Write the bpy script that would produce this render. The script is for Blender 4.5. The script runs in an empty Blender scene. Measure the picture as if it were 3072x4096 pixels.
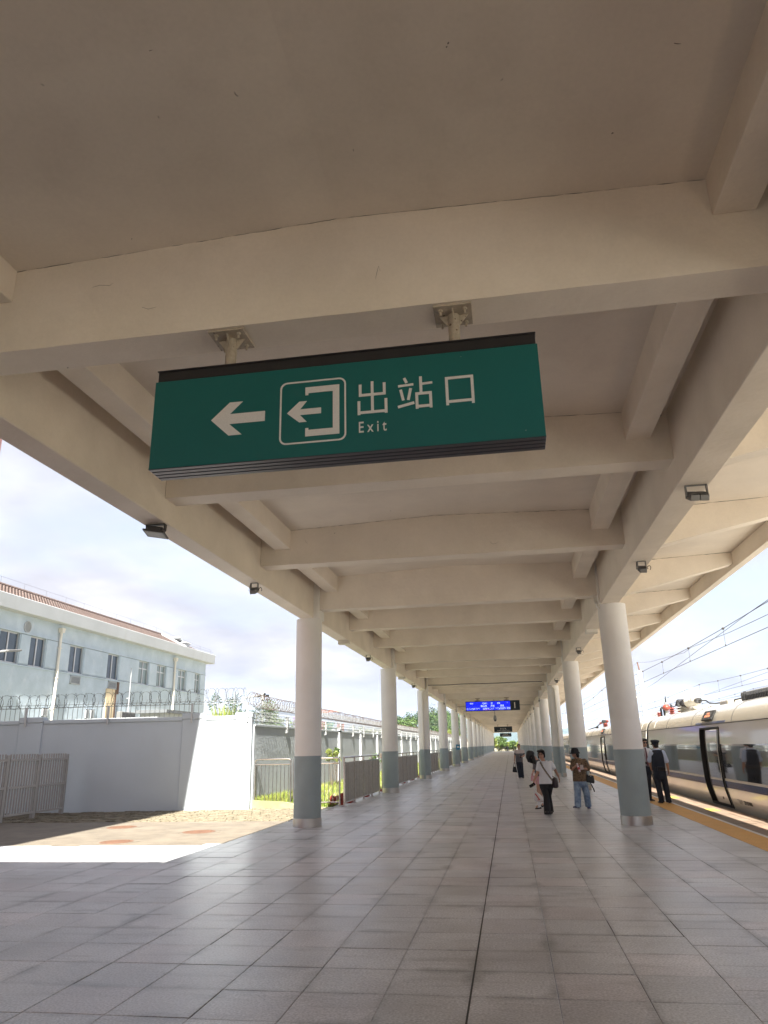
import bpy, bmesh, math, random
from mathutils import Vector, Matrix
random.seed(7)
SC = bpy.context.scene
COL = SC.collection

# ---------------------------------------------------------------- camera
CAM_H = 1.68
def make_camera():
    pi_, ya, ro = math.radians(17.963), math.radians(8.993), math.radians(-1.294)
    fw = Vector((-math.sin(ya)*math.cos(pi_), math.cos(ya)*math.cos(pi_), math.sin(pi_)))
    rt = Vector((math.cos(ya), math.sin(ya), 0)); up = rt.cross(fw)
    r2 = math.cos(ro)*rt + math.sin(ro)*up
    u2 = -math.sin(ro)*rt + math.cos(ro)*up
    cd = bpy.data.cameras.new('camera'); co = bpy.data.objects.new('camera', cd)
    COL.objects.link(co)
    m = Matrix((r2, u2, -fw)).transposed().to_4x4(); m.translation = (0, 0, CAM_H)
    co.matrix_world = m
    cd.sensor_fit = 'VERTICAL'; cd.sensor_height = 36.0; cd.sensor_width = 27.0
    cd.lens = 2904.77/4096*36.0
    cd.clip_start = 0.05; cd.clip_end = 20000
    SC.camera = co
make_camera()

# ---------------------------------------------------------------- light
TO_SUN = Vector((0.125, -0.85, 1.0)).normalized()
SUN_ELEV = math.asin(TO_SUN.z)
SUN_AZ = math.atan2(TO_SUN.x, TO_SUN.y)          # clockwise from +Y
SKY_STRENGTH = 0.055
SUN_STRENGTH = 5.0
EXPOSURE = 2.3
def make_world():
    w = bpy.data.worlds.new('World'); SC.world = w; w.use_nodes = True
    nt = w.node_tree; nt.nodes.clear(); N = nt.nodes.new; L = nt.links.new
    out = N('ShaderNodeOutputWorld'); bg = N('ShaderNodeBackground'); bg.inputs['Strength'].default_value = SKY_STRENGTH
    sky = N('ShaderNodeTexSky'); sky.sky_type = 'NISHITA'; sky.sun_disc = False
    sky.sun_elevation = SUN_ELEV; sky.sun_rotation = SUN_AZ
    sky.air_density = 1.0; sky.dust_density = 1.2; sky.ozone_density = 1.5
    tc = N('ShaderNodeTexCoord'); sep = N('ShaderNodeSeparateXYZ'); L(tc.outputs['Generated'], sep.inputs[0])
    # cloud layer: view direction projected on a plane overhead
    zz = N('ShaderNodeMath'); zz.operation = 'MAXIMUM'; zz.inputs[1].default_value = 0.0; L(sep.outputs['Z'], zz.inputs[0])
    za = N('ShaderNodeMath'); za.operation = 'ADD'; za.inputs[1].default_value = 0.22; L(zz.outputs[0], za.inputs[0])
    dv = N('ShaderNodeVectorMath'); dv.operation = 'DIVIDE'
    cb = N('ShaderNodeCombineXYZ')
    for i in range(3): L(za.outputs[0], cb.inputs[i])
    L(tc.outputs['Generated'], dv.inputs[0]); L(cb.outputs[0], dv.inputs[1])
    mp = N('ShaderNodeMapping'); mp.inputs['Location'].default_value = (3.1, 7.7, 0); mp.inputs['Scale'].default_value = (1.0, 1.0, 0.25)
    L(dv.outputs[0], mp.inputs['Vector'])
    n1 = N('ShaderNodeTexNoise'); n1.inputs['Scale'].default_value = 1.15; n1.inputs['Detail'].default_value = 9; n1.inputs['Roughness'].default_value = 0.55
    n1.inputs['Distortion'].default_value = 0.25
    L(mp.outputs[0], n1.inputs['Vector'])
    cov = N('ShaderNodeMapRange'); cov.inputs['From Min'].default_value = 0.33; cov.inputs['From Max'].default_value = 0.56
    L(n1.outputs['Fac'], cov.inputs['Value'])
    n2 = N('ShaderNodeTexNoise'); n2.inputs['Scale'].default_value = 2.6; n2.inputs['Detail'].default_value = 7; n2.inputs['Roughness'].default_value = 0.5
    L(mp.outputs[0], n2.inputs['Vector'])
    cr = N('ShaderNodeValToRGB')
    cr.color_ramp.elements[0].position = 0.34; cr.color_ramp.elements[0].color = (2.55, 2.50, 2.78, 1)
    cr.color_ramp.elements[1].position = 0.64; cr.color_ramp.elements[1].color = (4.0, 3.92, 4.06, 1)
    e = cr.color_ramp.elements.new(0.5); e.color = (3.17, 3.10, 3.32, 1)
    L(n2.outputs['Fac'], cr.inputs['Fac'])
    # clear parts are veiled as well: a mix of blue sky and thin white
    veil = N('ShaderNodeMix'); veil.data_type = 'RGBA'; veil.inputs['Factor'].default_value = 0.55
    veil.inputs['B'].default_value = (3.5, 3.4, 3.75, 1)
    L(sky.outputs['Color'], veil.inputs['A'])
    mix = N('ShaderNodeMix'); mix.data_type = 'RGBA'
    L(cov.outputs['Result'], mix.inputs['Factor']); L(veil.outputs['Result'], mix.inputs['A']); L(cr.outputs['Color'], mix.inputs['B'])
    L(mix.outputs['Result'], bg.inputs['Color']); L(bg.outputs[0], out.inputs['Surface'])
make_world()
sd = bpy.data.lights.new('sun', 'SUN'); so = bpy.data.objects.new('sun', sd); COL.objects.link(so)
sd.energy = SUN_STRENGTH; sd.angle = math.radians(0.53); sd.color = (1.0, 0.95, 0.86)
so.rotation_euler = (-TO_SUN).to_track_quat('-Z', 'Y').to_euler(); so.location = (0, -30, 60)
SC.view_settings.view_transform = 'Standard'; SC.view_settings.look = 'None'
SC.view_settings.exposure = EXPOSURE; SC.view_settings.gamma = 1.0; SC.view_settings.use_curve_mapping = False
SC.cycles.max_bounces = 10; SC.cycles.diffuse_bounces = 8; SC.cycles.glossy_bounces = 4
SC.cycles.transmission_bounces = 6; SC.cycles.transparent_max_bounces = 8
SC.cycles.use_denoising = True
SC.cycles.caustics_reflective = True; SC.cycles.blur_glossy = 1.0; SC.cycles.sample_clamp_indirect = 8.0; SC.cycles.caustics_refractive = False

# ---------------------------------------------------------------- mesh helpers
def rotz(a):
    return Matrix.Rotation(a, 3, 'Z')
class MB:
    """collects verts / faces; build() links them as one mesh object"""
    def __init__(s): s.v = []; s.f = []; s.mi = []; s.cur = 0; s.sm = []
    def add(s, vs, fs, smooth=False):
        o = len(s.v); s.v.extend([tuple(v) for v in vs])
        for f in fs: s.f.append([i+o for i in f]); s.mi.append(s.cur); s.sm.append(smooth)
    def box(s, x0, x1, y0, y1, z0, z1):
        vs = [(x0,y0,z0),(x1,y0,z0),(x1,y1,z0),(x0,y1,z0),(x0,y0,z1),(x1,y0,z1),(x1,y1,z1),(x0,y1,z1)]
        s.add(vs, [(0,3,2,1),(4,5,6,7),(0,1,5,4),(1,2,6,5),(2,3,7,6),(3,0,4,7)])
        return s
    def obox(s, c, ax, ay, az, hx, hy, hz):
        c = Vector(c); ax, ay, az = Vector(ax).normalized(), Vector(ay).normalized(), Vector(az).normalized()
        vs = []
        for k in (-1, 1):
            for (i, j) in ((-1,-1),(1,-1),(1,1),(-1,1)):
                vs.append(c+ax*hx*i+ay*hy*j+az*hz*k)
        s.add(vs, [(0,3,2,1),(4,5,6,7),(0,1,5,4),(1,2,6,5),(2,3,7,6),(3,0,4,7)])
        return s
    def bar(s, p0, p1, w, h, upv=(0,0,1)):
        p0, p1 = Vector(p0), Vector(p1); d = (p1-p0); L_ = d.length; d.normalize(); u = Vector(upv)
        side = d.cross(u)
        if side.length < 1e-5: side = d.cross(Vector((1,0,0)))
        side.normalize(); u = side.cross(d)
        return s.obox((p0+p1)/2, side, d, u, w/2, L_/2, h/2)
    def cone(s, p0, p1, r0, r1, n=12, caps=True, smooth=True):
        p0, p1 = Vector(p0), Vector(p1); d = (p1-p0).normalized()
        a = d.cross(Vector((0,0,1)))
        if a.length < 1e-4: a = Vector((1,0,0))
        a.normalize(); b = d.cross(a)
        vs = []
        for (p, r) in ((p0, r0), (p1, r1)):
            for i in range(n):
                t = 2*math.pi*i/n; vs.append(p + a*r*math.cos(t) + b*r*math.sin(t))
        s.add(vs, [(i, i+n, (i+1)%n+n, (i+1)%n) for i in range(n)], smooth)
        if caps: s.add(vs[:n], [tuple(range(n))]); s.add(vs[n:], [tuple(reversed(range(n)))])
        return s
    def cyl(s, p0, p1, r, n=12, caps=True): return s.cone(p0, p1, r, r, n, caps)
    def tube(s, pts, r, n=6, closed=False, caps=True):
        pts = [Vector(p) for p in pts]; m = len(pts); vs = []; prev = None
        for i, p in enumerate(pts):
            if closed: d = pts[(i+1) % m]-pts[(i-1) % m]
            else: d = pts[min(i+1, m-1)]-pts[max(i-1, 0)]
            d.normalize()
            if prev is None:
                a = d.cross(Vector((0,0,1)))
                if a.length < 1e-3: a = d.cross(Vector((1,0,0)))
            else: a = prev-d*prev.dot(d)
            a.normalize(); prev = a; b = d.cross(a)
            rr = r[i] if isinstance(r, (list, tuple)) else r
            for k in range(n):
                t = 2*math.pi*k/n; vs.append(p+a*rr*math.cos(t)+b*rr*math.sin(t))
        fs = []
        for i in range(m if closed else m-1):
            j = (i+1) % m
            for k in range(n): fs.append((i*n+k, i*n+(k+1)%n, j*n+(k+1)%n, j*n+k))
        s.add(vs, fs, True)
        if caps and not closed: s.add(vs[:n], [tuple(reversed(range(n)))]); s.add(vs[-n:], [tuple(range(n))])
        return s
    def lathe(s, prof, c=(0,0,0), n=24, axis='Z', smooth=True):
        vs = []; m = len(prof)
        for (r, h) in prof:
            for i in range(n):
                t = 2*math.pi*i/n; x, y = r*math.cos(t), r*math.sin(t)
                if axis == 'Z': p = (x, y, h)
                elif axis == 'Y': p = (x, h, y)
                else: p = (h, x, y)
                vs.append((p[0]+c[0], p[1]+c[1], p[2]+c[2]))
        fs = []
        for j in range(m-1):
            for i in range(n): fs.append((j*n+i, j*n+(i+1)%n, (j+1)*n+(i+1)%n, (j+1)*n+i))
        s.add(vs, fs, smooth)
        s.add(vs[:n], [tuple(reversed(range(n)))]); s.add(vs[-n:], [tuple(range(n))])
        return s
    def prism(s, poly, h0, h1, plane='XZ', smooth=False):
        """2d polygon extruded: plane XZ -> along Y, XY -> along Z, YZ -> along X"""
        n = len(poly); vs = []
        for h in (h0, h1):
            for (a, b) in poly:
                vs.append({'XZ': (a, h, b), 'XY': (a, b, h), 'YZ': (h, a, b)}[plane])
        s.add(vs, [(i, (i+1)%n, (i+1)%n+n, i+n) for i in range(n)], smooth)
        s.add(vs[:n], [tuple(reversed(range(n)))]); s.add(vs[n:], [tuple(range(n))])
        return s
    def ell(s, c, r, n=14, m=9, rot=None):
        c = Vector(c); vs = []
        for j in range(m+1):
            ph = math.pi*j/m
            for i in range(n):
                t = 2*math.pi*i/n
                p = Vector((r[0]*math.sin(ph)*math.cos(t), r[1]*math.sin(ph)*math.sin(t), r[2]*math.cos(ph)))
                if rot is not None: p = rot @ p
                vs.append(c+p)
        fs = []
        for j in range(m):
            for i in range(n): fs.append((j*n+i, (j+1)*n+i, (j+1)*n+(i+1)%n, j*n+(i+1)%n))
        s.add(vs, fs, True); return s
    def capsule(s, p0, p1, r0, r1, n=10):
        p0, p1 = Vector(p0), Vector(p1); d = (p1-p0)
        if d.length < 1e-5: return s.ell(p0, (r0,)*3)
        d.normalize(); a = d.cross(Vector((0,0,1)))
        if a.length < 1e-3: a = Vector((1,0,0))
        a.normalize(); b = d.cross(a); rings = []
        for k in range(5):
            t = -math.pi/2+math.pi/2*k/4; rings.append((p0+d*r0*math.sin(t), max(r0*math.cos(t), 1e-4)))
        for k in range(5):
            t = math.pi/2*k/4; rings.append((p1+d*r1*math.sin(t), max(r1*math.cos(t), 1e-4)))
        vs = []
        for (p, r) in rings:
            for i in range(n):
                t = 2*math.pi*i/n; vs.append(p+a*r*math.cos(t)+b*r*math.sin(t))
        fs = []
        for j in range(len(rings)-1):
            for i in range(n): fs.append((j*n+i, (j+1)*n+i, (j+1)*n+(i+1)%n, j*n+(i+1)%n))
        s.add(vs, fs, True); s.add(vs[:n], [tuple(range(n))]); s.add(vs[-n:], [tuple(reversed(range(n)))])
        return s
    def loft(s, rings, n=22, power=2.4):
        """rings: (centre, side vector, front vector, a, b) superellipses"""
        vs = []
        for (c, sv, fv, a, b) in rings:
            c, sv, fv = Vector(c), Vector(sv), Vector(fv)
            for i in range(n):
                t = 2*math.pi*i/n; ct, st = math.cos(t), math.sin(t)
                x = a*math.copysign(abs(ct)**(2/power), ct); y = b*math.copysign(abs(st)**(2/power), st)
                vs.append(c+sv*x+fv*y)
        fs = []
        for j in range(len(rings)-1):
            for i in range(n): fs.append((j*n+i, j*n+(i+1)%n, (j+1)*n+(i+1)%n, (j+1)*n+i))
        s.add(vs, fs, True); s.add(vs[:n], [tuple(reversed(range(n)))]); s.add(vs[-n:], [tuple(range(n))])
        return s
    def mesh(s, name, mats):
        me = bpy.data.meshes.new(name); me.from_pydata(s.v, [], s.f)
        for m in (mats if isinstance(mats, (list, tuple)) else [mats]): me.materials.append(m)
        me.polygons.foreach_set('material_index', s.mi); me.polygons.foreach_set('use_smooth', s.sm)
        if any(s.sm) and hasattr(me, 'set_sharp_from_angle'): me.set_sharp_from_angle(angle=0.62)
        me.update(); return me
    def build(s, name, mats, parent=None, bevel=0, seg=1):
        o = link(name, s.mesh(name, mats), parent)
        if bevel:
            b = o.modifiers.new('bevel', 'BEVEL'); b.width = bevel; b.segments = seg; b.limit_method = 'ANGLE'; b.angle_limit = 0.6
        return o
def link(name, me, parent=None):
    o = bpy.data.objects.new(name, me); COL.objects.link(o)
    if parent is not None: o.parent = parent
    return o
def tag(o, label=None, cat=None, group=None, kind=None):
    if label: o['label'] = label
    if cat: o['category'] = cat
    if group: o['group'] = group
    if kind: o['kind'] = kind
    return o
def thing(name, label, cat, loc=(0,0,0), group=None, rz=0):
    o = bpy.data.objects.new(name, None); COL.objects.link(o); o.location = loc; o.rotation_euler = (0,0,rz)
    o.empty_display_size = 0.2
    return tag(o, label, cat, group, 'thing')
def child(o, par):
    """parent an object whose mesh is in world coordinates to an unrotated empty"""
    o.parent = par; o.matrix_parent_inverse = Matrix.Translation(-Vector(par.location)); return o
def part(name, mb, mats, par, bevel=0, label=None, kind=None, seg=1):
    o = mb.build(name, mats, None, bevel, seg)
    child(o, par) if par.type == 'EMPTY' else setattr(o, 'parent', par)
    if label: o['label'] = label
    if kind: o['kind'] = kind
    return o
def sub(name, mb, mats, par, bevel=0, kind=None):
    """sub-part: parent is a part in the same local space"""
    o = mb.build(name, mats, None, bevel); o.parent = par
    if kind: o['kind'] = kind
    return o
def dup(root, loc, label=None, group=None, rz=None):
    r = root.copy(); COL.objects.link(r); r.location = loc
    if rz is not None: r.rotation_euler = (0,0,rz)
    if label: r['label'] = label
    if group: r['group'] = group
    for ch in list(root.children):
        c = ch.copy(); COL.objects.link(c); c.parent = r
        for g in ch.children:
            d = g.copy(); COL.objects.link(d); d.parent = c
    return r
_dg = None
def text_mb(body, size, thick=0.0, align='CENTER', bold=0.0):
    c = bpy.data.curves.new('txt', 'FONT'); c.body = body; c.size = size; c.align_x = align; c.align_y = 'CENTER'
    c.extrude = thick/2; c.offset = bold; c.resolution_u = 3
    o = bpy.data.objects.new('txt', c); COL.objects.link(o)
    dg = bpy.context.evaluated_depsgraph_get(); dg.update()
    me = o.evaluated_get(dg).to_mesh()
    vs = [v.co.copy() for v in me.vertices]; fs = [tuple(p.vertices) for p in me.polygons]
    o.evaluated_get(dg).to_mesh_clear()
    bpy.data.objects.remove(o); bpy.data.curves.remove(c)
    return vs, fs
def add_text(mb, body, size, org, ux=(1,0,0), uy=(0,0,1), align='CENTER', thick=0.003, bold=0.0, fit=None, fith=None):
    """lay text in the plane through org spanned by ux, uy"""
    vs, fs = text_mb(body, size, thick, align, bold)
    if not vs: return mb
    x0 = min(v.x for v in vs); x1 = max(v.x for v in vs); y0 = min(v.y for v in vs); y1 = max(v.y for v in vs)
    sx = fit/(x1-x0) if fit else 1; sy = fith/(y1-y0) if fith else sx
    ux, uy = Vector(ux), Vector(uy); n = ux.cross(uy); org = Vector(org)
    xc = {'CENTER': (x0+x1)/2, 'LEFT': x0, 'RIGHT': x1}[align]; yc = (y0+y1)/2
    mb.add([org+ux*(v.x-xc)*sx+uy*(v.y-yc)*sy+n*v.z for v in vs], fs); return mb
def remesh(mb, name, mats, voxel, smooth=6, parent=None, factor=0.5):
    """weld overlapping volumes into one continuous surface"""
    me = mb.mesh(name+'_src', mats); o = bpy.data.objects.new(name+'_src', me); COL.objects.link(o)
    r = o.modifiers.new('r', 'REMESH'); r.mode = 'VOXEL'; r.voxel_size = voxel; r.use_smooth_shade = True
    if smooth:
        sm = o.modifiers.new('s', 'SMOOTH'); sm.iterations = smooth; sm.factor = factor
    dg = bpy.context.evaluated_depsgraph_get(); dg.update()
    out = bpy.data.meshes.new_from_object(o.evaluated_get(dg))
    bpy.data.objects.remove(o); bpy.data.meshes.remove(me)
    out.name = name; out.materials.clear()
    for m in (mats if isinstance(mats, (list, tuple)) else [mats]): out.materials.append(m)
    for p in out.polygons: p.use_smooth = True
    ob = link(name, out, None)
    if parent is not None: child(ob, parent)
    return ob
# ---------------------------------------------------------------- materials
def mat(name, col, rough=0.6, metal=0.0, var=0.06, vs=1.5, fine=0.04, fs=60.0, bump=0.05, bs=90.0, bd=0.01,
        tint=None, spots=None, spotcol=(0.03,0.028,0.025), spotscale=6.0, streak=None, streakcol=None, streakscale=(1,1,1),
        emit=None, estr=0.0, alpha=1.0, spec=0.5, coat=0.0, coord='POS', trans=0.0, ior=1.45, rvar=0.0, sheen=0.0):
    m = bpy.data.materials.new(name); m.use_nodes = True; nt = m.node_tree; N = nt.nodes.new; L = nt.links.new
    b = nt.nodes['Principled BSDF']
    b.inputs['Roughness'].default_value = rough; b.inputs['Metallic'].default_value = metal
    b.inputs['Specular IOR Level'].default_value = spec; b.inputs['IOR'].default_value = ior
    b.inputs['Coat Weight'].default_value = coat; b.inputs['Coat Roughness'].default_value = 0.05
    b.inputs['Transmission Weight'].default_value = trans
    if sheen: b.inputs['Sheen Weight'].default_value = sheen
    if coord == 'POS':
        g = N('ShaderNodeNewGeometry'); pos = g.outputs['Position']
    else:
        g = N('ShaderNodeTexCoord'); pos = g.outputs['Object']
    n1 = N('ShaderNodeTexNoise'); n1.inputs['Scale'].default_value = vs; n1.inputs['Detail'].default_value = 6; L(pos, n1.inputs['Vector'])
    n2 = N('ShaderNodeTexNoise'); n2.inputs['Scale'].default_value = fs; n2.inputs['Detail'].default_value = 3; L(pos, n2.inputs['Vector'])
    mr1 = N('ShaderNodeMapRange'); mr1.inputs['From Min'].default_value = .3; mr1.inputs['From Max'].default_value = .7
    mr1.inputs['To Min'].default_value = 1-var; mr1.inputs['To Max'].default_value = 1+var; L(n1.outputs['Fac'], mr1.inputs['Value'])
    mr2 = N('ShaderNodeMapRange'); mr2.inputs['From Min'].default_value = .3; mr2.inputs['From Max'].default_value = .7
    mr2.inputs['To Min'].default_value = 1-fine; mr2.inputs['To Max'].default_value = 1+fine; L(n2.outputs['Fac'], mr2.inputs['Value'])
    mu = N('ShaderNodeMath'); mu.operation = 'MULTIPLY'; L(mr1.outputs[0], mu.inputs[0]); L(mr2.outputs[0], mu.inputs[1])
    base = N('ShaderNodeRGB'); base.outputs[0].default_value = (*col, 1); cur = base.outputs[0]
    if tint:
        mx = N('ShaderNodeMix'); mx.data_type = 'RGBA'; mx.inputs['B'].default_value = (*tint, 1)
        n3 = N('ShaderNodeTexNoise'); n3.inputs['Scale'].default_value = vs*1.7; n3.inputs['Detail'].default_value = 8; n3.inputs['Roughness'].default_value = .6
        L(pos, n3.inputs['Vector'])
        r3 = N('ShaderNodeMapRange'); r3.inputs['From Min'].default_value = .42; r3.inputs['From Max'].default_value = .62; L(n3.outputs['Fac'], r3.inputs['Value'])
        L(r3.outputs[0], mx.inputs['Factor']); L(cur, mx.inputs['A']); cur = mx.outputs['Result']
    if streak:
        mp = N('ShaderNodeMapping'); mp.inputs['Scale'].default_value = streakscale; L(pos, mp.inputs['Vector'])
        n4 = N('ShaderNodeTexNoise'); n4.inputs['Scale'].default_value = 1.0; n4.inputs['Detail'].default_value = 7; n4.inputs['Roughness'].default_value = .65; L(mp.outputs[0], n4.inputs['Vector'])
        r4 = N('ShaderNodeMapRange'); r4.inputs['From Min'].default_value = .55; r4.inputs['From Max'].default_value = .78; r4.inputs['To Max'].default_value = streak
        L(n4.outputs['Fac'], r4.inputs['Value'])
        mx = N('ShaderNodeMix'); mx.data_type = 'RGBA'; mx.inputs['B'].default_value = (*(streakcol or spotcol), 1)
        L(r4.outputs[0], mx.inputs['Factor']); L(cur, mx.inputs['A']); cur = mx.outputs['Result']
    if spots:
        vo = N('ShaderNodeTexVoronoi'); vo.inputs['Scale'].default_value = spotscale; vo.inputs['Randomness'].default_value = 1.0
        nd = N('ShaderNodeTexNoise'); nd.inputs['Scale'].default_value = spotscale*9; L(pos, nd.inputs['Vector'])
        va = N('ShaderNodeVectorMath'); va.operation = 'MULTIPLY_ADD'; va.inputs[1].default_value = (.05/spotscale*3,)*3
        L(nd.outputs['Color'], va.inputs[0]); L(pos, va.inputs[2]); L(va.outputs[0], vo.inputs['Vector'])
        # only some cells carry a mark, each of its own size
        sz = N('ShaderNodeSeparateColor'); L(vo.outputs['Color'], sz.inputs[0])
        th = N('ShaderNodeMapRange'); th.inputs['From Min'].default_value = .35; th.inputs['From Max'].default_value = 1.0; th.inputs['To Min'].default_value = 0.0; th.inputs['To Max'].default_value = spots
        L(sz.outputs[0], th.inputs['Value'])
        lt = N('ShaderNodeMath'); lt.operation = 'LESS_THAN'; L(vo.outputs['Distance'], lt.inputs[0]); L(th.outputs[0], lt.inputs[1])
        ms = N('ShaderNodeMath'); ms.operation = 'MULTIPLY'; ms.inputs[1].default_value = .85; L(lt.outputs[0], ms.inputs[0])
        mx = N('ShaderNodeMix'); mx.data_type = 'RGBA'; mx.inputs['B'].default_value = (*spotcol, 1)
        L(ms.outputs[0], mx.inputs['Factor']); L(cur, mx.inputs['A']); cur = mx.outputs['Result']
    vm = N('ShaderNodeVectorMath'); vm.operation = 'SCALE'; L(cur, vm.inputs[0]); L(mu.outputs[0], vm.inputs['Scale'])
    L(vm.outputs[0], b.inputs['Base Color'])
    if rvar:
        rr = N('ShaderNodeMapRange'); rr.inputs['From Min'].default_value = .3; rr.inputs['From Max'].default_value = .7
        rr.inputs['To Min'].default_value = max(rough-rvar, .02); rr.inputs['To Max'].default_value = min(rough+rvar, 1); L(n1.outputs['Fac'], rr.inputs['Value']); L(rr.outputs[0], b.inputs['Roughness'])
    if bump:
        bn = N('ShaderNodeTexNoise'); bn.inputs['Scale'].default_value = bs; bn.inputs['Detail'].default_value = 5; L(pos, bn.inputs['Vector'])
        bp = N('ShaderNodeBump'); bp.inputs['Strength'].default_value = bump; bp.inputs['Distance'].default_value = bd; L(bn.outputs['Fac'], bp.inputs['Height']); L(bp.outputs[0], b.inputs['Normal'])
    if emit:
        b.inputs['Emission Color'].default_value = (*emit, 1); b.inputs['Emission Strength'].default_value = estr
    return m
def cells(m, ox, oy, w, lo, hi, tints=None, grime=.55):
    """vary a floor material tile by tile (cell id from the world position)"""
    nt = m.node_tree; N = nt.nodes.new; L = nt.links.new; b = nt.nodes['Principled BSDF']
    src = b.inputs['Base Color'].links[0].from_socket
    g = N('ShaderNodeNewGeometry'); a = N('ShaderNodeVectorMath'); a.operation = 'SUBTRACT'; a.inputs[1].default_value = (ox, oy, -5); L(g.outputs['Position'], a.inputs[0])
    d = N('ShaderNodeVectorMath'); d.operation = 'DIVIDE'; d.inputs[1].default_value = (w, w, 100); L(a.outputs[0], d.inputs[0])
    f = N('ShaderNodeVectorMath'); f.operation = 'FLOOR'; L(d.outputs[0], f.inputs[0])
    wn = N('ShaderNodeTexWhiteNoise'); wn.noise_dimensions = '3D'; L(f.outputs[0], wn.inputs['Vector'])
    r = N('ShaderNodeMapRange'); r.inputs['To Min'].default_value = lo; r.inputs['To Max'].default_value = hi; L(wn.outputs['Value'], r.inputs['Value'])
    mx = N('ShaderNodeMix'); mx.data_type = 'RGBA'; mx.blend_type = 'MULTIPLY'; mx.inputs['Factor'].default_value = 1
    cr = N('ShaderNodeValToRGB'); sp = N('ShaderNodeSeparateColor'); L(wn.outputs['Color'], sp.inputs[0]); L(sp.outputs[1], cr.inputs['Fac'])
    t = tints or [(1,1,1),(1.06,.97,.96),(.97,1,1.02)]
    cr.color_ramp.elements[0].color = (*t[0],1); cr.color_ramp.elements[1].color = (*t[1],1); e = cr.color_ramp.elements.new(.6); e.color = (*t[2],1)
    L(src, mx.inputs['A']); L(cr.outputs[0], mx.inputs['B'])
    # grime gathers along the joints, in some places more than in others
    fr = N('ShaderNodeVectorMath'); fr.operation = 'FRACTION'; L(d.outputs[0], fr.inputs[0])
    sb = N('ShaderNodeVectorMath'); sb.operation = 'SUBTRACT'; sb.inputs[1].default_value = (.5,.5,.5); L(fr.outputs[0], sb.inputs[0])
    ab = N('ShaderNodeVectorMath'); ab.operation = 'ABSOLUTE'; L(sb.outputs[0], ab.inputs[0]); sp2 = N('ShaderNodeSeparateXYZ'); L(ab.outputs[0], sp2.inputs[0])
    mxm = N('ShaderNodeMath'); mxm.operation = 'MAXIMUM'; L(sp2.outputs['X'], mxm.inputs[0]); L(sp2.outputs['Y'], mxm.inputs[1])
    nz = N('ShaderNodeTexNoise'); nz.inputs['Scale'].default_value = 1.05; nz.inputs['Detail'].default_value = 8; nz.inputs['Roughness'].default_value = .65; L(g.outputs['Position'], nz.inputs['Vector'])
    ad = N('ShaderNodeMath'); ad.operation = 'MULTIPLY_ADD'; ad.inputs[1].default_value = .95; L(nz.outputs['Fac'], ad.inputs[0]); L(mxm.outputs[0], ad.inputs[2])
    er = N('ShaderNodeMapRange'); er.inputs['From Min'].default_value = .90; er.inputs['From Max'].default_value = 1.10; er.inputs['To Min'].default_value = 1.03; er.inputs['To Max'].default_value = grime; L(ad.outputs[0], er.inputs['Value'])
    ml = N('ShaderNodeMath'); ml.operation = 'MULTIPLY'; L(er.outputs[0], ml.inputs[0]); L(r.outputs[0], ml.inputs[1])
    vm = N('ShaderNodeVectorMath'); vm.operation = 'SCALE'; L(mx.outputs['Result'], vm.inputs[0]); L(ml.outputs[0], vm.inputs['Scale']); L(vm.outputs[0], b.inputs['Base Color'])
    return m

M = {}
M['plaster'] = mat('canopy_plaster', (.81,.74,.645), .75, var=.06, vs=.9, fine=.02, fs=35, bump=.25, bs=13, bd=.02, tint=(.765,.695,.60), spots=.024, spotscale=1.7, spotcol=(.10,.085,.07), rvar=.05)
M['plaster_slab'] = mat('canopy_slab_plaster', (.755,.69,.605), .8, var=.07, vs=.6, fine=.02, fs=30, bump=.08, bs=9, bd=.02, tint=(.71,.645,.565), spots=.026, spotscale=1.7, spotcol=(.07,.06,.05), streak=.22, streakcol=(.52,.465,.40), streakscale=(2.0,2.0,2.0))
M['grime'] = mat('grime', (.16,.13,.105), .9)
M['col_white'] = mat('column_white_paint', (.80,.785,.755), .6, var=.045, vs=1.6, fine=.015, bump=.12, bs=12, bd=.01, streak=.20, streakcol=(.62,.56,.49), streakscale=(3,3,.7))
M['col_grey'] = mat('column_grey_paint', (.31,.37,.385), .5, var=.07, vs=2, fine=.03, bump=.12, bs=12, bd=.01, streak=.35, streakcol=(.24,.27,.275), streakscale=(4,4,1.0), spots=.04, spotscale=5, spotcol=(.5,.5,.48))
M['col_patch'] = mat('fresh_white_paint', (.80,.785,.76), .55, var=.02, bump=.06, bs=20)
M['steel'] = mat('brushed_steel', (.56,.54,.52), .38, 1.0, var=.04, vs=3, fine=.03, fs=150, bump=.0)
M['steel_bar'] = mat('stainless_bar', (.36,.345,.325), .36, .85, var=.1, vs=9, fine=.1, bump=.0, streak=.9, streakcol=(.07,.065,.06), streakscale=(0,11,0))  # dark streaks along the row paint in the bars' differing reflections
M['steel_rail'] = mat('stainless_tube', (.60,.58,.56), .22, 1.0, var=.08, vs=5, fine=.05, bump=.02)
M['tile'] = mat('granite_paving', (.505,.510,.520), .345, var=.17, vs=.8, fine=.30, fs=55, bump=.09, bs=90, bd=.004, spec=.65, tint=(.445,.443,.452), streak=.8, streakcol=(.21,.207,.207), streakscale=(.95,4.6,1.0), rvar=.035)
cells(M['tile'], -0.40, 5.93, 0.61, .91, 1.08, [(1,1,1),(1.035,.985,.985),(.985,1,1.01)])
M['joint'] = mat('paving_joint', (.055,.052,.05), .9, bump=.1)
M['tactile'] = mat('yellow_tactile_paving', (.66,.37,.10), .55, var=.08, vs=3, fine=.06, bump=.05, streak=.35, streakcol=(.34,.22,.09), streakscale=(3,3,3))
M['white_line'] = mat('white_line_paint', (.66,.65,.63), .6, var=.1, vs=6, fine=.05)
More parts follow.
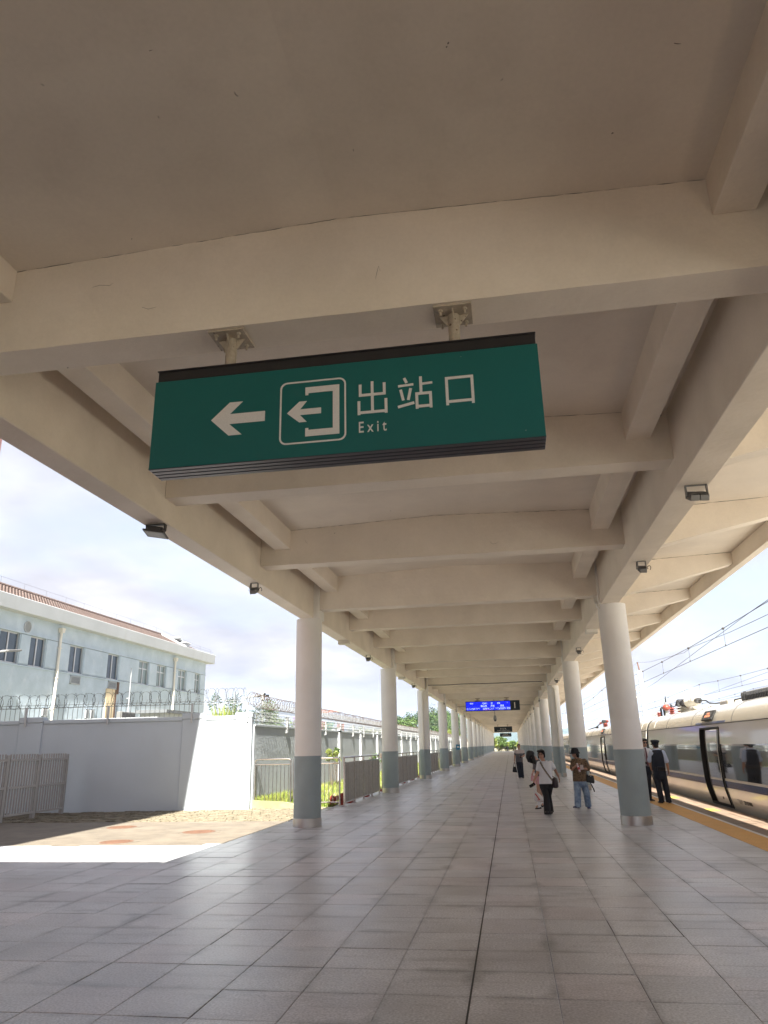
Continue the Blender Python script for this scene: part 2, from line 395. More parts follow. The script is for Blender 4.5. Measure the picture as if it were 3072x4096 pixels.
M['edge_tile'] = mat('edge_paving', (.205,.148,.108), .5, var=.1, vs=2, fine=.14, fs=150, bump=.12, bs=140, bd=.004, tint=(.185,.134,.098)); cells(M['edge_tile'], 4.5, 5.93, 0.61, .9, 1.1)
M['yellow_paint'] = mat('worn_yellow_paint', (.62,.50,.08), .6, var=.2, vs=9)
M['concrete'] = mat('yard_concrete', (.150,.128,.098), .85, var=.12, vs=1.2, fine=.08, bump=.25, bs=18, bd=.02, tint=(.118,.10,.078), streak=.55, streakcol=(.235,.21,.17), streakscale=(1.1,5,1))
M['cobble'] = mat('grass_paver_blocks', (.20,.17,.12), .9, var=.2, vs=3, fine=.15, fs=40, bump=.4, bs=40, bd=.02, tint=(.13,.115,.075))
M['rust_iron'] = mat('rusty_iron', (.13,.07,.045), .8, var=.15, vs=5, fine=.1, bump=.2, bs=60)
M['wall_light'] = mat('pale_grey_wall_paint', (.50,.555,.595), .75, var=.04, vs=.8, fine=.02, bump=.12, bs=16, bd=.01, streak=.28, streakcol=(.45,.48,.50), streakscale=(1.2,1.2,.25))
M['wall_grey'] = mat('blue_grey_wall_paint', (.32,.355,.375), .75, var=.05, vs=1.2, fine=.02, bump=.35, bs=9, bd=.03, streak=.25, streakcol=(.24,.26,.27), streakscale=(2,2,.4))
M['wall_white'] = mat('white_pilaster_paint', (.42,.44,.45), .7, var=.03)
M['mast_paint'] = mat('pale_mast_paint', (.50,.51,.51), .5, var=.05)
M['white_metal'] = mat('white_painted_metal', (.27,.28,.28), .45, var=.05, vs=6, fine=.04)
M['fence_brown'] = mat('taupe_painted_metal', (.31,.297,.285), .5, var=.06, vs=4)
M['razor'] = mat('dark_razor_wire', (.12,.112,.105), .5, .6, var=.2, vs=12)
M['razor_rust'] = mat('rusty_razor_wire', (.075,.05,.04), .8, .2, var=.25, vs=6)
M['bld'] = mat('pale_blue_render', (.43,.515,.585), .85, var=.05, vs=.5, fine=.03, bump=.3, bs=7, bd=.03, tint=(.50,.585,.665), streak=.6, streakcol=(.64,.68,.73), streakscale=(1.5,1.5,1.2))
M['bld_white'] = mat('white_fascia_render', (.43,.455,.475), .8, var=.06, vs=.7, fine=.03, bump=.2, bs=8, streak=.35, streakcol=(.34,.34,.335), streakscale=(2,2,.5))
M['bld_dark'] = mat('dark_groove', (.12,.13,.14), .9)
M['roof_tile'] = mat('red_roof_tile', (.098,.068,.059), .8, var=.25, vs=5, fine=.15, fs=20, tint=(.13,.10,.088))
M['glass_blue'] = mat('blue_tinted_glass', (.055,.075,.10), .05, var=.1, spec=.8, bump=0)
M['glass_green'] = mat('green_tinted_glass', (.17,.22,.215), .06, var=.1, spec=.8, bump=0)
M['alu'] = mat('aluminium_frame', (.55,.55,.54), .4, .6, var=.04)
M['pvc'] = mat('cream_plastic_pipe', (.70,.67,.60), .45, var=.05)
M['rusty_duct'] = mat('rust_streaked_panel', (.66,.55,.36), .8, var=.1, streak=.95, streakcol=(.30,.10,.03), streakscale=(3.2,3.2,.35))
M['black_metal'] = mat('black_metal', (.022,.022,.022), .4, .3, var=.1)
M['dark_grey_metal'] = mat('dark_grey_metal', (.07,.07,.072), .4, .4, var=.1)
M['lamp_grey'] = mat('grey_cast_metal', (.20,.20,.195), .5, .3, var=.1)
M['lamp_glass'] = mat('floodlight_lens', (.36,.36,.33), .25, var=.1, vs=30)
M['sign_green'] = mat('green_sign_face', (.011,.135,.127), .32, var=.03, vs=2, fine=.02, bump=0, spots=.03, spotscale=7, spotcol=(.35,.38,.36))
M['sign_white'] = mat('white_sign_lettering', (.72,.70,.67), .5, var=.02, bump=0)
M['sign_case'] = mat('sign_casing', (.040,.038,.040), .38, .3, var=.08, vs=6)
M['sign_trim'] = mat('sign_trim', (.085,.085,.10), .35, .5, var=.08)
M['hanger'] = mat('worn_cream_steel', (.45,.39,.31), .6, var=.15, vs=8, fine=.1, fs=40, bump=.3, bs=50, spots=.25, spotscale=22, spotcol=(.10,.06,.04))
M['sign_navy'] = mat('navy_sign_face', (.010,.020,.028), .35, var=.03)
M['led_blue'] = mat('led_screen_blue', (.01,.01,.05), .4, emit=(.004,.016,.80), estr=.28, bump=0)
M['led_white'] = mat('led_characters', (.3,.3,.3), .4, emit=(.75,.95,1.0), estr=.28, bump=0)
M['led_red'] = mat('led_red', (.3,.1,.1), .4, emit=(1.0,.25,.35), estr=.25, bump=0)
M['led_orange'] = mat('led_orange', (.3,.1,.05), .4, emit=(1.0,.26,.12), estr=.28, bump=0)
M['train_silver'] = mat('train_silver_lacquer', (.72,.69,.63), .26, .10, var=.04, vs=.7, fine=.01, bump=.25, bs=1.6, bd=.012, coat=.45)
M['train_roof'] = mat('train_roof_lacquer', (.40,.375,.32), .22, .25, var=.04, vs=.8, fine=.01, bump=.05, bs=2, coat=.4, streak=.2, streakcol=(.42,.39,.33), streakscale=(1,.4,2))
M['train_glass'] = mat('train_window_band', (.030,.032,.034), .025, 0, var=.05, spec=1.0, ior=1.9, bump=.12, bs=1.5, bd=.008, coat=1.0)
M['train_blue'] = mat('train_blue_stripe', (.05,.085,.20), .2, .2, var=.03, bump=.1, bs=2)
M['train_white'] = mat('train_white_stripe', (.62,.60,.55), .25, var=.03)
M['rubber'] = mat('black_rubber', (.018,.018,.018), .55, var=.1)
M['interior'] = mat('train_vestibule_lining', (.40,.32,.24), .6, var=.05)
M['red_insul'] = mat('red_insulator', (.22,.045,.03), .4, var=.1)
M['white_insul'] = mat('white_porcelain', (.68,.66,.60), .25, var=.05)
M['galv'] = mat('galvanised_steel', (.50,.52,.53), .5, .5, var=.08, vs=4)
M['wire'] = mat('overhead_wire', (.09,.085,.085), .6, .3)
M['ground'] = mat('dry_soil_ground', (.30,.26,.19), .95, var=.2, vs=.4, fine=.1, fs=6, bump=.3, bs=5, bd=.05, tint=(.20,.21,.11))
M['ballast'] = mat('ballast', (.30,.28,.255), .95, var=.2, vs=5, fine=.3, fs=20, bump=.8, bs=16, bd=.06)
M['hill'] = mat('hill_woodland', (.045,.075,.04), .95, var=.3, vs=.02, fine=.2, fs=.15, bump=.6, bs=.05, bd=6)
M['leaf'] = mat('leaf_green', (.060,.105,.022), .6, var=.35, vs=1.2, fine=.2, fs=9, bump=0)
M['leaf_dark'] = mat('leaf_dark_green', (.026,.052,.016), .6, var=.35, vs=.8, fine=.2, fs=9, bump=0)
M['leaf_yel'] = mat('leaf_yellow_green', (.135,.165,.025), .6, var=.3, vs=1.2, fine=.2, fs=9, bump=0)
M['weed_brown'] = mat('dry_brown_weeds', (.16,.10,.055), .85, var=.35, vs=1.5, fine=.2, fs=9, bump=0)
M['grass'] = mat('grass_blades', (.125,.185,.022), .7, var=.3, vs=2.2, fine=.2, fs=12, bump=0, tint=(.20,.20,.045))
M['bark'] = mat('bark', (.10,.075,.055), .9, var=.2, vs=6, bump=.5, bs=20)
M['tarp'] = mat('white_sheeting', (.40,.37,.33), .7, var=.12, vs=1.5, fine=.05, bump=.5, bs=3, bd=.08, streak=.5, streakcol=(.42,.30,.22), streakscale=(1,1,1))
M['pink'] = mat('pink_wall_cladding', (.42,.24,.22), .8, var=.05)
M['crane'] = mat('orange_crane_paint', (.55,.20,.10), .6)
M['skin'] = mat('skin', (.40,.225,.15), .55, var=.05, vs=12, fine=.02, bump=.03, bs=120, coord='OBJ', tint=(.43,.235,.16))
M['skin_fair'] = mat('skin_fair', (.47,.285,.205), .55, var=.05, vs=12, fine=.02, bump=.03, bs=120, coord='OBJ')
M['lip'] = mat('lips', (.30,.11,.09), .5, bump=0)
M['hair'] = mat('black_hair', (.010,.009,.008), .42, var=.2, vs=30, bump=.4, bs=60, bd=.01, coord='OBJ')
M['eye'] = mat('dark_eyes', (.01,.008,.006), .25, bump=0)
M['cloth_white'] = mat('white_cotton', (.70,.71,.74), .85, var=.03, vs=6, bump=.25, bs=14, bd=.02, coord='OBJ')
M['cloth_black'] = mat('black_trousers', (.014,.014,.017), .8, var=.15, vs=6, bump=.3, bs=10, bd=.02, coord='OBJ')
M['cloth_navy'] = mat('navy_cloth', (.014,.018,.030), .8, var=.15, vs=6, bump=.3, bs=10, bd=.02, coord='OBJ')
M['cloth_ltblue'] = mat('pale_blue_shirt', (.50,.58,.74), .85, var=.03, bump=.25, bs=14, bd=.02, coord='OBJ')
M['cloth_grey'] = mat('grey_knit', (.115,.11,.12), .85, var=.1, bump=.2, bs=20, coord='OBJ')
M['cloth_pale'] = mat('pale_pink_grey_cotton', (.52,.46,.45), .85, var=.04, bump=.2, bs=14, coord='OBJ')
M['cloth_pink'] = mat('pink_fabric', (.62,.33,.36), .7, var=.06, bump=.2, bs=14, coord='OBJ')
M['denim'] = mat('blue_denim', (.135,.195,.30), .85, var=.18, vs=5, fine=.08, fs=120, bump=.35, bs=9, bd=.02, coord='OBJ', tint=(.26,.34,.44))
M['sneaker'] = mat('navy_canvas', (.03,.045,.12), .7, coord='OBJ')
M['white_rubber'] = mat('white_rubber', (.68,.67,.65), .5)
M['leather'] = mat('black_leather', (.014,.013,.014), .38, var=.15, vs=10, bump=.2, bs=40, coord='OBJ')
M['plum_leather'] = mat('dark_plum_leather', (.028,.018,.022), .35, var=.2, vs=10, bump=.3, bs=20, coord='OBJ')
M['bagplastic'] = mat('white_carrier_bag', (.66,.64,.64), .35, var=.05, vs=6, bump=.5, bs=18, bd=.02, coord='OBJ')
M['red_print'] = mat('red_print', (.50,.06,.05), .5, bump=0)
M['tie'] = mat('maroon_tie', (.13,.045,.06), .6, bump=.1)
M['phone'] = mat('phone_glass', (.010,.010,.012), .12, bump=0)
M['bottle'] = mat('pale_drink_bottle', (.62,.50,.52), .2, var=.2, vs=20, bump=0)
M['gold_stripe'] = mat('tan_strap_stripe', (.42,.33,.22), .7)
M['blue_poster'] = mat('blue_notice', (.03,.20,.34), .4, bump=0)
M['hydrant'] = mat('red_hydrant', (.30,.05,.035), .55, var=.12, vs=8)
# patterned tee: curling dark lines on brown
def tee():
    m = mat('brown_patterned_cotton', (.19,.125,.075), .85, var=.06, bump=.15, bs=14, coord='OBJ')
    nt = m.node_tree; N = nt.nodes.new; L = nt.links.new; b = nt.nodes['Principled BSDF']; src = b.inputs['Base Color'].links[0].from_socket
    tc = N('ShaderNodeTexCoord'); n = N('ShaderNodeTexNoise'); n.inputs['Scale'].default_value = 9; n.inputs['Detail'].default_value = 1.5; n.inputs['Distortion'].default_value = 1.6
    L(tc.outputs['Object'], n.inputs['Vector'])
    w = N('ShaderNodeMath'); w.operation = 'MULTIPLY'; w.inputs[1].default_value = 34; L(n.outputs['Fac'], w.inputs[0])
    s = N('ShaderNodeMath'); s.operation = 'SINE'; L(w.outputs[0], s.inputs[0])
    g = N('ShaderNodeMapRange'); g.inputs['From Min'].default_value = .35; g.inputs['From Max'].default_value = .6; g.inputs['To Max'].default_value = .9; L(s.outputs[0], g.inputs['Value'])
    mx = N('ShaderNodeMix'); mx.data_type = 'RGBA'; mx.inputs['B'].default_value = (.030,.020,.015, 1); L(g.outputs[0], mx.inputs['Factor']); L(src, mx.inputs['A']); L(mx.outputs['Result'], b.inputs['Base Color'])
    return m
M['tee'] = tee()
# ---------------------------------------------------------------- where things land in the picture (used only to rank repeats by size)
_cm = SC.camera.matrix_world.inverted()
def seen(p, margin=0.03):
    q = _cm @ Vector(p)
    if q.z > -0.1: return None
    f = 2904.77; u = 1536+f*q.x/-q.z; v = 2048-f*q.y/-q.z
    if -3072*margin < u < 3072*(1+margin) and -4096*margin < v < 4096*(1+margin): return (u, v, -q.z)
    return None
Y0, BAY, XL, XR = 17.479, 12.434, -4.708, 2.559
BEAM = BAY/3
def by(k): return Y0+(k-3)*BEAM
Y_END = 218.0

# ---------------------------------------------------------------- ground, tracks, platform
g = MB()
prof = [(-4000,-.35),(-24,-.35),(-13.0,-.10),(-5.6,-.10),(5.3,-.10),(5.33,-1.45),(4000,-1.45),(4000,-3.0),(-4000,-3.0)]
g.prism(prof, -600, 6000, 'XZ')
tag(g.build('ground', M['ground']), kind='structure')
def hillmesh(name, x0, x1, y, depth, fn, seed):
    rr = random.Random(seed); m = MB(); nx, ny = 90, 10; vs = []
    for j in range(ny+1):
        t = j/ny
        for i in range(nx+1):
            x = x0+(x1-x0)*i/nx; h = fn(x)*math.sin(math.pi*min(t*0.62, .5)*1.0)**.8
            vs.append((x, y+depth*t, -4+max(h, 0)+rr.uniform(-.6, .6)*(1 if 0 < j else 0)))
    m.add(vs, [(j*(nx+1)+i, j*(nx+1)+i+1, (j+1)*(nx+1)+i+1, (j+1)*(nx+1)+i) for j in range(ny) for i in range(nx)], True)
    return tag(m.build(name, M['hill']), kind='structure')
hillmesh('hills', -900, 700, 1500, 700, lambda x: 30+26*math.exp(-((x+95)/120)**2)+20*math.exp(-((x-160)/90)**2)+9*math.sin(x/37)+4*math.sin(x/13+1)-12*math.exp(-((x-18)/26)**2), 3)

tb = MB(); tb.box(5.5, 40, -60, 400, -1.6, -1.30)
tag(tb.build('track_bed', M['ballast']), kind='structure')
for xc in (7.1, 13.4, 18.4):
    r_ = MB()
    for s in (-.7175, .7175): r_.box(xc+s-.036, xc+s+.036, -60, 380, -1.299, -1.12)
    tag(r_.build('railway_track', M['rust_iron']), kind='structure')

pl = MB()
pl.prism([(-5.55,-1.4),(5.385,-1.4),(5.385,-.014),(-5.55,-.014)], -40, 214, 'XZ')
pl.box(-14.0, -5.551, -40, 14.2, -.5, -.014)
platform = tag(pl.build('platform', M['joint']), kind='structure')
edge = MB(); edge.box(5.08, 5.40, -40, 213.9, -.12, -.0005)
T = 0.61
def tile_mb(mb, x0, x1, y0, y1, rr, g=.0019):
    g = g*rr.uniform(.5, 1.5)*(2.6 if rr.random() < .06 else 1); z = rr.uniform(-.0022, .0010); dz = [z+rr.uniform(-.0012, .0012) for _ in range(4)]
    c = .004
    X0, X1, YA, YB = x0+g, x1-g, y0+g, y1-g
    vs = [(X0,YA,-.03),(X1,YA,-.03),(X1,YB,-.03),(X0,YB,-.03),
          (X0,YA,dz[0]-.002),(X1,YA,dz[1]-.002),(X1,YB,dz[2]-.002),(X0,YB,dz[3]-.002),
          (X0+c,YA+c,dz[0]),(X1-c,YA+c,dz[1]),(X1-c,YB-c,dz[2]),(X0+c,YB-c,dz[3])]
    mb.add(vs, [(0,1,5,4),(1,2,6,5),(2,3,7,6),(3,0,4,7),(4,5,9,8),(5,6,10,9),(6,7,11,10),(7,4,8,11),(8,9,10,11)])
tiles = []
rt_ = random.Random(11)
xs = [-.40+T*i for i in range(-22, 8)]
for i, x in enumerate(xs[:-1]):
    x1 = xs[i+1]; off = rt_.choice([0, 0, 0, .01, -.01, 0, .02]) if x < 1.3 else rt_.choice([0, 0, .17, .3])
    if i in (21, 22, 20): off = 0
    if x1 < -5.9: off = rt_.uniform(0, .6)
    y = 5.93-T*8+off
    while y < 132:
        y1 = y+T
        # a few slabs on the yard side are long ones
        if x < -2.2 and rt_.random() < .10: y1 = y+2*T
        xa = max(x, -5.55) if y > 14.2-T*.5 else x
        ye = min(y1, 14.2) if (x1 < -5.5 and y < 14.2) else y1
        if xa < x1-.05 and (y < 14.2 or x1 > -5.5): tiles.append((xa, x1, y, ye))
        y = y1
ranked = []
for t in tiles:
    s = seen(((t[0]+t[1])/2, (t[2]+t[3])/2, 0), .02)
    a = 0 if s is None else 1/s[2]**3
    ranked.append((a, t))
ranked.sort(key=lambda q: -q[0])
rest = MB()
for n, (a, t) in enumerate(ranked):
    if n < 290 and a > 0:
        m = MB(); tile_mb(m, *t, rt_); o = m.build('tile', M['tile']); o.parent = platform
    else:
        tile_mb(rest, *t, rt_)
o = rest.build('paving_tiles', M['tile']); o.parent = platform; o['kind'] = 'stuff'
far = MB(); far.box(-5.55, 3.87, 131.9, 213.9, -.02, -.003); o = far.build('far_paving', M['tile']); o.parent = platform
# wide movement joint along the platform
mj = MB(); mj.box(-.407, -.393, 1.0, 132, -.012, .0008); o = mj.build('movement_joint', M['rubber']); o.parent = platform
# tactile strip with raised ribs, white line, edge slabs
tk = MB(); tk.box(3.872, 4.408, -20, 213.9, -.03, .0)
n_r = 10
for i in range(n_r):
    x = 3.872+.536*(i+.5)/n_r
    tk.prism([(x-.020,-.002),(x+.020,-.002),(x+.014,.005),(x-.014,.005)], -20, 213.9, 'XZ')
o = tk.build('tactile_strip', M['tactile']); o.parent = platform
wl = MB(); wl.box(4.410, 4.490, -20, 213.9, -.03, .001); o = wl.build('white_line', M['white_line']); o.parent = platform
o = edge.build('edge_nosing', M['edge_tile']); o.parent = platform
er = MB(); y = 12.0
while y < 130:
    m = er if y > 62 else MB(); tile_mb(m, 4.492, 5.078, y, y+T, rt_)
    if y <= 62: o = m.build('edge_tile', M['edge_tile']); o.parent = platform
    y += T
o = er.build('edge_tiles', M['edge_tile']); o.parent = platform; o['kind'] = 'stuff'
fe = MB(); fe.box(4.492, 5.078, 130, 213.9, -.02, -.002); fe.box(4.492, 5.078, -20, 12, -.02, -.002); o = fe.build('far_edge_paving', M['edge_tile']); o.parent = platform
for (yy, n) in ((20.6, 5), (25.2, 6), (33.0, 6)):
    ym = MB()
    for i in range(n): ym.obox((4.93, yy+i*.16, .0035), (1,.35,0), (-.35,1,0), (0,0,1), .13, .03, .0012)
    o = ym.build('door_marking', M['yellow_paint']); o.parent = platform

# yard beside the platform
yd = MB(); yd.box(-16, -5.56, 14.205, 18.95, -.4, -.012)
yard = tag(yd.build('yard', M['concrete']), kind='structure')
cb = MB(); cb.box(-17, -5.30, 18.955, 23.0, -.4, -.035)
pav = tag(cb.build('paver_strip', M['joint']), kind='structure')
blk = MB(); rr = random.Random(5); y = 19.0; row = 0
while y < 22.9:
    x = -16.5+(.13 if row % 2 else 0)
    while x < -5.35:
        if x < -5.62 or y > 18.9:
            z = rr.uniform(-.025, .004); a = rr.uniform(-.012, .012)
            blk.prism([(x+.012,y+.01+a),(x+.215,y+.01),(x+.232,y+.06),(x+.215,y+.112),(x+.012,y+.112),(x-.006,y+.06)], -.05, z, 'XY')
        x += .25
    y += .125; row += 1
o = blk.build('paver_blocks', M['cobble']); o.parent = pav; o['kind'] = 'stuff'
for (cx, cy, r, lab) in ((-6.93, 16.57, .36, 'round rusty manhole cover on the yard concrete nearest the round column'), (-7.94, 14.83, .33, 'round rusty manhole cover on the yard concrete next to the platform paving'), (-9.35, 17.66, .35, 'round rusty manhole cover on the yard concrete next to the paver strip')):
    t = thing('manhole_cover', lab, 'manhole cover', (cx, cy, 0), 'manhole covers in the yard')
    m = MB(); m.lathe([(r-.05,-.02),(r-.05,-.006),(0.001,-.006)], (cx,cy,0), 32)
    for k in range(-4, 5):
        w = math.sqrt(max((r-.08)**2-(k*.06)**2, 0)); m.box(cx-w, cx+w, cy+k*.06-.012, cy+k*.06+.012, -.006, -.002)
    part('lid', m, M['rust_iron'], t)
    m = MB(); m.lathe([(r,-.02),(r,-.003),(r-.045,-.003),(r-.045,-.02)], (cx,cy,0), 32); part('ring', m, M['rust_iron'], t)
    m = MB(); 
    pts = [((r+.10+rr.uniform(-.02,.05))*math.cos(a*math.pi/10), (r+.10+rr.uniform(-.02,.05))*math.sin(a*math.pi/10)) for a in range(20)]
    m.prism([(cx+p[0], cy+p[1]) for p in pts], -.02, -.008, 'XY'); part('mortar_collar', m, M['concrete'], t)

# verge between the railings and the grey wall
vg = MB(); vg.prism([(-7.95,.22),(-7.0,.17),(-5.9,.02),(-5.32,-.03),(-5.32,-.4),(-7.95,-.4)], 23.001, 140, 'XZ')
verge = tag(vg.build('verge', M['ground']), kind='structure')
gr = MB(); rg = random.Random(21)
for n in range(15000):
    y = 23.1+62*rg.random()**1.9; x = rg.uniform(-7.9, -5.45)
    zz = .22+(x+7.95)/.95*-.05 if x < -7 else (.17-(x+7)/1.1*.15 if x < -5.9 else .02-(x+5.9)*.08)
    if rg.random() < .25 and x > -6.4: continue
    h = rg.uniform(.07, .20)*(1+.3*(y > 45)); a = rg.uniform(0, 6.28); w = rg.uniform(.010, .02)*(1+(y-23)/40); ln = rg.uniform(.02, .09); b = a+rg.uniform(-1, 1)
    dx, dy = w*math.cos(a), w*math.sin(a)
    gr.add([(x-dx,y-dy,zz-.02),(x+dx,y+dy,zz-.02),(x+ln*math.cos(b)*.4+dx*.6,y+ln*math.sin(b)*.4+dy*.6,zz+h*.6),(x+ln*math.cos(b),y+ln*math.sin(b),zz+h)], [(0,1,2),(0,2,3)])
tag(gr.build('grass', M['grass']), kind='stuff')
# ---------------------------------------------------------------- station canopy
canopy = thing('platform_canopy', 'long cream concrete platform canopy with cross beams and cantilevered edge over the paving', 'canopy', (0,0,0))
ZC, ZI, ZM = 4.944, 5.068, 4.735
def under(x):
    pts = [(-4.9,5.715),(-4.2,5.74),(-1.1,5.86),(1.85,5.765),(2.7,5.70),(5.35,5.80),(5.6,5.81)]
    for a, b in zip(pts, pts[1:]):
        if x <= b[0]: return a[1]+(b[1]-a[1])*(x-a[0])/(b[0]-a[0])
    return pts[-1][1]
YB = -10.0
m = MB()
lo = [(x, under(x)) for x in (-4.872,-4.2,-3,-1.1,.4,1.85,2.7,4,5.34)]
m.prism(lo+[(5.34,6.02),(2.7,5.93),(-1.1,6.08),(-4.872,5.95)], YB, Y_END, 'XZ')
part('roof_slab', m, M['plaster_slab'], canopy)
for nm, x0, x1 in (('main_beam', -4.876, -4.530), ('main_beam', 2.291, 2.705)):
    m = MB(); ztop = 5.9
    m.box(x0, x1, YB+.01, Y_END-.01, ZM, ztop)
    part(nm, m, M['plaster'], canopy, bevel=.012)
m = MB(); m.prism([(5.345,5.43),(5.50,5.41),(5.54,6.10),(5.345,6.10)], YB-.01, Y_END+.01, 'XZ')
part('edge_beam', m, M['plaster'], canopy, bevel=.01)
rb = random.Random(3)
share = {}
from mathutils import noise as mnoise
def uneven(me, seed, amp=.0045):
    """hand-rendered beam: its faces and arrises wander by a few millimetres"""
    bm = bmesh.new(); bm.from_mesh(me)
    bmesh.ops.subdivide_edges(bm, edges=[e for e in bm.edges if e.calc_length() > 2], cuts=70, use_grid_fill=True)
    bmesh.ops.subdivide_edges(bm, edges=[e for e in bm.edges if e.calc_length() > .5], cuts=7, use_grid_fill=True)
    for v in bm.verts:
        p = Vector((v.co.x*1.7+seed*9.1, v.co.y*3, v.co.z*2.2)); q = Vector((v.co.x*7+seed*3.3, v.co.y*9, v.co.z*7))
        v.co.y += amp*mnoise.noise(p)+amp*.45*mnoise.noise(q)
        if v.co.z < 5.2: v.co.z += amp*.9*mnoise.noise(p+Vector((5,5,5)))+amp*.45*mnoise.noise(q+Vector((3,1,2)))
    out = bpy.data.meshes.new('cross_beam'); bm.to_mesh(out); bm.free(); out.materials.append(M['plaster']); return out
for k in range(-2, 52):
    y = by(k); col = (k % 3 == 0); zb = ZC if col else ZI
    dz = .05 if k == 0 else 0.0
    key = ('cb', col)
    if key not in share:
        mm = MB(); mm.box(-4.531, 2.292, -.18, .18, zb, 5.98)
        # top follows the slab from above: everything above the slab soffit is buried in it
        mm2 = MB(); mm2.prism([(-4.531,zb),(2.292,zb),(2.292,5.80),(-1.1,5.93),(-4.531,5.80)], -.18, .18, 'XZ'); share[key] = mm2.mesh('cross_beam', M['plaster'])
        mr = MB(); mr.prism([(2.704,4.90 if col else 4.98),(5.346,5.53 if col else 5.53),(5.346,5.85),(2.704,5.76)], -.15, .15, 'XZ'); share[('rib', col)] = mr.mesh('cantilever_rib', M['plaster'])
    for nm, kk in (('cross_beam', key), ('cantilever_rib', ('rib', col))):
        o = link(nm, uneven(share[kk], k) if (nm == 'cross_beam' and 0 <= k <= 3) else share[kk]); o.location = (0, y, 0); o.parent = canopy
        b = o.modifiers.new('bevel', 'BEVEL'); b.width = .012; b.segments = 2; b.limit_method = 'ANGLE'; b.angle_limit = .6
    # longitudinal purlins between this beam and the next
    for (x0, x1) in ((-4.25, -3.935), (1.735, 2.05)):
        kp = ('pur', x0)
        if kp not in share:
            mp = MB(); mp.box(x0, x1, .179, BEAM-.179, 5.375, 5.84); share[kp] = mp.mesh('purlin', M['plaster'])
        o = link('purlin', share[kp]); o.location = ((.045 if x0 > 0 else -.065) if k < 0 else 0, y, .06 if k < 0 else 0); o.parent = canopy
        b = o.modifiers.new('bevel', 'BEVEL'); b.width = .010; b.segments = 2; b.limit_method = 'ANGLE'; b.angle_limit = .6
# ragged filler line where the slab meets the nearer beams
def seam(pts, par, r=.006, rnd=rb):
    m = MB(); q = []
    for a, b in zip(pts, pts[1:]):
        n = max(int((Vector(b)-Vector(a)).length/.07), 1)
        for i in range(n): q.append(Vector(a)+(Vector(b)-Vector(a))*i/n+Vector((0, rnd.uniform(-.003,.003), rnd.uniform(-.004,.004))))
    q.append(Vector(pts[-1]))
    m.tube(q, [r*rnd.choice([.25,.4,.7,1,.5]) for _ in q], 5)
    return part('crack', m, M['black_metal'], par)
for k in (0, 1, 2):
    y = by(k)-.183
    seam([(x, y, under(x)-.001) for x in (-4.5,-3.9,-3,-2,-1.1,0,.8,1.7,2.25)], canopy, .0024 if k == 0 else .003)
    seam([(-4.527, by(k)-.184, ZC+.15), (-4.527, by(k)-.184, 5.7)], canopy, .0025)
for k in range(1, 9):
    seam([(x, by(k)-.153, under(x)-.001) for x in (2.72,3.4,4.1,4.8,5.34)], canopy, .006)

# hairline cracks and scrapes in the paint of the nearer soffits
rk = random.Random(44)
for n in range(7):
    k = rk.choice([0, 0, 0, 1, 1, 2]); y = by(k)-.1815; x = rk.uniform(-3.8, 1.6); z = rk.uniform(5.1, 5.6); pts = [(x, y, z)]
    for i in range(rk.randint(2, 4)):
        x += rk.uniform(.02, .07)*(1 if n % 2 else -.3); z += rk.uniform(-.03, .03)*(1 if n % 2 else 2.2); pts.append((x, y, min(max(z, 5.0), 5.66)))
    m = MB(); m.tube(pts, [.001]+[.0016]*(len(pts)-2)+[.0008], 4); part('crack', m, M['grime'], canopy)
for n in range(14):
    x = rk.uniform(-3.6, 1.6); y = rk.uniform(1.6, 4.7); pts = [(x, y, under(x)-.0012)]; a = rk.uniform(0, 6.28)
    for i in range(rk.randint(1, 2)):
        a += rk.uniform(-.6, .6); x += .022*math.cos(a); y += .022*math.sin(a); pts.append((x, y, under(x)-.0012))
    m = MB(); m.tube(pts, [.0026]+[.003]*(len(pts)-2)+[.001], 4); part('scrape', m, M['grime'], canopy)

# ---------------------------------------------------------------- columns
words = ['nearest','second','third','fourth','fifth','sixth','seventh','eighth','ninth','tenth','eleventh','twelfth','thirteenth','fourteenth','fifteenth','sixteenth','seventeenth']
shaft_mb = lambda stub: MB()
def make_column(stub):
    t = thing('platform_column', 'x', 'column', (0,0,0), 'round two-tone canopy columns')
    m = MB(); m.lathe([(.315,.02),(.315,ZM+.0)], (0,0,0), 40)
    x0, x1 = stub; m.box(x0, x1, -.28, .28, ZM-.003, 5.74)
    part('shaft', m, M['col_white'], t)
    m = MB(); m.lathe([(.3165,.17),(.3172,.3),(.3172,1.528),(.3155,1.530)], (0,0,0), 40); part('painted_band', m, M['col_grey'], t)
    m = MB(); m.lathe([(.335,0),(.335,.004),(.330,.006),(.330,.183),(.326,.187),(.316,.187)], (0,0,0), 40); part('base_ring', m, M['steel'], t)
    return t
cl = make_column((.165, .31)); cr_ = make_column((-.31, -.262))
for j in range(0, 17):
    y = Y0+j*BAY
    w = words[j]
    la = f'{w} round column of the row beside the fence, white above grey'
    ra = f'{w} round column of the row beside the train, white above grey'
    if j == 0:
        cl.location = (XL, y, 0); cl['label'] = la; cr_.location = (XR, y, 0); cr_['label'] = ra + ', repainted patch'
        c0l, c0r = cl, cr_
    else:
        a = dup(cl, (XL, y, 0), la); b = dup(cr_, (XR, y, 0), ra)
        if j == 1: c1l = a
        if j == 2: c2l, c2r = a, b
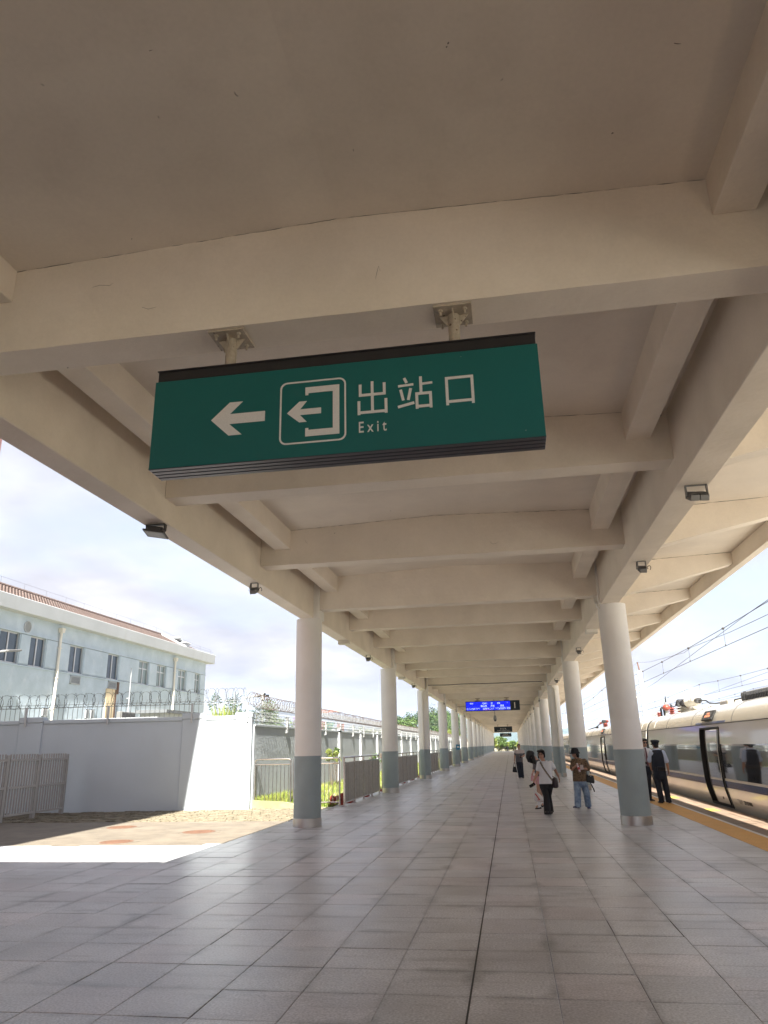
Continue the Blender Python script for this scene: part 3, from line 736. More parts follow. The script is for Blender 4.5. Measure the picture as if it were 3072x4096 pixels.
# the pair of columns just outside the frame
dup(cl, (XL, Y0-BAY, 0), 'round white and grey column just ahead of the nearest one, beside the yard'); dup(cr_, (XR, Y0-BAY, 0), 'round white and grey column just ahead of the nearest one, beside the train')
def patch(par, a0, a1, z0, z1, rnd, r=.3178, wob=.05):
    m = MB(); n = 22; c = par.location; vs = []
    tops = [z1+rnd.uniform(-wob,wob)*.5 - (wob*1.5 if i in (0, n) else 0) for i in range(n+1)]; bots = [z0+rnd.uniform(-wob,wob)*.2 for i in range(n+1)]
    for zz in range(5):
        for i in range(n+1):
            e0 = a0+rnd.uniform(0,.05); ang = a0+(a1-a0)*i/n
            z = bots[i]+(tops[i]-bots[i])*zz/4
            vs.append((c.x+r*math.cos(ang), c.y+r*math.sin(ang), z))
    m.add(vs, [(q*(n+1)+i, q*(n+1)+i+1, (q+1)*(n+1)+i+1, (q+1)*(n+1)+i) for q in range(4) for i in range(n)], True)
    return part('repaint_patch', m, M['col_patch'], par)
rp = random.Random(8)
patch(c0r, math.radians(-158), math.radians(-8), 1.531, 2.17, rp, wob=.03)
patch(c1l, math.radians(-125), math.radians(-62), 1.60, 1.84, rp, wob=.09)
# rain pipes on the third pair of columns
def rain_pipe(par, x, y, sx, top):
    m = MB(); m.tube([(x+sx*.30,y+.02,5.60),(x+sx*.30,y,4.92),(x+sx*.27,y,4.82),(x+.05*sx,y-.02,4.62),(x,y-.02,4.52),(x,y-.02,1.53)], .055, 12); part('rain_pipe', m, M['pvc'], par)
    m = MB(); m.cyl((x,y-.02,1.53),(x,y-.02,.0), .0555, 12); m.cyl((x,y-.02,.86),(x,y-.02,1.12), .070, 12); m.cyl((x,y-.02,1.06),(x,y-.02,1.10), .085, 12); m.box(x-.10,x+.13,y-.05,y-.0,1.15,1.19); m.box(x-.10,x+.13,y-.05,y-.0,.87,.91)
    part('rain_pipe', m, M['col_grey'], par)
rain_pipe(c2l, -4.70, Y0+2*BAY-.385, 1, 5.6); rain_pipe(c2r, 2.62, Y0+2*BAY-.385, -1, 5.6)
m = MB(); m.cyl((2.24, 17.52, 4.86), (2.24, 17.52, 5.1), .06, 10); m.cyl((2.22,17.40,4.78),(2.27,17.42,4.98), .05, 10); m.ell((2.26,17.36,4.74), (.045,.045,.06)); m.cyl((2.27,17.36,4.70),(2.33,17.34,4.62), .035, 8)
part('pipe_fitting', m, M['pvc'], c0r)
# blue notice on a far fence-side column
nb = MB(); nb.box(XL+.03, XL+.40, Y0+4*BAY-.345, Y0+4*BAY-.325, 1.36, 1.80)
o = nb.build('notice_plate', M['blue_poster']); tag(o, 'small blue notice fixed to a fence-side column', 'notice')
m = MB(); m.box(XL+.12, XL+.31, Y0+4*BAY-.349, Y0+4*BAY-.346, 1.52, 1.66); sub('print', m, M['sign_white'], o)

# ---------------------------------------------------------------- cable along a beam
m = MB(); yb = by(9)-.20
m.tube([(x, yb, 4.985+.012*math.sin(x*2.3)) for x in [-4.4+.4*i for i in range(17)]], .018, 6)
o = m.build('cable', M['dark_grey_metal']); tag(o, 'dark cable run across the canopy beam in front of the screen', 'cable')
m = MB(); yb = by(15)-.20
m.tube([(x, yb, 4.98+.012*math.sin(x*2.3)) for x in [-4.4+.4*i for i in range(17)]], .018, 6)
o = m.build('cable', M['dark_grey_metal']); tag(o, 'dark cable run across the canopy beam behind the screen', 'cable')
# ---------------------------------------------------------------- hanging signs
def hanger_mb(px, yc, ztop, zbot, s=1.0):
    m = MB(); h = .148*s
    m.box(px-h, px+h, yc-h, yc+h, ztop-.020, ztop-.002)
    m.cyl((px, yc, ztop-.02), (px, yc, zbot), .045*s, 20)
    for (dx, dy) in ((1,0),(-1,0),(0,1),(0,-1)):      # gusset plates
        a = Vector((dx, dy, 0)); n = Vector((-dy, dx, 0)); c = Vector((px, yc, 0))
        p = [c+a*.042*s+Vector((0,0,ztop-.02)), c+a*.115*s+Vector((0,0,ztop-.02)), c+a*.042*s+Vector((0,0,ztop-.115))]
        m.add([q+n*.005 for q in p]+[q-n*.005 for q in p], [(0,1,2),(5,4,3),(0,3,4,1),(1,4,5,2),(2,5,3,0)])
    for sx in (-1, 1):
        for sy in (-1, 1):
            x, y = px+sx*.095*s, yc+sy*.095*s
            m.cyl((x,y,ztop-.02),(x,y,ztop-.036), .020*s, 6); m.cyl((x,y,ztop-.03),(x,y,ztop-.068), .009*s, 8)
    return m
yS = by(0)
sign = thing('exit_sign', 'large green hanging exit sign with white arrow and lettering under the canopy beam', 'sign', (-1.1, yS, ZC))
for px in (-2.045, -.205):
    part('hanger', hanger_mb(px, yS-.01, ZC, 4.62), M['hanger'], sign)
fy = 4.935
m = MB(); m.box(-2.632, .408, fy+.012, 5.165, 3.800, 4.552)
part('casing', m, M['sign_case'], sign, bevel=.004)
m = MB(); m.box(-2.628, .404, fy+.02, 5.15, 4.556, 4.648); m.box(-2.634, .410, fy+.004, 5.17, 4.640, 4.652)
part('top_cap', m, M['sign_case'], sign, bevel=.004)
m = MB(); m.box(-2.637, .413, fy, fy+.011, 3.788, 4.545)
panel = part('face_panel', m, M['sign_green'], sign, bevel=.002)
# ribbed underside
m = MB()
for i in range(4):
    y0 = fy+.004+i*.060; m.box(-2.642, .415, y0, y0+.050, 3.783-.002*i, 3.797)
m.box(-2.640, .413, fy+.002, 5.172, 3.7885, 3.7995)
part('bottom_rail', m, M['sign_trim'], sign, bevel=.003)
yl = fy-.0035
def flat(mb, poly):     # polygon (x,z) standing 3 mm proud of the face
    mb.prism(poly, yl, fy-.0002, 'XZ'); return mb
m = MB(); flat(m, [(-2.142,4.157),(-1.993,4.298),(-1.886,4.298),(-1.990,4.197),(-1.702,4.197),(-1.702,4.112),(-1.990,4.112),(-1.886,4.015),(-1.993,4.015)])
part('arrow', m, M['sign_white'], sign)
m = MB()
def rrect(x0, x1, z0, z1, r, n=6):
    pts = []
    for (cx, cz, a0) in ((x1-r,z1-r,0),(x0+r,z1-r,90),(x0+r,z0+r,180),(x1-r,z0+r,270)):
        for i in range(n+1):
            a = math.radians(a0+90*i/n); pts.append((cx+r*math.cos(a), cz+r*math.sin(a)))
    return pts
o1 = rrect(-1.582,-1.056,3.893,4.422,.055); i1 = rrect(-1.569,-1.069,3.906,4.409,.045)
nn = len(o1); vs = [(x,yl,z) for x,z in o1]+[(x,yl,z) for x,z in i1]+[(x,fy,z) for x,z in o1]+[(x,fy,z) for x,z in i1]
fs = []
for i in range(nn):
    j = (i+1) % nn; fs += [(i,j,nn+j,nn+i),(2*nn+i,2*nn+j,j,i),(nn+i,nn+j,3*nn+j,3*nn+i)]
m.add(vs, fs); part('icon_frame', m, M['sign_white'], sign)
m = MB()
flat(m, [(-1.379,4.365),(-1.109,4.365),(-1.109,3.949),(-1.376,3.949),(-1.376,4.018),(-1.352,4.018),(-1.352,4.002),(-1.160,4.002),(-1.160,4.314),(-1.355,4.314),(-1.355,4.297),(-1.379,4.297)])
flat(m, [(-1.524,4.156),(-1.426,4.247),(-1.366,4.247),(-1.420,4.181),(-1.253,4.181),(-1.253,4.133),(-1.420,4.133),(-1.366,4.072),(-1.426,4.072)])
part('exit_icon', m, M['sign_white'], sign)
from mathutils import Vector as V_
W_ = .095
STROKES = {'出': [(.5,0.04,.5,1.0,W_),(.07,.93,.07,.56,W_),(.93,.93,.93,.56,W_),(.03,.595,.97,.595,W_),(.02,.42,.02,0,W_),(.98,.44,.98,0,W_),(-.02,.065,1.02,.065,W_)],
 '站': [(.20,1.0,.27,.84,W_),(.02,.755,.46,.775,W_*.9),(.09,.64,.16,.30,W_),(.38,.66,.30,.30,W_),(.0,.10,.47,.20,W_),(.67,1.0,.67,.47,W_),(.67,.765,1.0,.775,W_*.9),(.545,.50,.545,.0,W_),(.935,.50,.935,.0,W_),(.51,.465,.97,.465,W_),(.51,.07,.97,.07,W_)],
 '口': [(.045,1.0,.045,.0,W_),(.955,1.0,.955,.0,W_),(0,.955,1.0,.955,W_),(0,.12,1.0,.12,W_)]}
for ch, x0, x1, z0, z1 in (('出',-.960,-.742,4.086,4.362), ('站',-.656,-.388,4.095,4.362), ('口',-.290,-.080,4.101,4.335)):
    m = MB()
    for q, (a, b, c, d, w) in enumerate(STROKES[ch]):
        p0_, p1_ = V_((x0+a*(x1-x0), z0+b*(z1-z0))), V_((x0+c*(x1-x0), z0+d*(z1-z0))); dd = (p1_-p0_).normalized(); nn_ = V_((-dd.y, dd.x))*w*.5*.225
        pr = yl-.0003*q
        m.prism([tuple(p0_+nn_), tuple(p0_-nn_), tuple(p1_-nn_), tuple(p1_+nn_)], pr, fy-.0002, 'XZ')
    part('character', m, M['sign_white'], sign)
m = MB(); add_text(m, 'E x i t', .1, (-.852, fy-.002, 3.984), fit=.212, fith=.090, thick=.003, bold=.0008)
part('lettering', m, M['sign_white'], sign)

# blue departure screen
yD = by(12)
scr = thing('departure_screen', 'blue lit departure screen with a white number 1 hanging over the platform', 'screen', (-1.0, yD, ZC))
for px in (-2.10, -.02):
    m = hanger_mb(px, yD, ZC, 4.70, 1.3); m.ell((px, yD, 4.74), (.20,.10,.07), 12, 6); part('hanger', m, M['hanger'], scr)
m = MB(); m.box(-2.985, .885, yD-.13, yD+.13, 4.03, 4.715); part('casing', m, M['sign_navy'], scr, bevel=.01)
m = MB(); m.box(-2.945, .205, yD-.142, yD-.131, 4.075, 4.675); part('display', m, M['led_blue'], scr)
m = MB(); yy = yD-.146
for s, x, z, h in (('08:10',-2.55,4.56,.085),('C6911',-1.60,4.55,.105),('次',-1.10,4.555,.12),('8:56',-.60,4.555,.10),('↘',0.0,4.57,.06),('佛山西',-1.68,4.37,.125),('开往',-1.05,4.37,.125),('茂名',-.38,4.37,.125)):
    add_text(m, s, h*1.2, (x, yy, z), fith=h*1.15, thick=.004)
rl = random.Random(4)
for (x0, x1, d) in ((-2.9,-2.0,.5),(-1.75,-1.3,.95),(-1.25,-.95,.3),(-.85,-.15,.9),(-.05,.2,.9)):
    x = x0
    while x < x1:
        for z in range(7):
            if rl.random() < d*.55: m.box(x, x+.022, yy-.002, yy+.002, 4.115+z*.020, 4.130+z*.020)
        x += .030
part('characters', m, M['led_white'], scr)
m = MB(); x = -1.75
while x < -1.2:
    for z in range(3):
        if rl.random() < .3: m.box(x, x+.022, yy-.003, yy+.001, 4.092+z*.014, 4.103+z*.014)
    x += .03
part('characters', m, M['led_red'], scr)
m = MB(); add_text(m, '1', .5, (.53, yD-.134, 4.37), fith=.40, thick=.006, bold=.008); part('number', m, M['sign_white'], scr)
# dome camera on a drop pole behind the screen
yq = by(13)+1.2
cam = thing('dome_camera', 'white dome camera on a drop pole below the departure screen', 'camera', (-1.02, yq, ZI))
m = MB(); m.cyl((-1.02,yq,5.80),(-1.02,yq,3.86), .025, 8); part('drop_pole', m, M['white_metal'], cam)
m = MB(); m.lathe([(.06,3.90),(.10,3.82),(.125,3.72),(.13,3.60),(.12,3.56)], (-1.02,yq,0), 16); part('housing', m, M['white_metal'], cam)
m = MB(); m.ell((-1.02,yq,3.55), (.105,.105,.11), 14, 8); b = part('dome', m, M['lamp_grey'], cam)
m = MB(); m.cyl((-.99,yq-.08,3.54),(-.985,yq-.12,3.535), .045, 12); sub('lens', m, M['black_metal'], b)

def name_sign(k, lab):
    y = by(k)
    t = thing('station_name_sign', lab, 'sign', (-.9, y, ZC), 'hanging station name signs')
    for px in (-1.83, -.20):
        part('hanger', hanger_mb(px, y, ZC, 4.58, 1.2), M['hanger'], t)
    x0, x1 = -2.48, .54
    m = MB(); m.box(x0, x1, y-.11, y+.11, 3.76, 4.60); part('casing', m, M['sign_navy'], t, bevel=.006)
    m = MB(); m.box(x0, x1, y-.115, y+.115, 3.70, 3.757); part('bottom_rail', m, M['alu'], t)
    m = MB(); add_text(m, '台 山 站', .3, (-.97, y-.114, 4.28), fith=.28, thick=.006); part('characters', m, M['sign_white'], t)
    m = MB(); add_text(m, 'Taishan Railway Station', .2, (-.90, y-.114, 3.96), fit=2.15, thick=.006); part('lettering', m, M['sign_white'], t)
name_sign(30, 'dark station name board hanging nearer, directly behind the departure screen')
name_sign(48, 'dark station name board hanging farther, at the open end of the canopy')

# ---------------------------------------------------------------- lamps and boxes on the main beams
def flood_big(x, y, lab, flip=1):
    t = thing('floodlight', lab, 'floodlight', (x, y, ZM), 'floodlights under the main beams')
    m = MB(); m.box(x-.13, x+.13, y-.03, y+.03, ZM-.010, ZM); 
    for s in (-1, 1): m.prism([(y-.045,ZM),(y+.045,ZM),(y+.03,ZM-.10),(y-.03,ZM-.10)], x+s*.135-.004, x+s*.135+.004, 'YZ')
    part('bracket', m, M['dark_grey_metal'], t)
    R = rotz(.25) @ Matrix.Rotation(math.radians(8*flip), 3, 'Y')
    ax, ay, az = R @ Vector((1,0,0)), R @ Vector((0,1,0)), R @ Vector((0,0,1)); c = Vector((x, y, ZM-.135))
    m = MB(); m.obox(c, ax, ay, az, .145, .17, .012)
    for i in range(9): m.obox(c+ay*(-.12+.03*i)+az*.036, ax, ay, az, .10-.008*abs(i-4), .006, .026)
    m.obox(c+az*.055, ax, ay, az, .10, .10, .03)
    part('body', m, M['dark_grey_metal'], t)
    m = MB(); m.obox(c-az*.0135, ax, ay, az, .125, .15, .003); part('lens', m, M['lamp_glass'], t)
flood_big(-4.70, 9.15, 'flat square floodlight under the fence-side beam, the nearest lamp there')
def flood_small(x, y, lab, twin=False, rz=0.0, loop=True):
    t = thing('floodlight', lab, 'floodlight', (x, y, ZM), 'floodlights under the main beams')
    w = .062 if not twin else .118
    m = MB(); m.box(x-w-.012, x+w+.012, y-.022, y+.022, ZM-.008, ZM)
    for s in (-1, 1): m.box(x+s*(w+.008)-.007, x+s*(w+.008)+.007, y-.03, y+.03, ZM-.15, ZM-.008)
    part('bracket', m, M['lamp_grey'], t)
    R = rotz(rz) @ Matrix.Rotation(math.radians(28), 3, 'X'); ax, ay, az = R @ Vector((1,0,0)), R @ Vector((0,1,0)), R @ Vector((0,0,1)); c = Vector((x, y, ZM-.155))
    m = MB()
    for s in ((-.5,.5) if twin else (0,)):
        cc = c+ax*w*s*1.02; hw = w*.47 if twin else w*.94
        m.obox(cc, ax, ay, az, hw, .085, .035)
        for i in range(5): m.obox(cc+ax*hw*(-.8+.4*i)+az*.045, ax, ay, az, .004, .075, .014)
    bdy = part('body', m, M['lamp_grey'], t, bevel=.003)
    m = MB()
    for s in ((-.5,.5) if twin else (0,)): m.obox(c+ax*w*s*1.02-az*.037, ax, ay, az, (w*.40 if twin else w*.8), .072, .003)
    part('lens', m, M['lamp_glass'], t)
    if loop:
        m = MB(); cc = Vector((x, y, ZM-.13)); pts = []
        for i in range(13):
            a = math.pi*1.5*i/12-.6; pts.append(cc+Vector((w+.015+.042*(1-math.cos(a)*.7), .02*math.sin(a*2), .038*math.sin(a))))
        m.tube(pts, .006, 6)
        part('cable', m, M['rubber'], t); m = MB()
        m.tube([cc+Vector((-w,0,.02)),cc+Vector((-w-.04,-.02,-.02)),cc+Vector((-w-.03,-.01,.05)),cc+Vector((-w-.02,0,.12))], .006, 6)
        part('cable', m, M['rubber'], t)
flood_small(2.53, 9.12, 'twin floodlight under the train-side beam, the nearest lamp there', True, .15, False)
flood_small(2.53, 13.15, 'small floodlight with a cable loop under the train-side beam', False, .1)
flood_small(-4.62, 13.10, 'small floodlight with a cable loop under the fence-side beam', False, -.1)
flood_small(-4.62, 25.0, 'small floodlight under the fence-side beam between the first two columns', False, -.1)
flood_small(2.50, 25.4, 'small floodlight under the train-side beam between the first two columns', False, .1)
flood_small(-4.62, 37.5, 'small floodlight under the fence-side beam before the column with the pipe', False, -.1)
flood_small(2.47, 37.4, 'small floodlight under the train-side beam before the column with the pipe', False, .1)
for x, y, lab in ((-4.66, 21.3, 'pale junction box under the fence-side beam just past the nearest column'), (2.50, 21.3, 'pale junction box under the train-side beam just past the nearest column'), (-4.66, 33.6, 'pale junction box under the fence-side beam past the second column'), (2.46, 33.6, 'pale junction box under the train-side beam past the second column'), (-4.66, 45.9, 'pale junction box under the fence-side beam past the third column'), (2.46, 45.9, 'pale junction box under the train-side beam past the third column')):
    t = thing('junction_box', lab, 'junction box', (x, y, ZM), 'junction boxes under the main beams')
    m = MB(); m.box(x-.16, x+.16, y-.14, y+.14, ZM-.10, ZM-.001); part('box', m, M['pvc'], t, bevel=.012, seg=2)
    m = MB(); m.box(x-.165, x+.165, y-.145, y+.145, ZM-.112, ZM-.1005)
    for s in (-.1, 0, .1): m.box(x+s-.02, x+s+.02, y-.149, y-.1455, ZM-.108, ZM-.104)
    part('lid', m, M['pvc'], t, bevel=.006)
# small speaker and camera clutter at column heads further on
for j in range(3, 9):
    for sx, xx, side in ((1, -4.50, 'fence'), (-1, 2.26, 'train')):
        y = Y0+j*BAY-.6
        t = thing('bullet_camera', f'small dark camera bracket at the {words[j]} column head of the {side} side', 'camera', (xx, y, ZM), 'small cameras at the column heads')
        m = MB(); m.box(xx-.05, xx+.05, y-.05, y+.05, ZM-.02, ZM); m.cyl((xx,y,ZM-.02),(xx,y,ZM-.12), .02, 8); part('bracket', m, M['lamp_grey'], t)
        m = MB(); m.cyl((xx+.02*sx,y-.16,ZM-.16),(xx,y+.10,ZM-.12), .05, 10); part('body', m, M['dark_grey_metal'], t)
# ---------------------------------------------------------------- boundary walls
def wy(x): return 22.76+.12*(x+7.95)                 # the front wall stands at a slight angle to the platform
WD = Vector((1, .12, 0)).normalized(); WN = Vector((.12, -1, 0)).normalized()     # along, towards the viewer
def wp(x, out=0, z=0): return Vector((x, wy(x), z))+WN*out
fw_ = thing('boundary_wall', 'pale grey rendered boundary wall with pilasters facing the yard', 'wall', (-8, wy(-8), 0))
def wbox(mb, x0, x1, o0, o1, z0, z1):
    c = (wp(x0, (o0+o1)/2)+wp(x1, (o0+o1)/2))/2; c.z = (z0+z1)/2
    return mb.obox(c, WD, -WN, (0,0,1), (wp(x1)-wp(x0)).length/2, abs(o1-o0)/2, (z1-z0)/2)
m = MB(); wbox(m, -26, -9.605, -.24, 0, -.3, 2.62); wbox(m, -9.59, -7.96, -.24, 0, -.3, 2.62); part('wall_face', m, M['wall_light'], fw_, bevel=.01)
m = MB(); wbox(m, -26, -15.36, -.27, .03, 2.62, 2.735); wbox(m, -14.59, -10.15, -.27, .03, 2.62, 2.735); wbox(m, -9.40, -8.46, -.27, .03, 2.62, 2.735); part('coping', m, M['wall_light'], fw_, bevel=.01)
for x0, x1, zt in ((-15.35,-14.60,2.83), (-10.14,-9.41,2.83), (-8.45,-7.95,2.83)):
    m = MB(); wbox(m, x0, x1, -.28, .05, -.3, 2.655); wbox(m, x0-.015, x1+.012, -.30, .07, 2.665, zt); wbox(m, x0+.01, x1-.01, -.27, .04, 2.64, 2.70)
    part('pilaster', m, M['wall_light'], fw_, bevel=.012)
# side wall running away beside the platform
sw = thing('boundary_wall', 'blue-grey rendered boundary wall running along the grass behind the railings', 'wall', (-7.9, 23, 0))
X_W = -7.93
m = MB(); m.box(X_W-.24, X_W, 22.95, 140, -.3, 2.40); part('wall_face', m, M['wall_grey'], sw)
m = MB(); m.box(X_W-.27, X_W+.035, 22.95, 140, 2.402, 2.475); part('coping', m, M['wall_grey'], sw, bevel=.01)
y = 34.9; npil = 0
while y < 138:
    m = MB(); m.box(X_W+.001, X_W+.10, y-.16, y+.16, -.2, 2.40); m.box(X_W-.28, X_W+.12, y-.20, y+.20, 2.478, 2.56)
    part('pilaster', m, M['wall_white'], sw); y += 5.2

# ---------------------------------------------------------------- spiked fence and razor wire on the front wall
sf = thing('security_fence', 'steel spike fence with posts along the top of the pale front wall', 'fence', (-8, wy(-8), 2.7), 'security fences on the walls')
m = MB(); m.tube([wp(-17.5,.02,3.10), wp(-8.05,.02,3.12)], .009, 6); m.tube([wp(-17.5,.02,3.19), wp(-8.05,.02,3.20)], .007, 6)
part('rail', m, M['white_metal'], sf)
x = -17.4; sp = None
while x < -8.1:
    if sp is None:
        mm = MB(); mm.tube([(0,0,2.74),(0,0,3.12),(.03,-.02,3.20),(.07,-.05,3.29)], [.008,.008,.007,.004], 5); sp = mm.mesh('picket', M['white_metal'])
    o = link('picket', sp); o.location = wp(x, .02); o.location.z = 0; child(o, sf); x += .155
for x in (-17.9, -15.14, -12.51, -9.84, -8.09):
    m = MB(); m.obox(wp(x, .085, 2.84), WD, -WN, (0,0,1), .028, .028, .29); m.obox(wp(x, .06, 2.60), WD, -WN, (0,0,1), .03, .055, .012); m.cyl(wp(x+.04,.08,2.72), wp(x+.06,.08,2.72), .02, 6)
    part('post', m, M['mast_paint'], sf)
def coil(path, r, pitch, wire, barb, rnd, mb, nseg=22, yaw=.55):
    """concertina: overlapping rings turned alternately left and right, with barbs"""
    path = [Vector(p) for p in path]; seg = []; tot = 0
    for a, b in zip(path, path[1:]): seg.append((a, b, tot, tot+(b-a).length)); tot += (b-a).length
    def at(s):
        for a, b, s0, s1 in seg:
            if s <= s1: return a+(b-a)*((s-s0)/(s1-s0)), (b-a).normalized()
        return seg[-1][1], (seg[-1][1]-seg[-1][0]).normalized()
    n = int(tot/pitch); up = Vector((0,0,1))
    for i in range(n):
        c, d = at(tot*(i+.5)/n+rnd.uniform(-.12,.12)*pitch); side = d.cross(up).normalized()
        ya = yaw*(1 if i % 2 else -1)+rnd.uniform(-.12,.12); e = side*math.cos(ya)+d*math.sin(ya); u = (up+d*rnd.uniform(-.12,.12)).normalized()
        rr = r*rnd.uniform(.94,1.05); c = c+up*rnd.uniform(-.012,.012); pts = []
        for k in range(nseg):
            a = 2*math.pi*k/nseg; pts.append(c+e*rr*math.cos(a)+u*rr*math.sin(a))
        mb.tube(pts, wire, 4, True)
        if barb:
            for k in range(nseg):
                p = (pts[k]+pts[(k+1) % nseg])/2; dd = (pts[(k+1) % nseg]-pts[k]).normalized(); q = Vector((rnd.uniform(-1,1), rnd.uniform(-1,1), rnd.uniform(-1,1))); q = (q-dd*q.dot(dd)).normalized()
                mb.obox(p, dd, q, dd.cross(q), .015, barb, .0022)
    return mb
rz_ = random.Random(31)
m = coil([wp(-17.8,.0,3.30), wp(-15,.0,3.31), wp(-12,.0,3.33), wp(-9.5,.0,3.37), wp(-8.12,.0,3.39)], .215, .15, .0038, .008, rz_, MB(), 22)
o = m.build('razor_wire', M['razor']); tag(o, 'dark razor wire coil stretched above the pale front wall', 'razor wire', 'razor wire coils')

# side wall fence: pickets bent over at the top
sg = thing('security_fence', 'white picket fence with bent tips along the top of the blue-grey side wall', 'fence', (X_W, 23, 2.45), 'security fences on the walls')
m = MB(); m.tube([(X_W-.02, 23, 2.58),(X_W-.02, 140, 2.55)], .010, 6); m.tube([(X_W-.02, 23, 2.98),(X_W-.02, 140, 2.92)], .010, 6); part('rail', m, M['white_metal'], sg)
pk = MB(); pk.tube([(0,0,2.46),(0,0,3.0),(.05,0,3.09),(.17,0,3.18)], [.009,.009,.008,.005], 5); pm = pk.mesh('picket', M['white_metal'])
rest = MB(); y = 23.1; n = 0
while y < 130:
    if n < 285: o = link('picket', pm); o.location = (X_W-.02, y, 0); child(o, sg)
    else: rest.tube([(X_W-.02,y,2.46),(X_W-.02,y,3.0),(X_W+.03,y,3.09),(X_W+.15,y,3.18)], [.014,.014,.012,.008], 4)
    n += 1; y += .115 if n < 285 else .18
part('pickets', rest, M['white_metal'], sg, kind='stuff')
y = 26.31
while y < 130:
    m = MB(); m.box(X_W+.036, X_W+.10, y-.035, y+.035, 2.26, 2.80); m.box(X_W+.001, X_W+.05, y-.05, y+.05, 2.24, 2.36); part('post', m, M['white_metal'], sg); y += 2.92
m = coil([(X_W+.03,22.4,3.24),(X_W+.05,24,3.17),(X_W+.05,26.5,3.17),(X_W+.05,31,3.13),(X_W+.05,36,3.11),(X_W+.05,48,3.08)], .20, .14, .0038, .008, rz_, MB(), 16)
o = m.build('razor_wire', M['razor_rust']); tag(o, 'rusty razor wire coil bunched above the blue-grey side wall', 'razor wire', 'razor wire coils')
m = coil([(X_W+.05,48,3.08),(X_W+.05,70,3.05),(X_W+.05,110,3.0)], .19, .24, .006, 0, rz_, MB(), 10)
o = m.build('razor_wire', M['razor_rust']); tag(o, 'far rusty razor wire coil past the white covered bank', 'razor wire', 'razor wire coils')

# ---------------------------------------------------------------- taupe yard fence on the far side of the yard
yf = thing('yard_fence', 'taupe steel picket fence across the yard in front of the pale wall', 'fence', (-13.45, 20, 0))
for y in (17.4, 18.82, 20.21, 21.62):
    m = MB(); m.box(-13.50, -13.40, y-.055, y+.055, .0, 1.70); part('post', m, M['fence_brown'], yf, bevel=.004)
ys = [17.4, 18.82, 20.21, 21.62]
pm = MB(); pm.box(-.015, .015, -.02, .02, .13, 1.72); pm = pm.mesh('picket', M['fence_brown'])
for a, b in zip(ys, ys[1:]):
    m = MB()
    for z in (.16, .86, 1.57): m.box(-13.40, -13.375, a+.05, b-.05, z-.028, z+.028)
    part('rail', m, M['fence_brown'], yf)
    n = 11
    for i in range(n):
        o = link('picket', pm); o.location = (-13.43, a+.055+(b-a-.11)*(i+.6)/n, 0); child(o, yf)

# ---------------------------------------------------------------- stainless railings
def bend_panel(mb, p0, p1, top=1.41):
    pass
rl_ = thing('railing', 'open stainless steel railing with thin bars across the grass beside the nearest column', 'railing', (-6.6, 23.15, 0), 'stainless railings by the grass')
def rail_panel(x0, x1, y, bars):
    m = MB(); r = .024
    m.tube([(x0,y,.02),(x0,y,1.33),(x0+.02,y,1.385),(x0+.08,y,1.405),(x1-.08,y,1.405),(x1-.02,y,1.385),(x1,y,1.33),(x1,y,.02)], .030, 10)
    m.cyl((x0,y,1.25),(x1,y,1.25), r, 10); m.cyl((x0,y,.13),(x1,y,.13), r, 10)
    part('frame', m, M['steel_rail'], rl_)
    for i in range(bars):
        mm = MB(); xx = x0+(x1-x0)*(i+.6)/(bars+.2); mm.cyl((xx,y,.13),(xx,y,1.25), .011, 8); part('bar', mm, M['steel_rail'], rl_)
rail_panel(-7.92, -6.76, 23.10, 9); rail_panel(-6.68, -5.23, 23.14, 11)
for xx, yy in ((-8.02, 23.05),):
    m = MB(); m.cyl((xx,yy,.0),(xx,yy,1.42), .034, 12); m.ell((xx,yy,1.42), (.04,.04,.03)); part('post', m, M['steel_rail'], rl_)
SX = -5.10
def side_rail(y0, y1, lab, individual):
    t = thing('railing', lab, 'railing', (SX, y0, 0), 'stainless railings by the grass')
    m = MB(); m.tube([(SX,y0,1.41),(SX,y1,1.41)], .030, 10); m.box(SX-.02, SX+.02, y0, y1, 1.235, 1.275); m.box(SX-.02, SX+.02, y0, y1, .09, .13)
    part('rail', m, M['steel_rail'], t)
    n = max(int(round((y1-y0)/1.44)), 1)
    for i in range(n+1):
        y = y0+.03+(y1-y0-.06)*i/n
        mm = MB(); mm.box(SX-.025, SX+.025, y-.025, y+.025, .0, 1.40); mm.box(SX-.06, SX+.06, y-.06, y+.06, -.01, .012); part('post', mm, M['steel_rail'], t)
    sm = MB(); sm.cyl((0,0,.12),(0,0,1.24), .016, 8); sm = sm.mesh('bar', M['steel_bar'])
    rest = MB(); k = int((y1-y0)/.11)
    for i in range(k):
        y = y0+(y1-y0)*(i+.5)/k
        if individual: o = link('bar', sm); o.location = (SX, y+.012*math.sin(i*7.3), 0); child(o, t)
        else: rest.cyl((SX,y,.12),(SX,y,1.24), .016, 5, False)
    if not individual: part('bars', rest, M['steel_bar'], t, kind='stuff')
side_rail(23.20, Y0+BAY-.36, 'dense stainless railing between the first and second columns', True)
side_rail(Y0+BAY+.36, Y0+2*BAY-.42, 'dense stainless railing between the second and third columns', True)
side_rail(Y0+2*BAY+.36, Y0+3*BAY-.36, 'dense stainless railing between the third and fourth columns', True)
for j in range(3, 9):
    side_rail(Y0+j*BAY+.36, Y0+(j+1)*BAY-.36, f'dense stainless railing between the {words[j]} and {words[j+1]} columns', False)

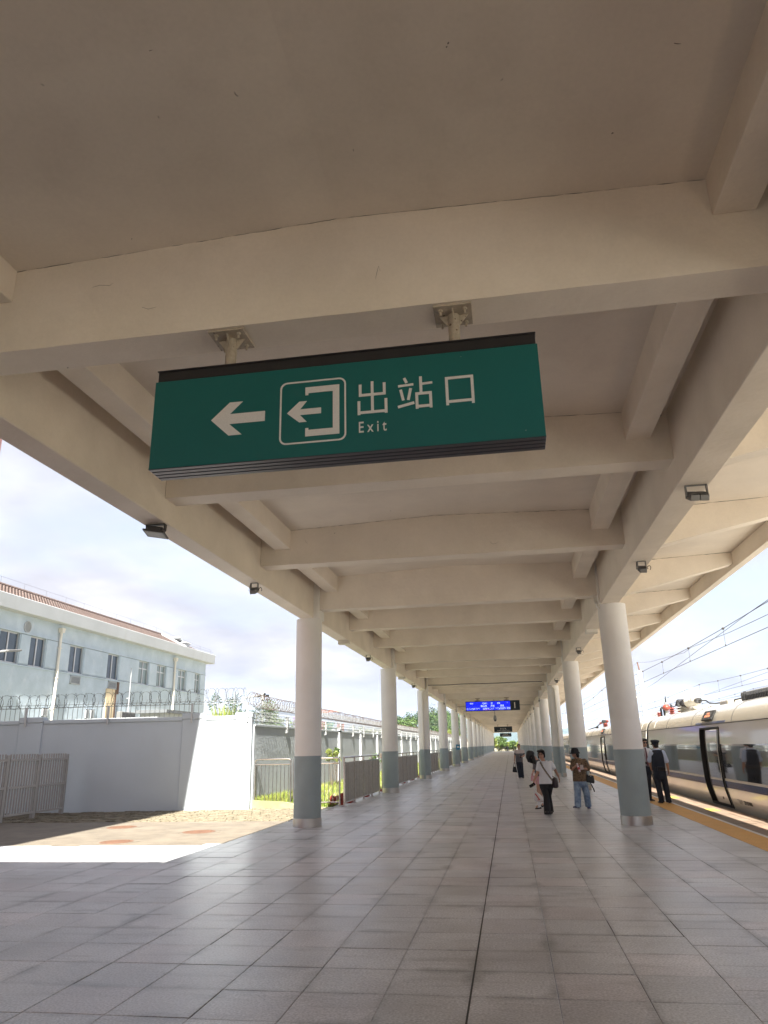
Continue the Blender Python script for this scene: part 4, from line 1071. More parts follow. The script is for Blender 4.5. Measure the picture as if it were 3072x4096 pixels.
# hydrant and small blocks at the foot of the railing
hy = thing('fire_hydrant', 'squat red hydrant on the ground behind the railing corner', 'hydrant', (-5.42, 23.75, 0))
m = MB(); m.lathe([(.10,-.02),(.10,.02),(.075,.03),(.075,.17),(.095,.19),(.095,.22),(.06,.26)], (-5.55,23.55,0), 14); m.ell((-5.55,23.55,.26), (.06,.06,.05)); part('body', m, M['hydrant'], hy)
m = MB(); m.cyl((-5.55,23.55,.18),(-5.32,23.95,.24), .075, 12); m.cyl((-5.34,23.92,.24),(-5.30,23.99,.25), .105, 12); m.lathe([(.09,-.02),(.09,.05),(.06,.06),(.06,.2)], (-5.33,23.93,0), 12); part('outlet', m, M['hydrant'], hy)
bk = 0
for y in (24.6, 27.5, 30.9, 34.0, 37.2, 40.4, 44.0):
    bk += 1
    m = MB(); m.box(-5.36, -5.18, y, y+.42, -.02, .075); o = m.build('brick', M['hydrant'], bevel=.006)
    tag(o, ['red kerb brick under the first dense railing beside the hydrant','red kerb brick under the first dense railing towards the second column','red kerb brick just past the second column under its railing','red kerb brick midway under the railing past the second column','red kerb brick under the railing before the pipe column','red kerb brick close to the pipe column under the railing','red kerb brick under the railing past the pipe column'][bk-1], 'kerb brick', 'red bricks under the railings')
# ---------------------------------------------------------------- pale blue building behind the wall
FX = -24.0
bd = thing('office_building', 'pale blue two storey building with white fascia and red tiled roof behind the wall', 'building', (FX, 40, 0))
wins = [(28.9,30.4,0),(31.80,33.32,0),(34.20,35.50,0),(37.77,39.15,0),(41.86,43.20,0),(45.85,47.25,1),(48.47,49.85,1),(51.92,53.32,1),(54.93,55.95,1)]
ZA, ZB_ = 6.05, 7.56
m = MB()
m.box(-38, FX-.26, 14, 57.0, -.4, 8.5)
m.box(FX-.259, FX, 14, 57.0, -.4, ZA); m.box(FX-.259, FX, 14, 57.0, ZB_, 8.52)
edges = [14]+[v for w in wins for v in w[:2]]+[57.0]
for a, b in zip(edges[::2], edges[1::2]): m.box(FX-.259, FX, a, b, ZA+.0, ZB_)
part('wall', m, M['bld'], bd)
for a, b in zip(edges[::2], edges[1::2]):          # render panels between the windows stand slightly proud
    if b-a > .5:
        m = MB(); m.box(FX+.001, FX+.035, a+.06, b-.06, ZA+.05, ZB_-.02); part('panel', m, M['bld'], bd, bevel=.008)
m = MB(); m.box(FX+.001, FX+.05, 14, 57.02, ZB_+.015, ZB_+.10); m.box(FX+.001, FX+.05, 14, 57.02, ZA-.10, ZA-.03); part('band', m, M['bld'], bd)
m = MB(); m.box(FX+.001, FX+.02, 14, 57.0, ZB_+.003, ZB_+.014); m.box(FX+.001, FX+.02, 14, 57, ZA-.029, ZA-.005); part('band_groove', m, M['bld_dark'], bd)
m = MB(); m.prism([(-38.5,8.50),(-23.5,8.505),(-23.46,9.20),(-23.8,9.20),(-23.8,8.74),(-38.5,8.74)], 13, 57.6, 'XZ'); m.box(-38.5, -23.801, 57.3, 57.6, 8.741, 9.20)
part('fascia', m, M['bld_white'], bd, bevel=.02)
m = MB(); m.box(-26.5, -22.9, 13, 30.2, 8.36, 8.495); part('porch_soffit', m, M['bld_white'], bd)
gl = 0
for (a, b, kind) in wins:
    fm = MB(); t = .055; x = FX-.16
    fm.box(x, x+.06, a, a+t, ZA, ZB_); fm.box(x, x+.06, b-t, b, ZA, ZB_); fm.box(x, x+.06, a+t, b-t, ZA, ZA+t); fm.box(x, x+.06, a+t, b-t, ZB_-t, ZB_); c = (a+b)/2
    fm.box(x, x+.07, c-.045, c+.045, ZA+t, ZB_-t)
    if kind: fm.box(x+.001, x+.065, a+t, b-t, ZB_-.52, ZB_-.45)
    w = part('window', fm, M['alu'], bd)
    for (p, q) in ((a+t, c-.045), (c+.045, b-t)):
        rows = ((ZA+t, ZB_-.52), (ZB_-.45, ZB_-t)) if kind else ((ZA+t, ZB_-t),)
        for z0, z1 in rows:
            pm = MB(); pm.box(x+.02, x+.03, p, q, z0, z1); sub('pane', pm, M['glass_green'] if kind else M['glass_blue'], w)
    pm = MB(); pm.box(x+.05, FX+.03, a-.02, b+.02, ZA-.025, ZA+.0); sub('sill', pm, M['bld_white'], w)
def louvre(y0, y1, z0, z1, n):
    m = MB(); m.box(FX+.001, FX+.05, y0, y0+.06, z0, z1); m.box(FX+.001, FX+.05, y1-.06, y1, z0, z1); m.box(FX+.001, FX+.05, y0, y1, z1-.05, z1+.0); m.box(FX+.001, FX+.05, y0, y1, z0, z0+.05)
    for i in range(n):
        z = z0+.05+(z1-z0-.1)*(i+.5)/n; m.obox((FX+.03, (y0+y1)/2, z), (1,0,-.8), (0,1,0), (.8,0,1), .028, (y1-y0)/2-.06, .006)
    v = part('louvre_vent', m, M['bld_white'], bd)
    k = MB(); k.box(FX+.0005, FX+.006, y0+.05, y1-.05, z0+.04, z1-.04); sub('void', k, M['bld_dark'], v)
louvre(38.06, 39.05, 5.44, 5.90, 7); louvre(42.14, 43.12, 5.48, 5.93, 7); louvre(35.86, 36.29, 3.6, 4.05, 6); louvre(39.94, 40.30, 3.62, 4.17, 7); louvre(40.48, 40.84, 3.62, 4.17, 7)
m = MB(); m.lathe([(.30,FX+.001),(.30,FX+.05),(.25,FX+.05),(.25,FX+.01)], (0,33.8,7.95), 24, 'X')
for i in range(-4, 5):
    h = math.sqrt(max(.25**2-(i*.055)**2, .001)); m.obox((FX+.03,33.8,7.95+i*.055), (1,0,-.8), (0,1,0), (.8,0,1), .022, h, .006)
part('round_vent', m, M['bld_white'], bd)
m = MB(); m.box(FX+.001, FX+.07, 41.95, 43.15, 2.5, 5.46); part('duct_panel', m, M['rusty_duct'], bd)
m = MB(); m.box(FX+.071, FX+.075, 42.95, 43.13, 2.5, 5.45); m.box(FX+.001, FX+.055, 43.2, 43.42, 5.2, 5.93); part('rust_streak', m, M['rust_iron'], bd)
for y in (36.6, 51.07):
    m = MB(); m.cyl((FX+.12,y,8.05),(FX+.12,y,.0), .075, 10); m.prism([(y-.10,8.05),(y+.10,8.05),(y+.17,8.30),(y-.17,8.30)], FX+.02, FX+.26, 'YZ')
    for z in (7.2, 5.6, 4.0): m.box(FX+.001, FX+.21, y-.09, y+.09, z, z+.05)
    part('downpipe', m, M['pvc'], bd)
m = MB(); m.cyl((FX+.25,44.43,6.93),(FX+.25,44.43,1.0), .03, 8); m.box(FX+.001, FX+.25, 44.41, 44.45, 5.0, 5.04); part('lightning_rod', m, M['galv'], bd)
# roof of barrel tiles: every course steps up, every tile is arched
rm = MB(); x0, x1, z0, z1 = -23.85, -26.05, 9.17, 10.30
nc = 11; ya, yb_ = 14.0, 55.6; per = .26; nt_ = int((yb_-ya)/per)
for c in range(nc):
    xa, xb = x0+(x1-x0)*c/nc, x0+(x1-x0)*(c+1.06)/nc; za, zb = z0+(z1-z0)*c/nc+.05, z0+(z1-z0)*(c+1)/nc+.02
    cut = max(0, (c-3))*.22
    vs = []; nt2 = nt_-int(cut/per); sub_ = 4
    for i in range(nt2*sub_+1):
        y = ya+per*i/sub_; h = .045*abs(math.sin(math.pi*i/sub_)) if i % sub_ else -.012
        vs += [(xa, y, za+h), (xb, y, zb+h*.8), (xa, y, za+h-.05)]
    fs = []
    for i in range(nt2*sub_): a = 3*i; fs += [(a, a+3, a+4, a+1), (a+2, a+5, a+3, a)]
    rm.add(vs, fs)
part('roof_tiles', rm, M['roof_tile'], bd, kind='stuff')
m = MB(); m.prism([(-23.85,9.05),(-26.05,10.28),(-38.4,9.05)], 13.5, 53.0, 'XZ')
m.tube([(-26.05,14,10.36),(-26.05,52.8,10.38)], .10, 8); part('roof', m, M['roof_tile'], bd)
m = MB(); m.prism([(-26.2,10.2),(-26.0,10.48),(-25.9,10.45),(-23.95,9.4),(-23.95,9.1)], 52.75, 53.0, 'XZ'); m.obox((-25.0,54.4,9.68), (1,0,0), (0,1,-.30), (0,.30,1), .45, 1.5, .05); m.box(-24.9,-24.3,53.4,54.3,9.1,9.72); m.box(-25.0,-24.2,53.3,54.4,9.721,9.80)
part('roof_coping', m, M['bld_white'], bd, bevel=.02)
m = MB(); pts = [(-26.05, y, 10.78) for y in range(14, 54, 2)]+[(-25.4,54.5,10.3),(-24.4,56.6,9.85),(-23.8,57.4,9.62)]
m.tube(pts, .006, 5)
for p in pts: m.cyl((p[0],p[1],p[2]-.42), p, .007, 5)
m.tube([(-23.62,y_,9.42) for y_ in (50,57.5)], .008, 5)
part('lightning_wire', m, M['dark_grey_metal'], bd)
# outdoor air conditioner, little shed roof, lamp
ac = thing('air_conditioner', 'grey slatted outdoor air conditioner unit at the foot of the pale blue building', 'air conditioner', (-22.9, 43, 3.3))
m = MB(); m.box(-23.3,-22.95,42.2,43.85,3.2,4.09); part('case', m, M['lamp_grey'], ac, bevel=.02)
m = MB()
for i in range(9): m.box(-22.949,-22.93,42.25,43.80,3.28+.085*i,3.32+.085*i)
for i in range(4): m.box(-22.929,-22.915,42.3+.48*i,42.34+.48*i,3.25,4.04)
part('grille', m, M['dark_grey_metal'], ac)
m = MB(); m.box(-23.3,-22.95,42.0,44.0,2.6,3.195); part('plinth', m, M['concrete'], ac)
sh = thing('shed', 'low shed with a dark flat roof behind the pale wall near the blue building', 'shed', (-18, 40, 0))
m = MB(); m.box(-19.5,-18.1,37.8,42.0,-.2,3.70); part('wall', m, M['bld_white'], sh)
m = MB(); m.box(-19.7,-17.9,37.6,42.2,3.701,3.86); part('roof', m, M['bld_dark'], sh)
sh = thing('shed', 'low white parapet behind the pale wall under the razor wire', 'shed', (-15.6, 30, 0))
m = MB(); m.box(-18,-14.5,29.5,30.1,-.2,2.98); part('wall', m, M['bld_white'], sh); m = MB(); m.box(-18.1,-14.4,29.4,30.2,2.981,3.10); part('coping', m, M['bld_white'], sh)
lp = thing('street_lamp', 'grey street lamp head on a curved arm in front of the blue building', 'street lamp', (-17, 21.7, 0))
m = MB(); m.tube([(-17,20.9,.0),(-17,20.9,4.2),(-17,21.3,4.72),(-17,22.3,5.02),(-17,23.0,5.15)], [.07,.06,.045,.035,.03], 8); part('pole', m, M['galv'], lp)
m = MB(); m.obox((-17,23.25,5.19), (1,0,0), (0,1,.14), (0,-.14,1), .15, .36, .035); part('head', m, M['lamp_grey'], lp, bevel=.015)
m = MB(); m.obox((-17,23.27,5.152), (1,0,0), (0,1,.14), (0,-.14,1), .12, .28, .004); part('lens', m, M['lamp_glass'], lp)
# camera mast and lamp behind the wall corner
cmst = thing('camera_mast', 'white camera mast with a thin antenna behind the wall corner', 'camera', (-12, 35.85, 0))
m = MB(); m.cyl((-12,35.85,-.2),(-12,35.85,4.05), .06, 10); m.tube([(-12,35.85,3.98),(-11.82,36.4,3.98),(-11.8,36.55,4.1),(-11.8,36.55,4.62)], .012, 6); part('mast', m, M['white_metal'], cmst)
m = MB(); m.box(-12.09,-11.91,35.74,35.96,4.05,4.40); part('housing', m, M['white_metal'], cmst, bevel=.02)
m = MB(); m.cyl((-11.9,35.75,4.33),(-11.86,35.70,4.33), .06, 10); m.box(-12.30,-12.12,35.76,35.84,4.20,4.32); m.box(-11.88,-11.72,35.9,35.96,4.20,4.32); part('camera_head', m, M['black_metal'], cmst)
sl = thing('street_lamp', 'slim lamp head on an arm above the bent pickets at the wall corner', 'street lamp', (-11.4, 33, 0))
m = MB(); m.tube([(-11.9,32.2,-.2),(-11.9,32.2,3.6),(-11.8,32.6,3.95),(-11.6,33.2,4.05)], .035, 8); part('pole', m, M['galv'], sl)
m = MB(); m.obox((-11.5,33.55,4.10), (1,0,0), (0,1,.15), (0,-.15,1), .10, .36, .03); part('head', m, M['lamp_grey'], sl, bevel=.01)
# coloured cloths hung behind the side fence
for i, (y, c, nm) in enumerate(((33.0,(.33,.14,.40),'purple'),(35.0,(.10,.30,.30),'teal'),(37.3,(.42,.06,.07),'red'),(38.9,(.08,.30,.27),'green'),(41.6,(.40,.07,.07),'dark red'))):
    mm_ = mat('banner_'+nm.replace(' ','_'), c, .7, var=.08); m = MB(); n = 9; vs = []
    for k in range(n+1):
        yy = y-.8+1.6*k/n; vs += [(-9.3+.06*math.sin(k*1.9), yy, 2.2), (-9.3+.05*math.sin(k*1.9+.5), yy, 3.0)]
    m.add(vs, [(2*k,2*k+2,2*k+3,2*k+1) for k in range(n)], True)
    m.cyl((-9.32,y-.8,0),(-9.32,y-.8,3.05), .02, 6); m.cyl((-9.32,y+.8,0),(-9.32,y+.8,3.05), .02, 6)
    tag(m.build('banner', mm_), f'{nm} cloth banner hung behind the white pickets', 'banner', 'cloth banners behind the side wall')

# ---------------------------------------------------------------- station building beside the viewpoint (casts the yard's shade)
stn = thing('station_building', 'pink clad station building at the near end of the yard', 'building', (-14, 4, 0))
m = MB(); m.box(-19,-9.62,-9,12.0,-.3,14.9); part('wall', m, M['pink'], stn)
m = MB(); m.box(-20,-8.02,-9.4,12.4,14.91,15.6); part('roof', m, M['bld_white'], stn)
lk = thing('link_roof', 'flat link roof between the station building and the platform canopy', 'roof', (-7, 3, 6))
m = MB(); m.box(-9.61,-4.878,-7,6.9,5.75,6.15); part('slab', m, M['plaster'], lk)
m = MB(); m.cyl((-9.0,6.0,0),(-9.0,6.0,5.749), .2, 16); part('post', m, M['col_white'], lk)

# ---------------------------------------------------------------- plants
def leafcloud(mb, c, r, n, size, rnd, shell=.35, droop=.0, blade=False):
    c = Vector(c)
    for i in range(n):
        u = Vector((rnd.gauss(0,1), rnd.gauss(0,1), rnd.gauss(0,1))).normalized(); k = rnd.random()**shell
        p = c+Vector((u.x*r[0]*k, u.y*r[1]*k, u.z*r[2]*k)); a = Vector((rnd.gauss(0,1), rnd.gauss(0,1), rnd.gauss(0,.6)-droop)).normalized(); b = a.cross(u)
        if b.length < .05: continue
        b.normalize(); s = size*rnd.uniform(.5,1.3); w = s*(.16 if blade else .42)
        mb.add([p-a*s, p+b*w, p+a*s, p-b*w], [(0,1,2,3)])
def tree(name, x, y, z0, h, w, label, group, leafmat, seed, n=2600, size=.22, trunk=.3, dens=9, spread=1.0):
    rnd = random.Random(seed); t = thing(name, label, 'tree', (x, y, z0), group)
    tm = MB(); top = h*.8; base = Vector((x, y, z0)); lean = Vector((rnd.uniform(-.06,.06), rnd.uniform(-.06,.06), 1))
    tm.tube([base+lean*top*k/5+Vector((rnd.uniform(-.05,.05)*h*.1,rnd.uniform(-.05,.05)*h*.1,0)) for k in range(6)], [trunk*.055*h/2*(1-.16*k)+.02 for k in range(6)], 8)
    cm = MB()
    for k in range(dens):
        f = rnd.uniform(.34, 1.0); a = rnd.uniform(0, 6.28); rad = w*.5*spread*(1-abs(f-.58)*1.25)*rnd.uniform(.35,1.0)
        c = base+lean*h*f+Vector((math.cos(a)*rad, math.sin(a)*rad, -h*.05))
        st = base+lean*h*f*rnd.uniform(.45,.7); tm.tube([st, (st+c)/2+Vector((0,0,.06*h)), c], [.018*h,.012*h,.005*h], 5)
        rr = w*rnd.uniform(.16,.27); leafcloud(cm, c, (rr, rr, rr*.8), n//dens, size, rnd)
    part('trunk', tm, M['bark'], t); part('crown', cm, leafmat, t)
    return t
# trees behind the side wall
k = 0
spec = [(-12.5,92,5.1,4.5,'leaf','small bright tree with a ragged top behind the far weeds, just past the second column'),(-14.8,99,5.3,4.6,'leaf_dark','small dark tree with a rounded crown beside the bright one'),
        (-15.0,112,5.9,5.5,'leaf_dark','dark tree low at the edge of the clump before the pipe column'),(-14.2,118,6.9,6,'leaf_dark','dark tree with a pointed top before the pipe column'),(-13.8,124,7.0,6,'leaf_dark','dark tree half hidden by the pipe column'),
        (-13.4,134,8.2,7,'leaf','tall leafy tree just past the pipe column'),(-13.6,142,8.8,7,'leaf_dark','tallest dark tree of the clump past the pipe column'),(-13.2,152,8.6,7,'leaf','leafy tree seen between the fourth and fifth columns'),
        (-13.0,165,9.2,8,'leaf_dark','dark tree seen past the fifth column'),(-12.8,180,9.6,8,'leaf','far leafy tree seen past the sixth column'),(-12.6,196,9.8,8,'leaf_dark','farthest dark tree at the end of the fence')]
for (x, y, h, w, lm, lab) in spec:
    tree('broadleaf_tree', x, y, 0, h, w, lab, 'trees behind the side wall', M[lm], 100+k, n=3800, size=.17, dens=17); k += 1
for (x, y, h, w, lm, lab) in ((-11.2,104,4.2,3,'leaf_yel','low yellow-green bush behind the white bank'),(-11.0,118,4.4,3.4,'leaf','low bright bush behind the weeds past the pipe column'),(-10.6,132,4.3,4,'leaf_yel','spreading yellow-green bush before the fourth column'),(-10.4,146,4.4,4,'leaf_yel','yellow-green bush between the fourth and fifth columns')):
    tree('bush', x, y, 0, h, w, lab, 'bushes on the bank', M[lm], 200+k, n=1600, size=.17, dens=10); k += 1
# plants at the wall corner
for (x, y, h, w, lm, lab, n, bl) in ((-8.75,24.6,3.25,.95,'leaf_dark','dense green shrub right behind the wall corner',1500,True),(-8.7,26.2,3.45,1.0,'leaf','bright shrub over the wall top beyond the corner shrub',1500,True),(-9.6,25.2,3.65,1.2,'leaf_dark','tall thin shrub behind the razor wire at the corner',1100,True)):
    rnd = random.Random(300+k); k += 1
    t = thing('shrub', lab, 'shrub', (x, y, 0), 'shrubs behind the wall corner')
    tm = MB(); cm = MB()
    for s in range(9):
        a = rnd.uniform(0,6.28); r = rnd.uniform(.1,.5)*w; tip = (x+math.cos(a)*r, y+math.sin(a)*r, h*rnd.uniform(.74,1.0))
        tm.tube([(x+rnd.uniform(-.1,.1),y+rnd.uniform(-.1,.1),-.1),((x+tip[0])/2,(y+tip[1])/2,h*.5),tip], [.02,.014,.006], 5)
        leafcloud(cm, (tip[0],tip[1],tip[2]-.30), (.26,.26,.36), n//9, .085, rnd, blade=bl)
    part('stem', tm, M['bark'], t); part('foliage', cm, M[lm], t)
# grass tuft on the wall end
rnd = random.Random(77)
for (x, lab) in ((-9.05,'tuft of long grass growing behind the wall end, the fuller one'),(-8.75,'thin tall stalks growing behind the wall end')):
    t = thing('grass_tuft', lab, 'grass tuft', (x, wy(x)+.5, 2.4), 'grass growing behind the wall end'); m = MB()
    for i in range(70 if x < -9 else 16):
        a = rnd.uniform(0,6.28); l = rnd.uniform(.15,.5)*(1 if x < -9 else 1.3); b = Vector((x+rnd.uniform(-.3,.3), wy(x)+.45+rnd.uniform(-.1,.1), 2.45)); tip = b+Vector((math.cos(a)*l*.5, math.sin(a)*l*.2, .25+l)); w_ = .008
        m.add([b-Vector((w_,0,0)), b+Vector((w_,0,0)), (b+tip)/2+Vector((w_,0,.08)), tip], [(0,1,2),(0,2,3)])
    part('blades', m, M['leaf_yel'], t)
# small shrubs on the verge, seen through the railing
for (x, y, h, lm, lab) in ((-7.55,33.0,1.75,'leaf','small leafy sapling against the side wall behind the dense railing'),(-7.4,31.2,1.65,'leaf_yel','thin sapling against the side wall above the railing corner'),(-7.0,25.9,.95,'leaf_dark','dark round shrub on the grass behind the nearest column'),(-7.1,40,1.3,'leaf','low leafy shrub against the side wall past the second column'),(-7.3,44,1.35,'weed_brown','reddish shrub against the side wall past the second column')):
    t = thing('shrub', lab, 'shrub', (x, y, .2), 'shrubs on the verge'); tm = MB(); cm = MB()
    for s in range(7):
        a = rnd.uniform(0,6.28); r = rnd.uniform(.05,.32); tip = (x+math.cos(a)*r, y+math.sin(a)*r, h*rnd.uniform(.7,1.0)); tm.tube([(x,y,.0),tip], [.014,.006], 5); leafcloud(cm, tip, (.14,.14,.14), 60, .045, rnd)
    part('stem', tm, M['bark'], t); part('foliage', cm, M[lm], t)
# covered earth bank with weeds behind the side wall
bm = MB(); nx, ny = 10, 80; vs = []; rnd = random.Random(9)
for j in range(ny+1):
    y = 56+(190-56)*j/ny
    for i in range(nx+1):
        u = i/nx; x = -8.35-4.2*u; h = 3.25*min(1, (j+.6)/8)*math.sin(math.pi*min(u*1.25+.12, 1)*.62)**.7 if u < .99 else 0
        vs.append((x+rnd.uniform(-.12,.12), y, -.2+h+rnd.uniform(-.14,.14)))
bm.add(vs, [(j*(nx+1)+i, j*(nx+1)+i+1, (j+1)*(nx+1)+i+1, (j+1)*(nx+1)+i) for j in range(ny) for i in range(nx)], True)
tag(bm.build('earth_bank', M['tarp']), kind='structure')
wm = MB(); rnd = random.Random(10)
for i in range(9000):
    y = 48+140*rnd.random()**1.3; x = rnd.uniform(-12.0,-9.4); z = 2.75+.35*math.sin(y*.17)*(1 if y > 56 else .2)
    if y < 60: z = 2.2
    a = rnd.uniform(0,6.28); l = rnd.uniform(.25,.95); s = .03*(1+y/140)
    b = Vector((x,y,z-.3)); tip = b+Vector((math.cos(a)*l*.4, math.sin(a)*l*.4, l)); d = Vector((-math.sin(a)*s, math.cos(a)*s, 0))
    wm.add([b-d, b+d, (b+tip)/2+d*1.6, tip, (b+tip)/2-d*1.6], [(0,1,2,3,4)])
tag(wm.build('weeds', M['weed_brown']), kind='stuff')
wm = MB()
for i in range(4200):
    y = 58+120*rnd.random()**1.2; x = rnd.uniform(-11.8,-9.6); z = 2.65+.3*math.sin(y*.23+1)
    if math.sin(y*.41)+math.sin(y*.13) < .2: continue
    leafcloud(wm, (x,y,z), (.22,.3,.25), 1, .16, rnd)
tag(wm.build('undergrowth', M['leaf_yel']), kind='stuff')
wm = MB(); rnd = random.Random(12)
for i in range(2600):
    y = 27.5+30*rnd.random(); x = rnd.uniform(-9.25,-8.35); z = 2.15+.75*rnd.random()*(.6+.4*math.sin(y*.9))
    leafcloud(wm, (x,y,z), (.15,.2,.18), 1, .085, rnd)
tag(wm.build('hedge_growth', M['leaf']), kind='stuff')
# tower crane far away
cx, cy = -150, 600; cr = thing('tower_crane', 'orange tower crane jib far away above the weeds', 'crane', (cx, cy, 0))
m = MB()
a0, a1 = Vector((-152.5,600,29.9)), Vector((-122.5,600,30.8))
for (dy, dz) in ((-.9,0),(.9,0),(0,1.9)): m.tube([a0+Vector((0,dy,dz)), a1+Vector((0,dy,dz*.55))], .16, 4)
for i in range(26):
    p = a0+(a1-a0)*i/26; q = a0+(a1-a0)*(i+1)/26; f = 1-.45*i/26
    m.tube([p+Vector((0,-.9,0)), (p+q)/2+Vector((0,0,1.9*f)), q+Vector((0,-.9,0))], .10, 4); m.tube([p+Vector((0,.9,0)), (p+q)/2+Vector((0,0,1.9*f)), q+Vector((0,.9,0))], .10, 4)
part('jib', m, M['crane'], cr)
m = MB()
for (dx, dy) in ((-1,-1),(1,-1),(1,1),(-1,1)): m.cyl((-152.5+dx,600+dy,-2),(-152.5+dx,600+dy,33), .15, 4)
for i in range(17): m.tube([(-153.5,599,i*2-2),(-151.5,599,i*2),(-151.5,601,i*2),(-153.5,601,i*2)], .1, 4)
part('mast', m, M['crane'], cr)
# greenery and gate at the open end
k = 0
for (x, y, h, w, lm, lab) in ((-5.2,222,4.0,4.6,'leaf_yel','yellow-green tree close to the fence-side end of the canopy'),(-3.3,233,4.1,4.2,'leaf','tall bright tree at the open end of the canopy'),(-2.0,240,3.9,2.4,'leaf','slim pointed tree at the open end'),(-.2,246,2.5,3.6,'leaf_yel','low rounded tree in the middle of the open end'),(1.1,240,2.9,2.8,'leaf','bright round tree behind the end gate'),(2.6,250,2.6,3,'leaf_yel','low tree behind the end gate beside the white bank'),(-7.5,236,6.5,6,'leaf_dark','dark tree at the end of the fence side'),(4.6,262,4.2,5,'leaf','leafy tree beyond the end of the train side')):
    tree('broadleaf_tree', x, y, -.2, h, w, lab, 'trees beyond the platform end', M[lm], 400+k, n=2200, size=.22, dens=14); k += 1
for (x, y, w, lab) in ((-2.9,216.5,2.1,'clipped yellow-green hedge behind the end fence, the fence-side one'),(-1.0,216.2,1.4,'clipped low hedge behind the end fence, middle one'),(.9,216.4,2.0,'clipped low hedge behind the end fence, beside the gate')):
    rnd = random.Random(int(x*10)); m = MB(); leafcloud(m, (x,y,.55), (w/2,.5,.65), 700, .09, rnd, shell=.25); t = thing('hedge', lab, 'hedge', (x,y,0), 'hedges behind the end fence'); part('foliage', m, M['leaf_yel'], t)
ef = thing('end_fence', 'dark railing and gate closing the far end of the platform', 'fence', (-1, 214.5, 0))
for (x0, x1) in ((-3.3,-.95),(-.35,.72),(.80,1.95),(2.05,5.0)):
    m = MB()
    for z in (.12, 1.32): m.box(x0, x1, 214.46, 214.54, z-.03, z+.03)
    for x in (x0, x1): m.box(x-.04, x+.04, 214.45, 214.55, -.02, 1.42)
    part('frame', m, M['dark_grey_metal'], ef)
    n = int((x1-x0)/.17); mm = MB()
    for i in range(n): mm.box(x0+(x1-x0)*(i+.7)/(n+.4)-.012, x0+(x1-x0)*(i+.7)/(n+.4)+.012, 214.49, 214.51, .12, 1.32)
    part('bars', mm, M['dark_grey_metal'], ef, kind='stuff')
for (x0, x1, lab) in ((-2.05,-.95,'dark notice board on the end fence, the wider one'),(1.08,1.55,'dark notice board on the end gate, the small one')):
    m = MB(); m.box(x0, x1, 214.40, 214.44, .70, 1.12); o = m.build('notice_board', M['sign_navy']); tag(o, lab, 'notice', 'notice boards on the end fence')
    q = MB(); q.box(x0+.18, x1-.18, 214.392, 214.399, .93, .98); q.box(x0+.25, x1-.25, 214.392, 214.399, .83, .87); sub('print', q, M['sign_white'], o)
gp = thing('gate_post', 'white post with a dark cap and blue band in the end fence', 'post', (-.68, 214.2, 0))
m = MB(); m.box(-.85,-.52,214.0,214.3,0,1.25); part('post', m, M['white_metal'], gp)
m = MB(); m.box(-.78,-.55,213.985,213.999,.45,1.1); part('band', m, M['train_blue'], gp)
m = MB(); m.lathe([(.17,1.251),(.17,1.36),(.10,1.42)], (-.68,214.15,0), 12); part('cap', m, M['black_metal'], gp)
wm_ = MB(); rnd = random.Random(14); vs = []
for j in range(9):
    for i in range(13):
        vs.append((1.6+.45*i, 232+1.6*j, -.3+3.7*math.sin(math.pi*min((i+.5)/9, 1)*.5)*math.sin(math.pi*(j+1)/10)+rnd.uniform(-.2,.2)))
wm_.add(vs, [(j*13+i, j*13+i+1, (j+1)*13+i+1, (j+1)*13+i) for j in range(8) for i in range(12)], True)
tag(wm_.build('white_bank', M['tarp']), kind='structure')
# ---------------------------------------------------------------- train
XC = 7.10
prof_t = [(5.92,-1.20),(5.78,-.75),(5.66,-.30),(5.575,.05),(5.505,.32),(5.468,.50),(5.452,.70),(5.448,1.10),(5.455,1.55),(5.478,1.85),(5.512,2.09)]
prof_r = [(5.512,2.11),(5.545,2.22),(5.61,2.36),(5.72,2.48),(5.90,2.575),(6.20,2.655),(6.60,2.705),(7.10,2.72)]
def px(z):
    p = prof_t+prof_r
    for a, b in zip(p, p[1:]):
        if z <= b[1]: return a[0]+(b[0]-a[0])*(z-a[1])/(b[1]-a[1]+1e-9)
    return p[-1][0]
def strip(mb, z0, z1, y0, y1, out=0.0, step=.12, inn=-.05):
    """closed skin strip on the body side between two heights"""
    n = max(int((z1-z0)/step), 1); zs = [z0+(z1-z0)*i/n for i in range(n+1)]
    outer = [(px(z)-out, z) for z in zs]; inner = [(px(z)-inn, z) for z in reversed(zs)]
    mb.prism(outer+inner, y0, y1, 'XZ', True); return mb
def mirror(poly): return [(2*XC-x, z) for x, z in reversed(poly)]
train = thing('train', 'long silver passenger train with dark window band and blue stripe standing at the platform', 'train', (XC, 40, 0))
GL = [6.9]
cars = [(-18.3, 6.7), (7.0, 31.78), (32.28, 57.0), (57.5, 82.2), (82.7, 107.4), (107.9, 132.6)]
DZ0, DZ1 = .045, 1.975
def door_gaps(y0, y1, first):
    L = y1-y0
    return [(y0+8.4, y0+10.5), (y1-10.45, y1-8.40)] if not first else [(y1-10.45, y1-8.40)]
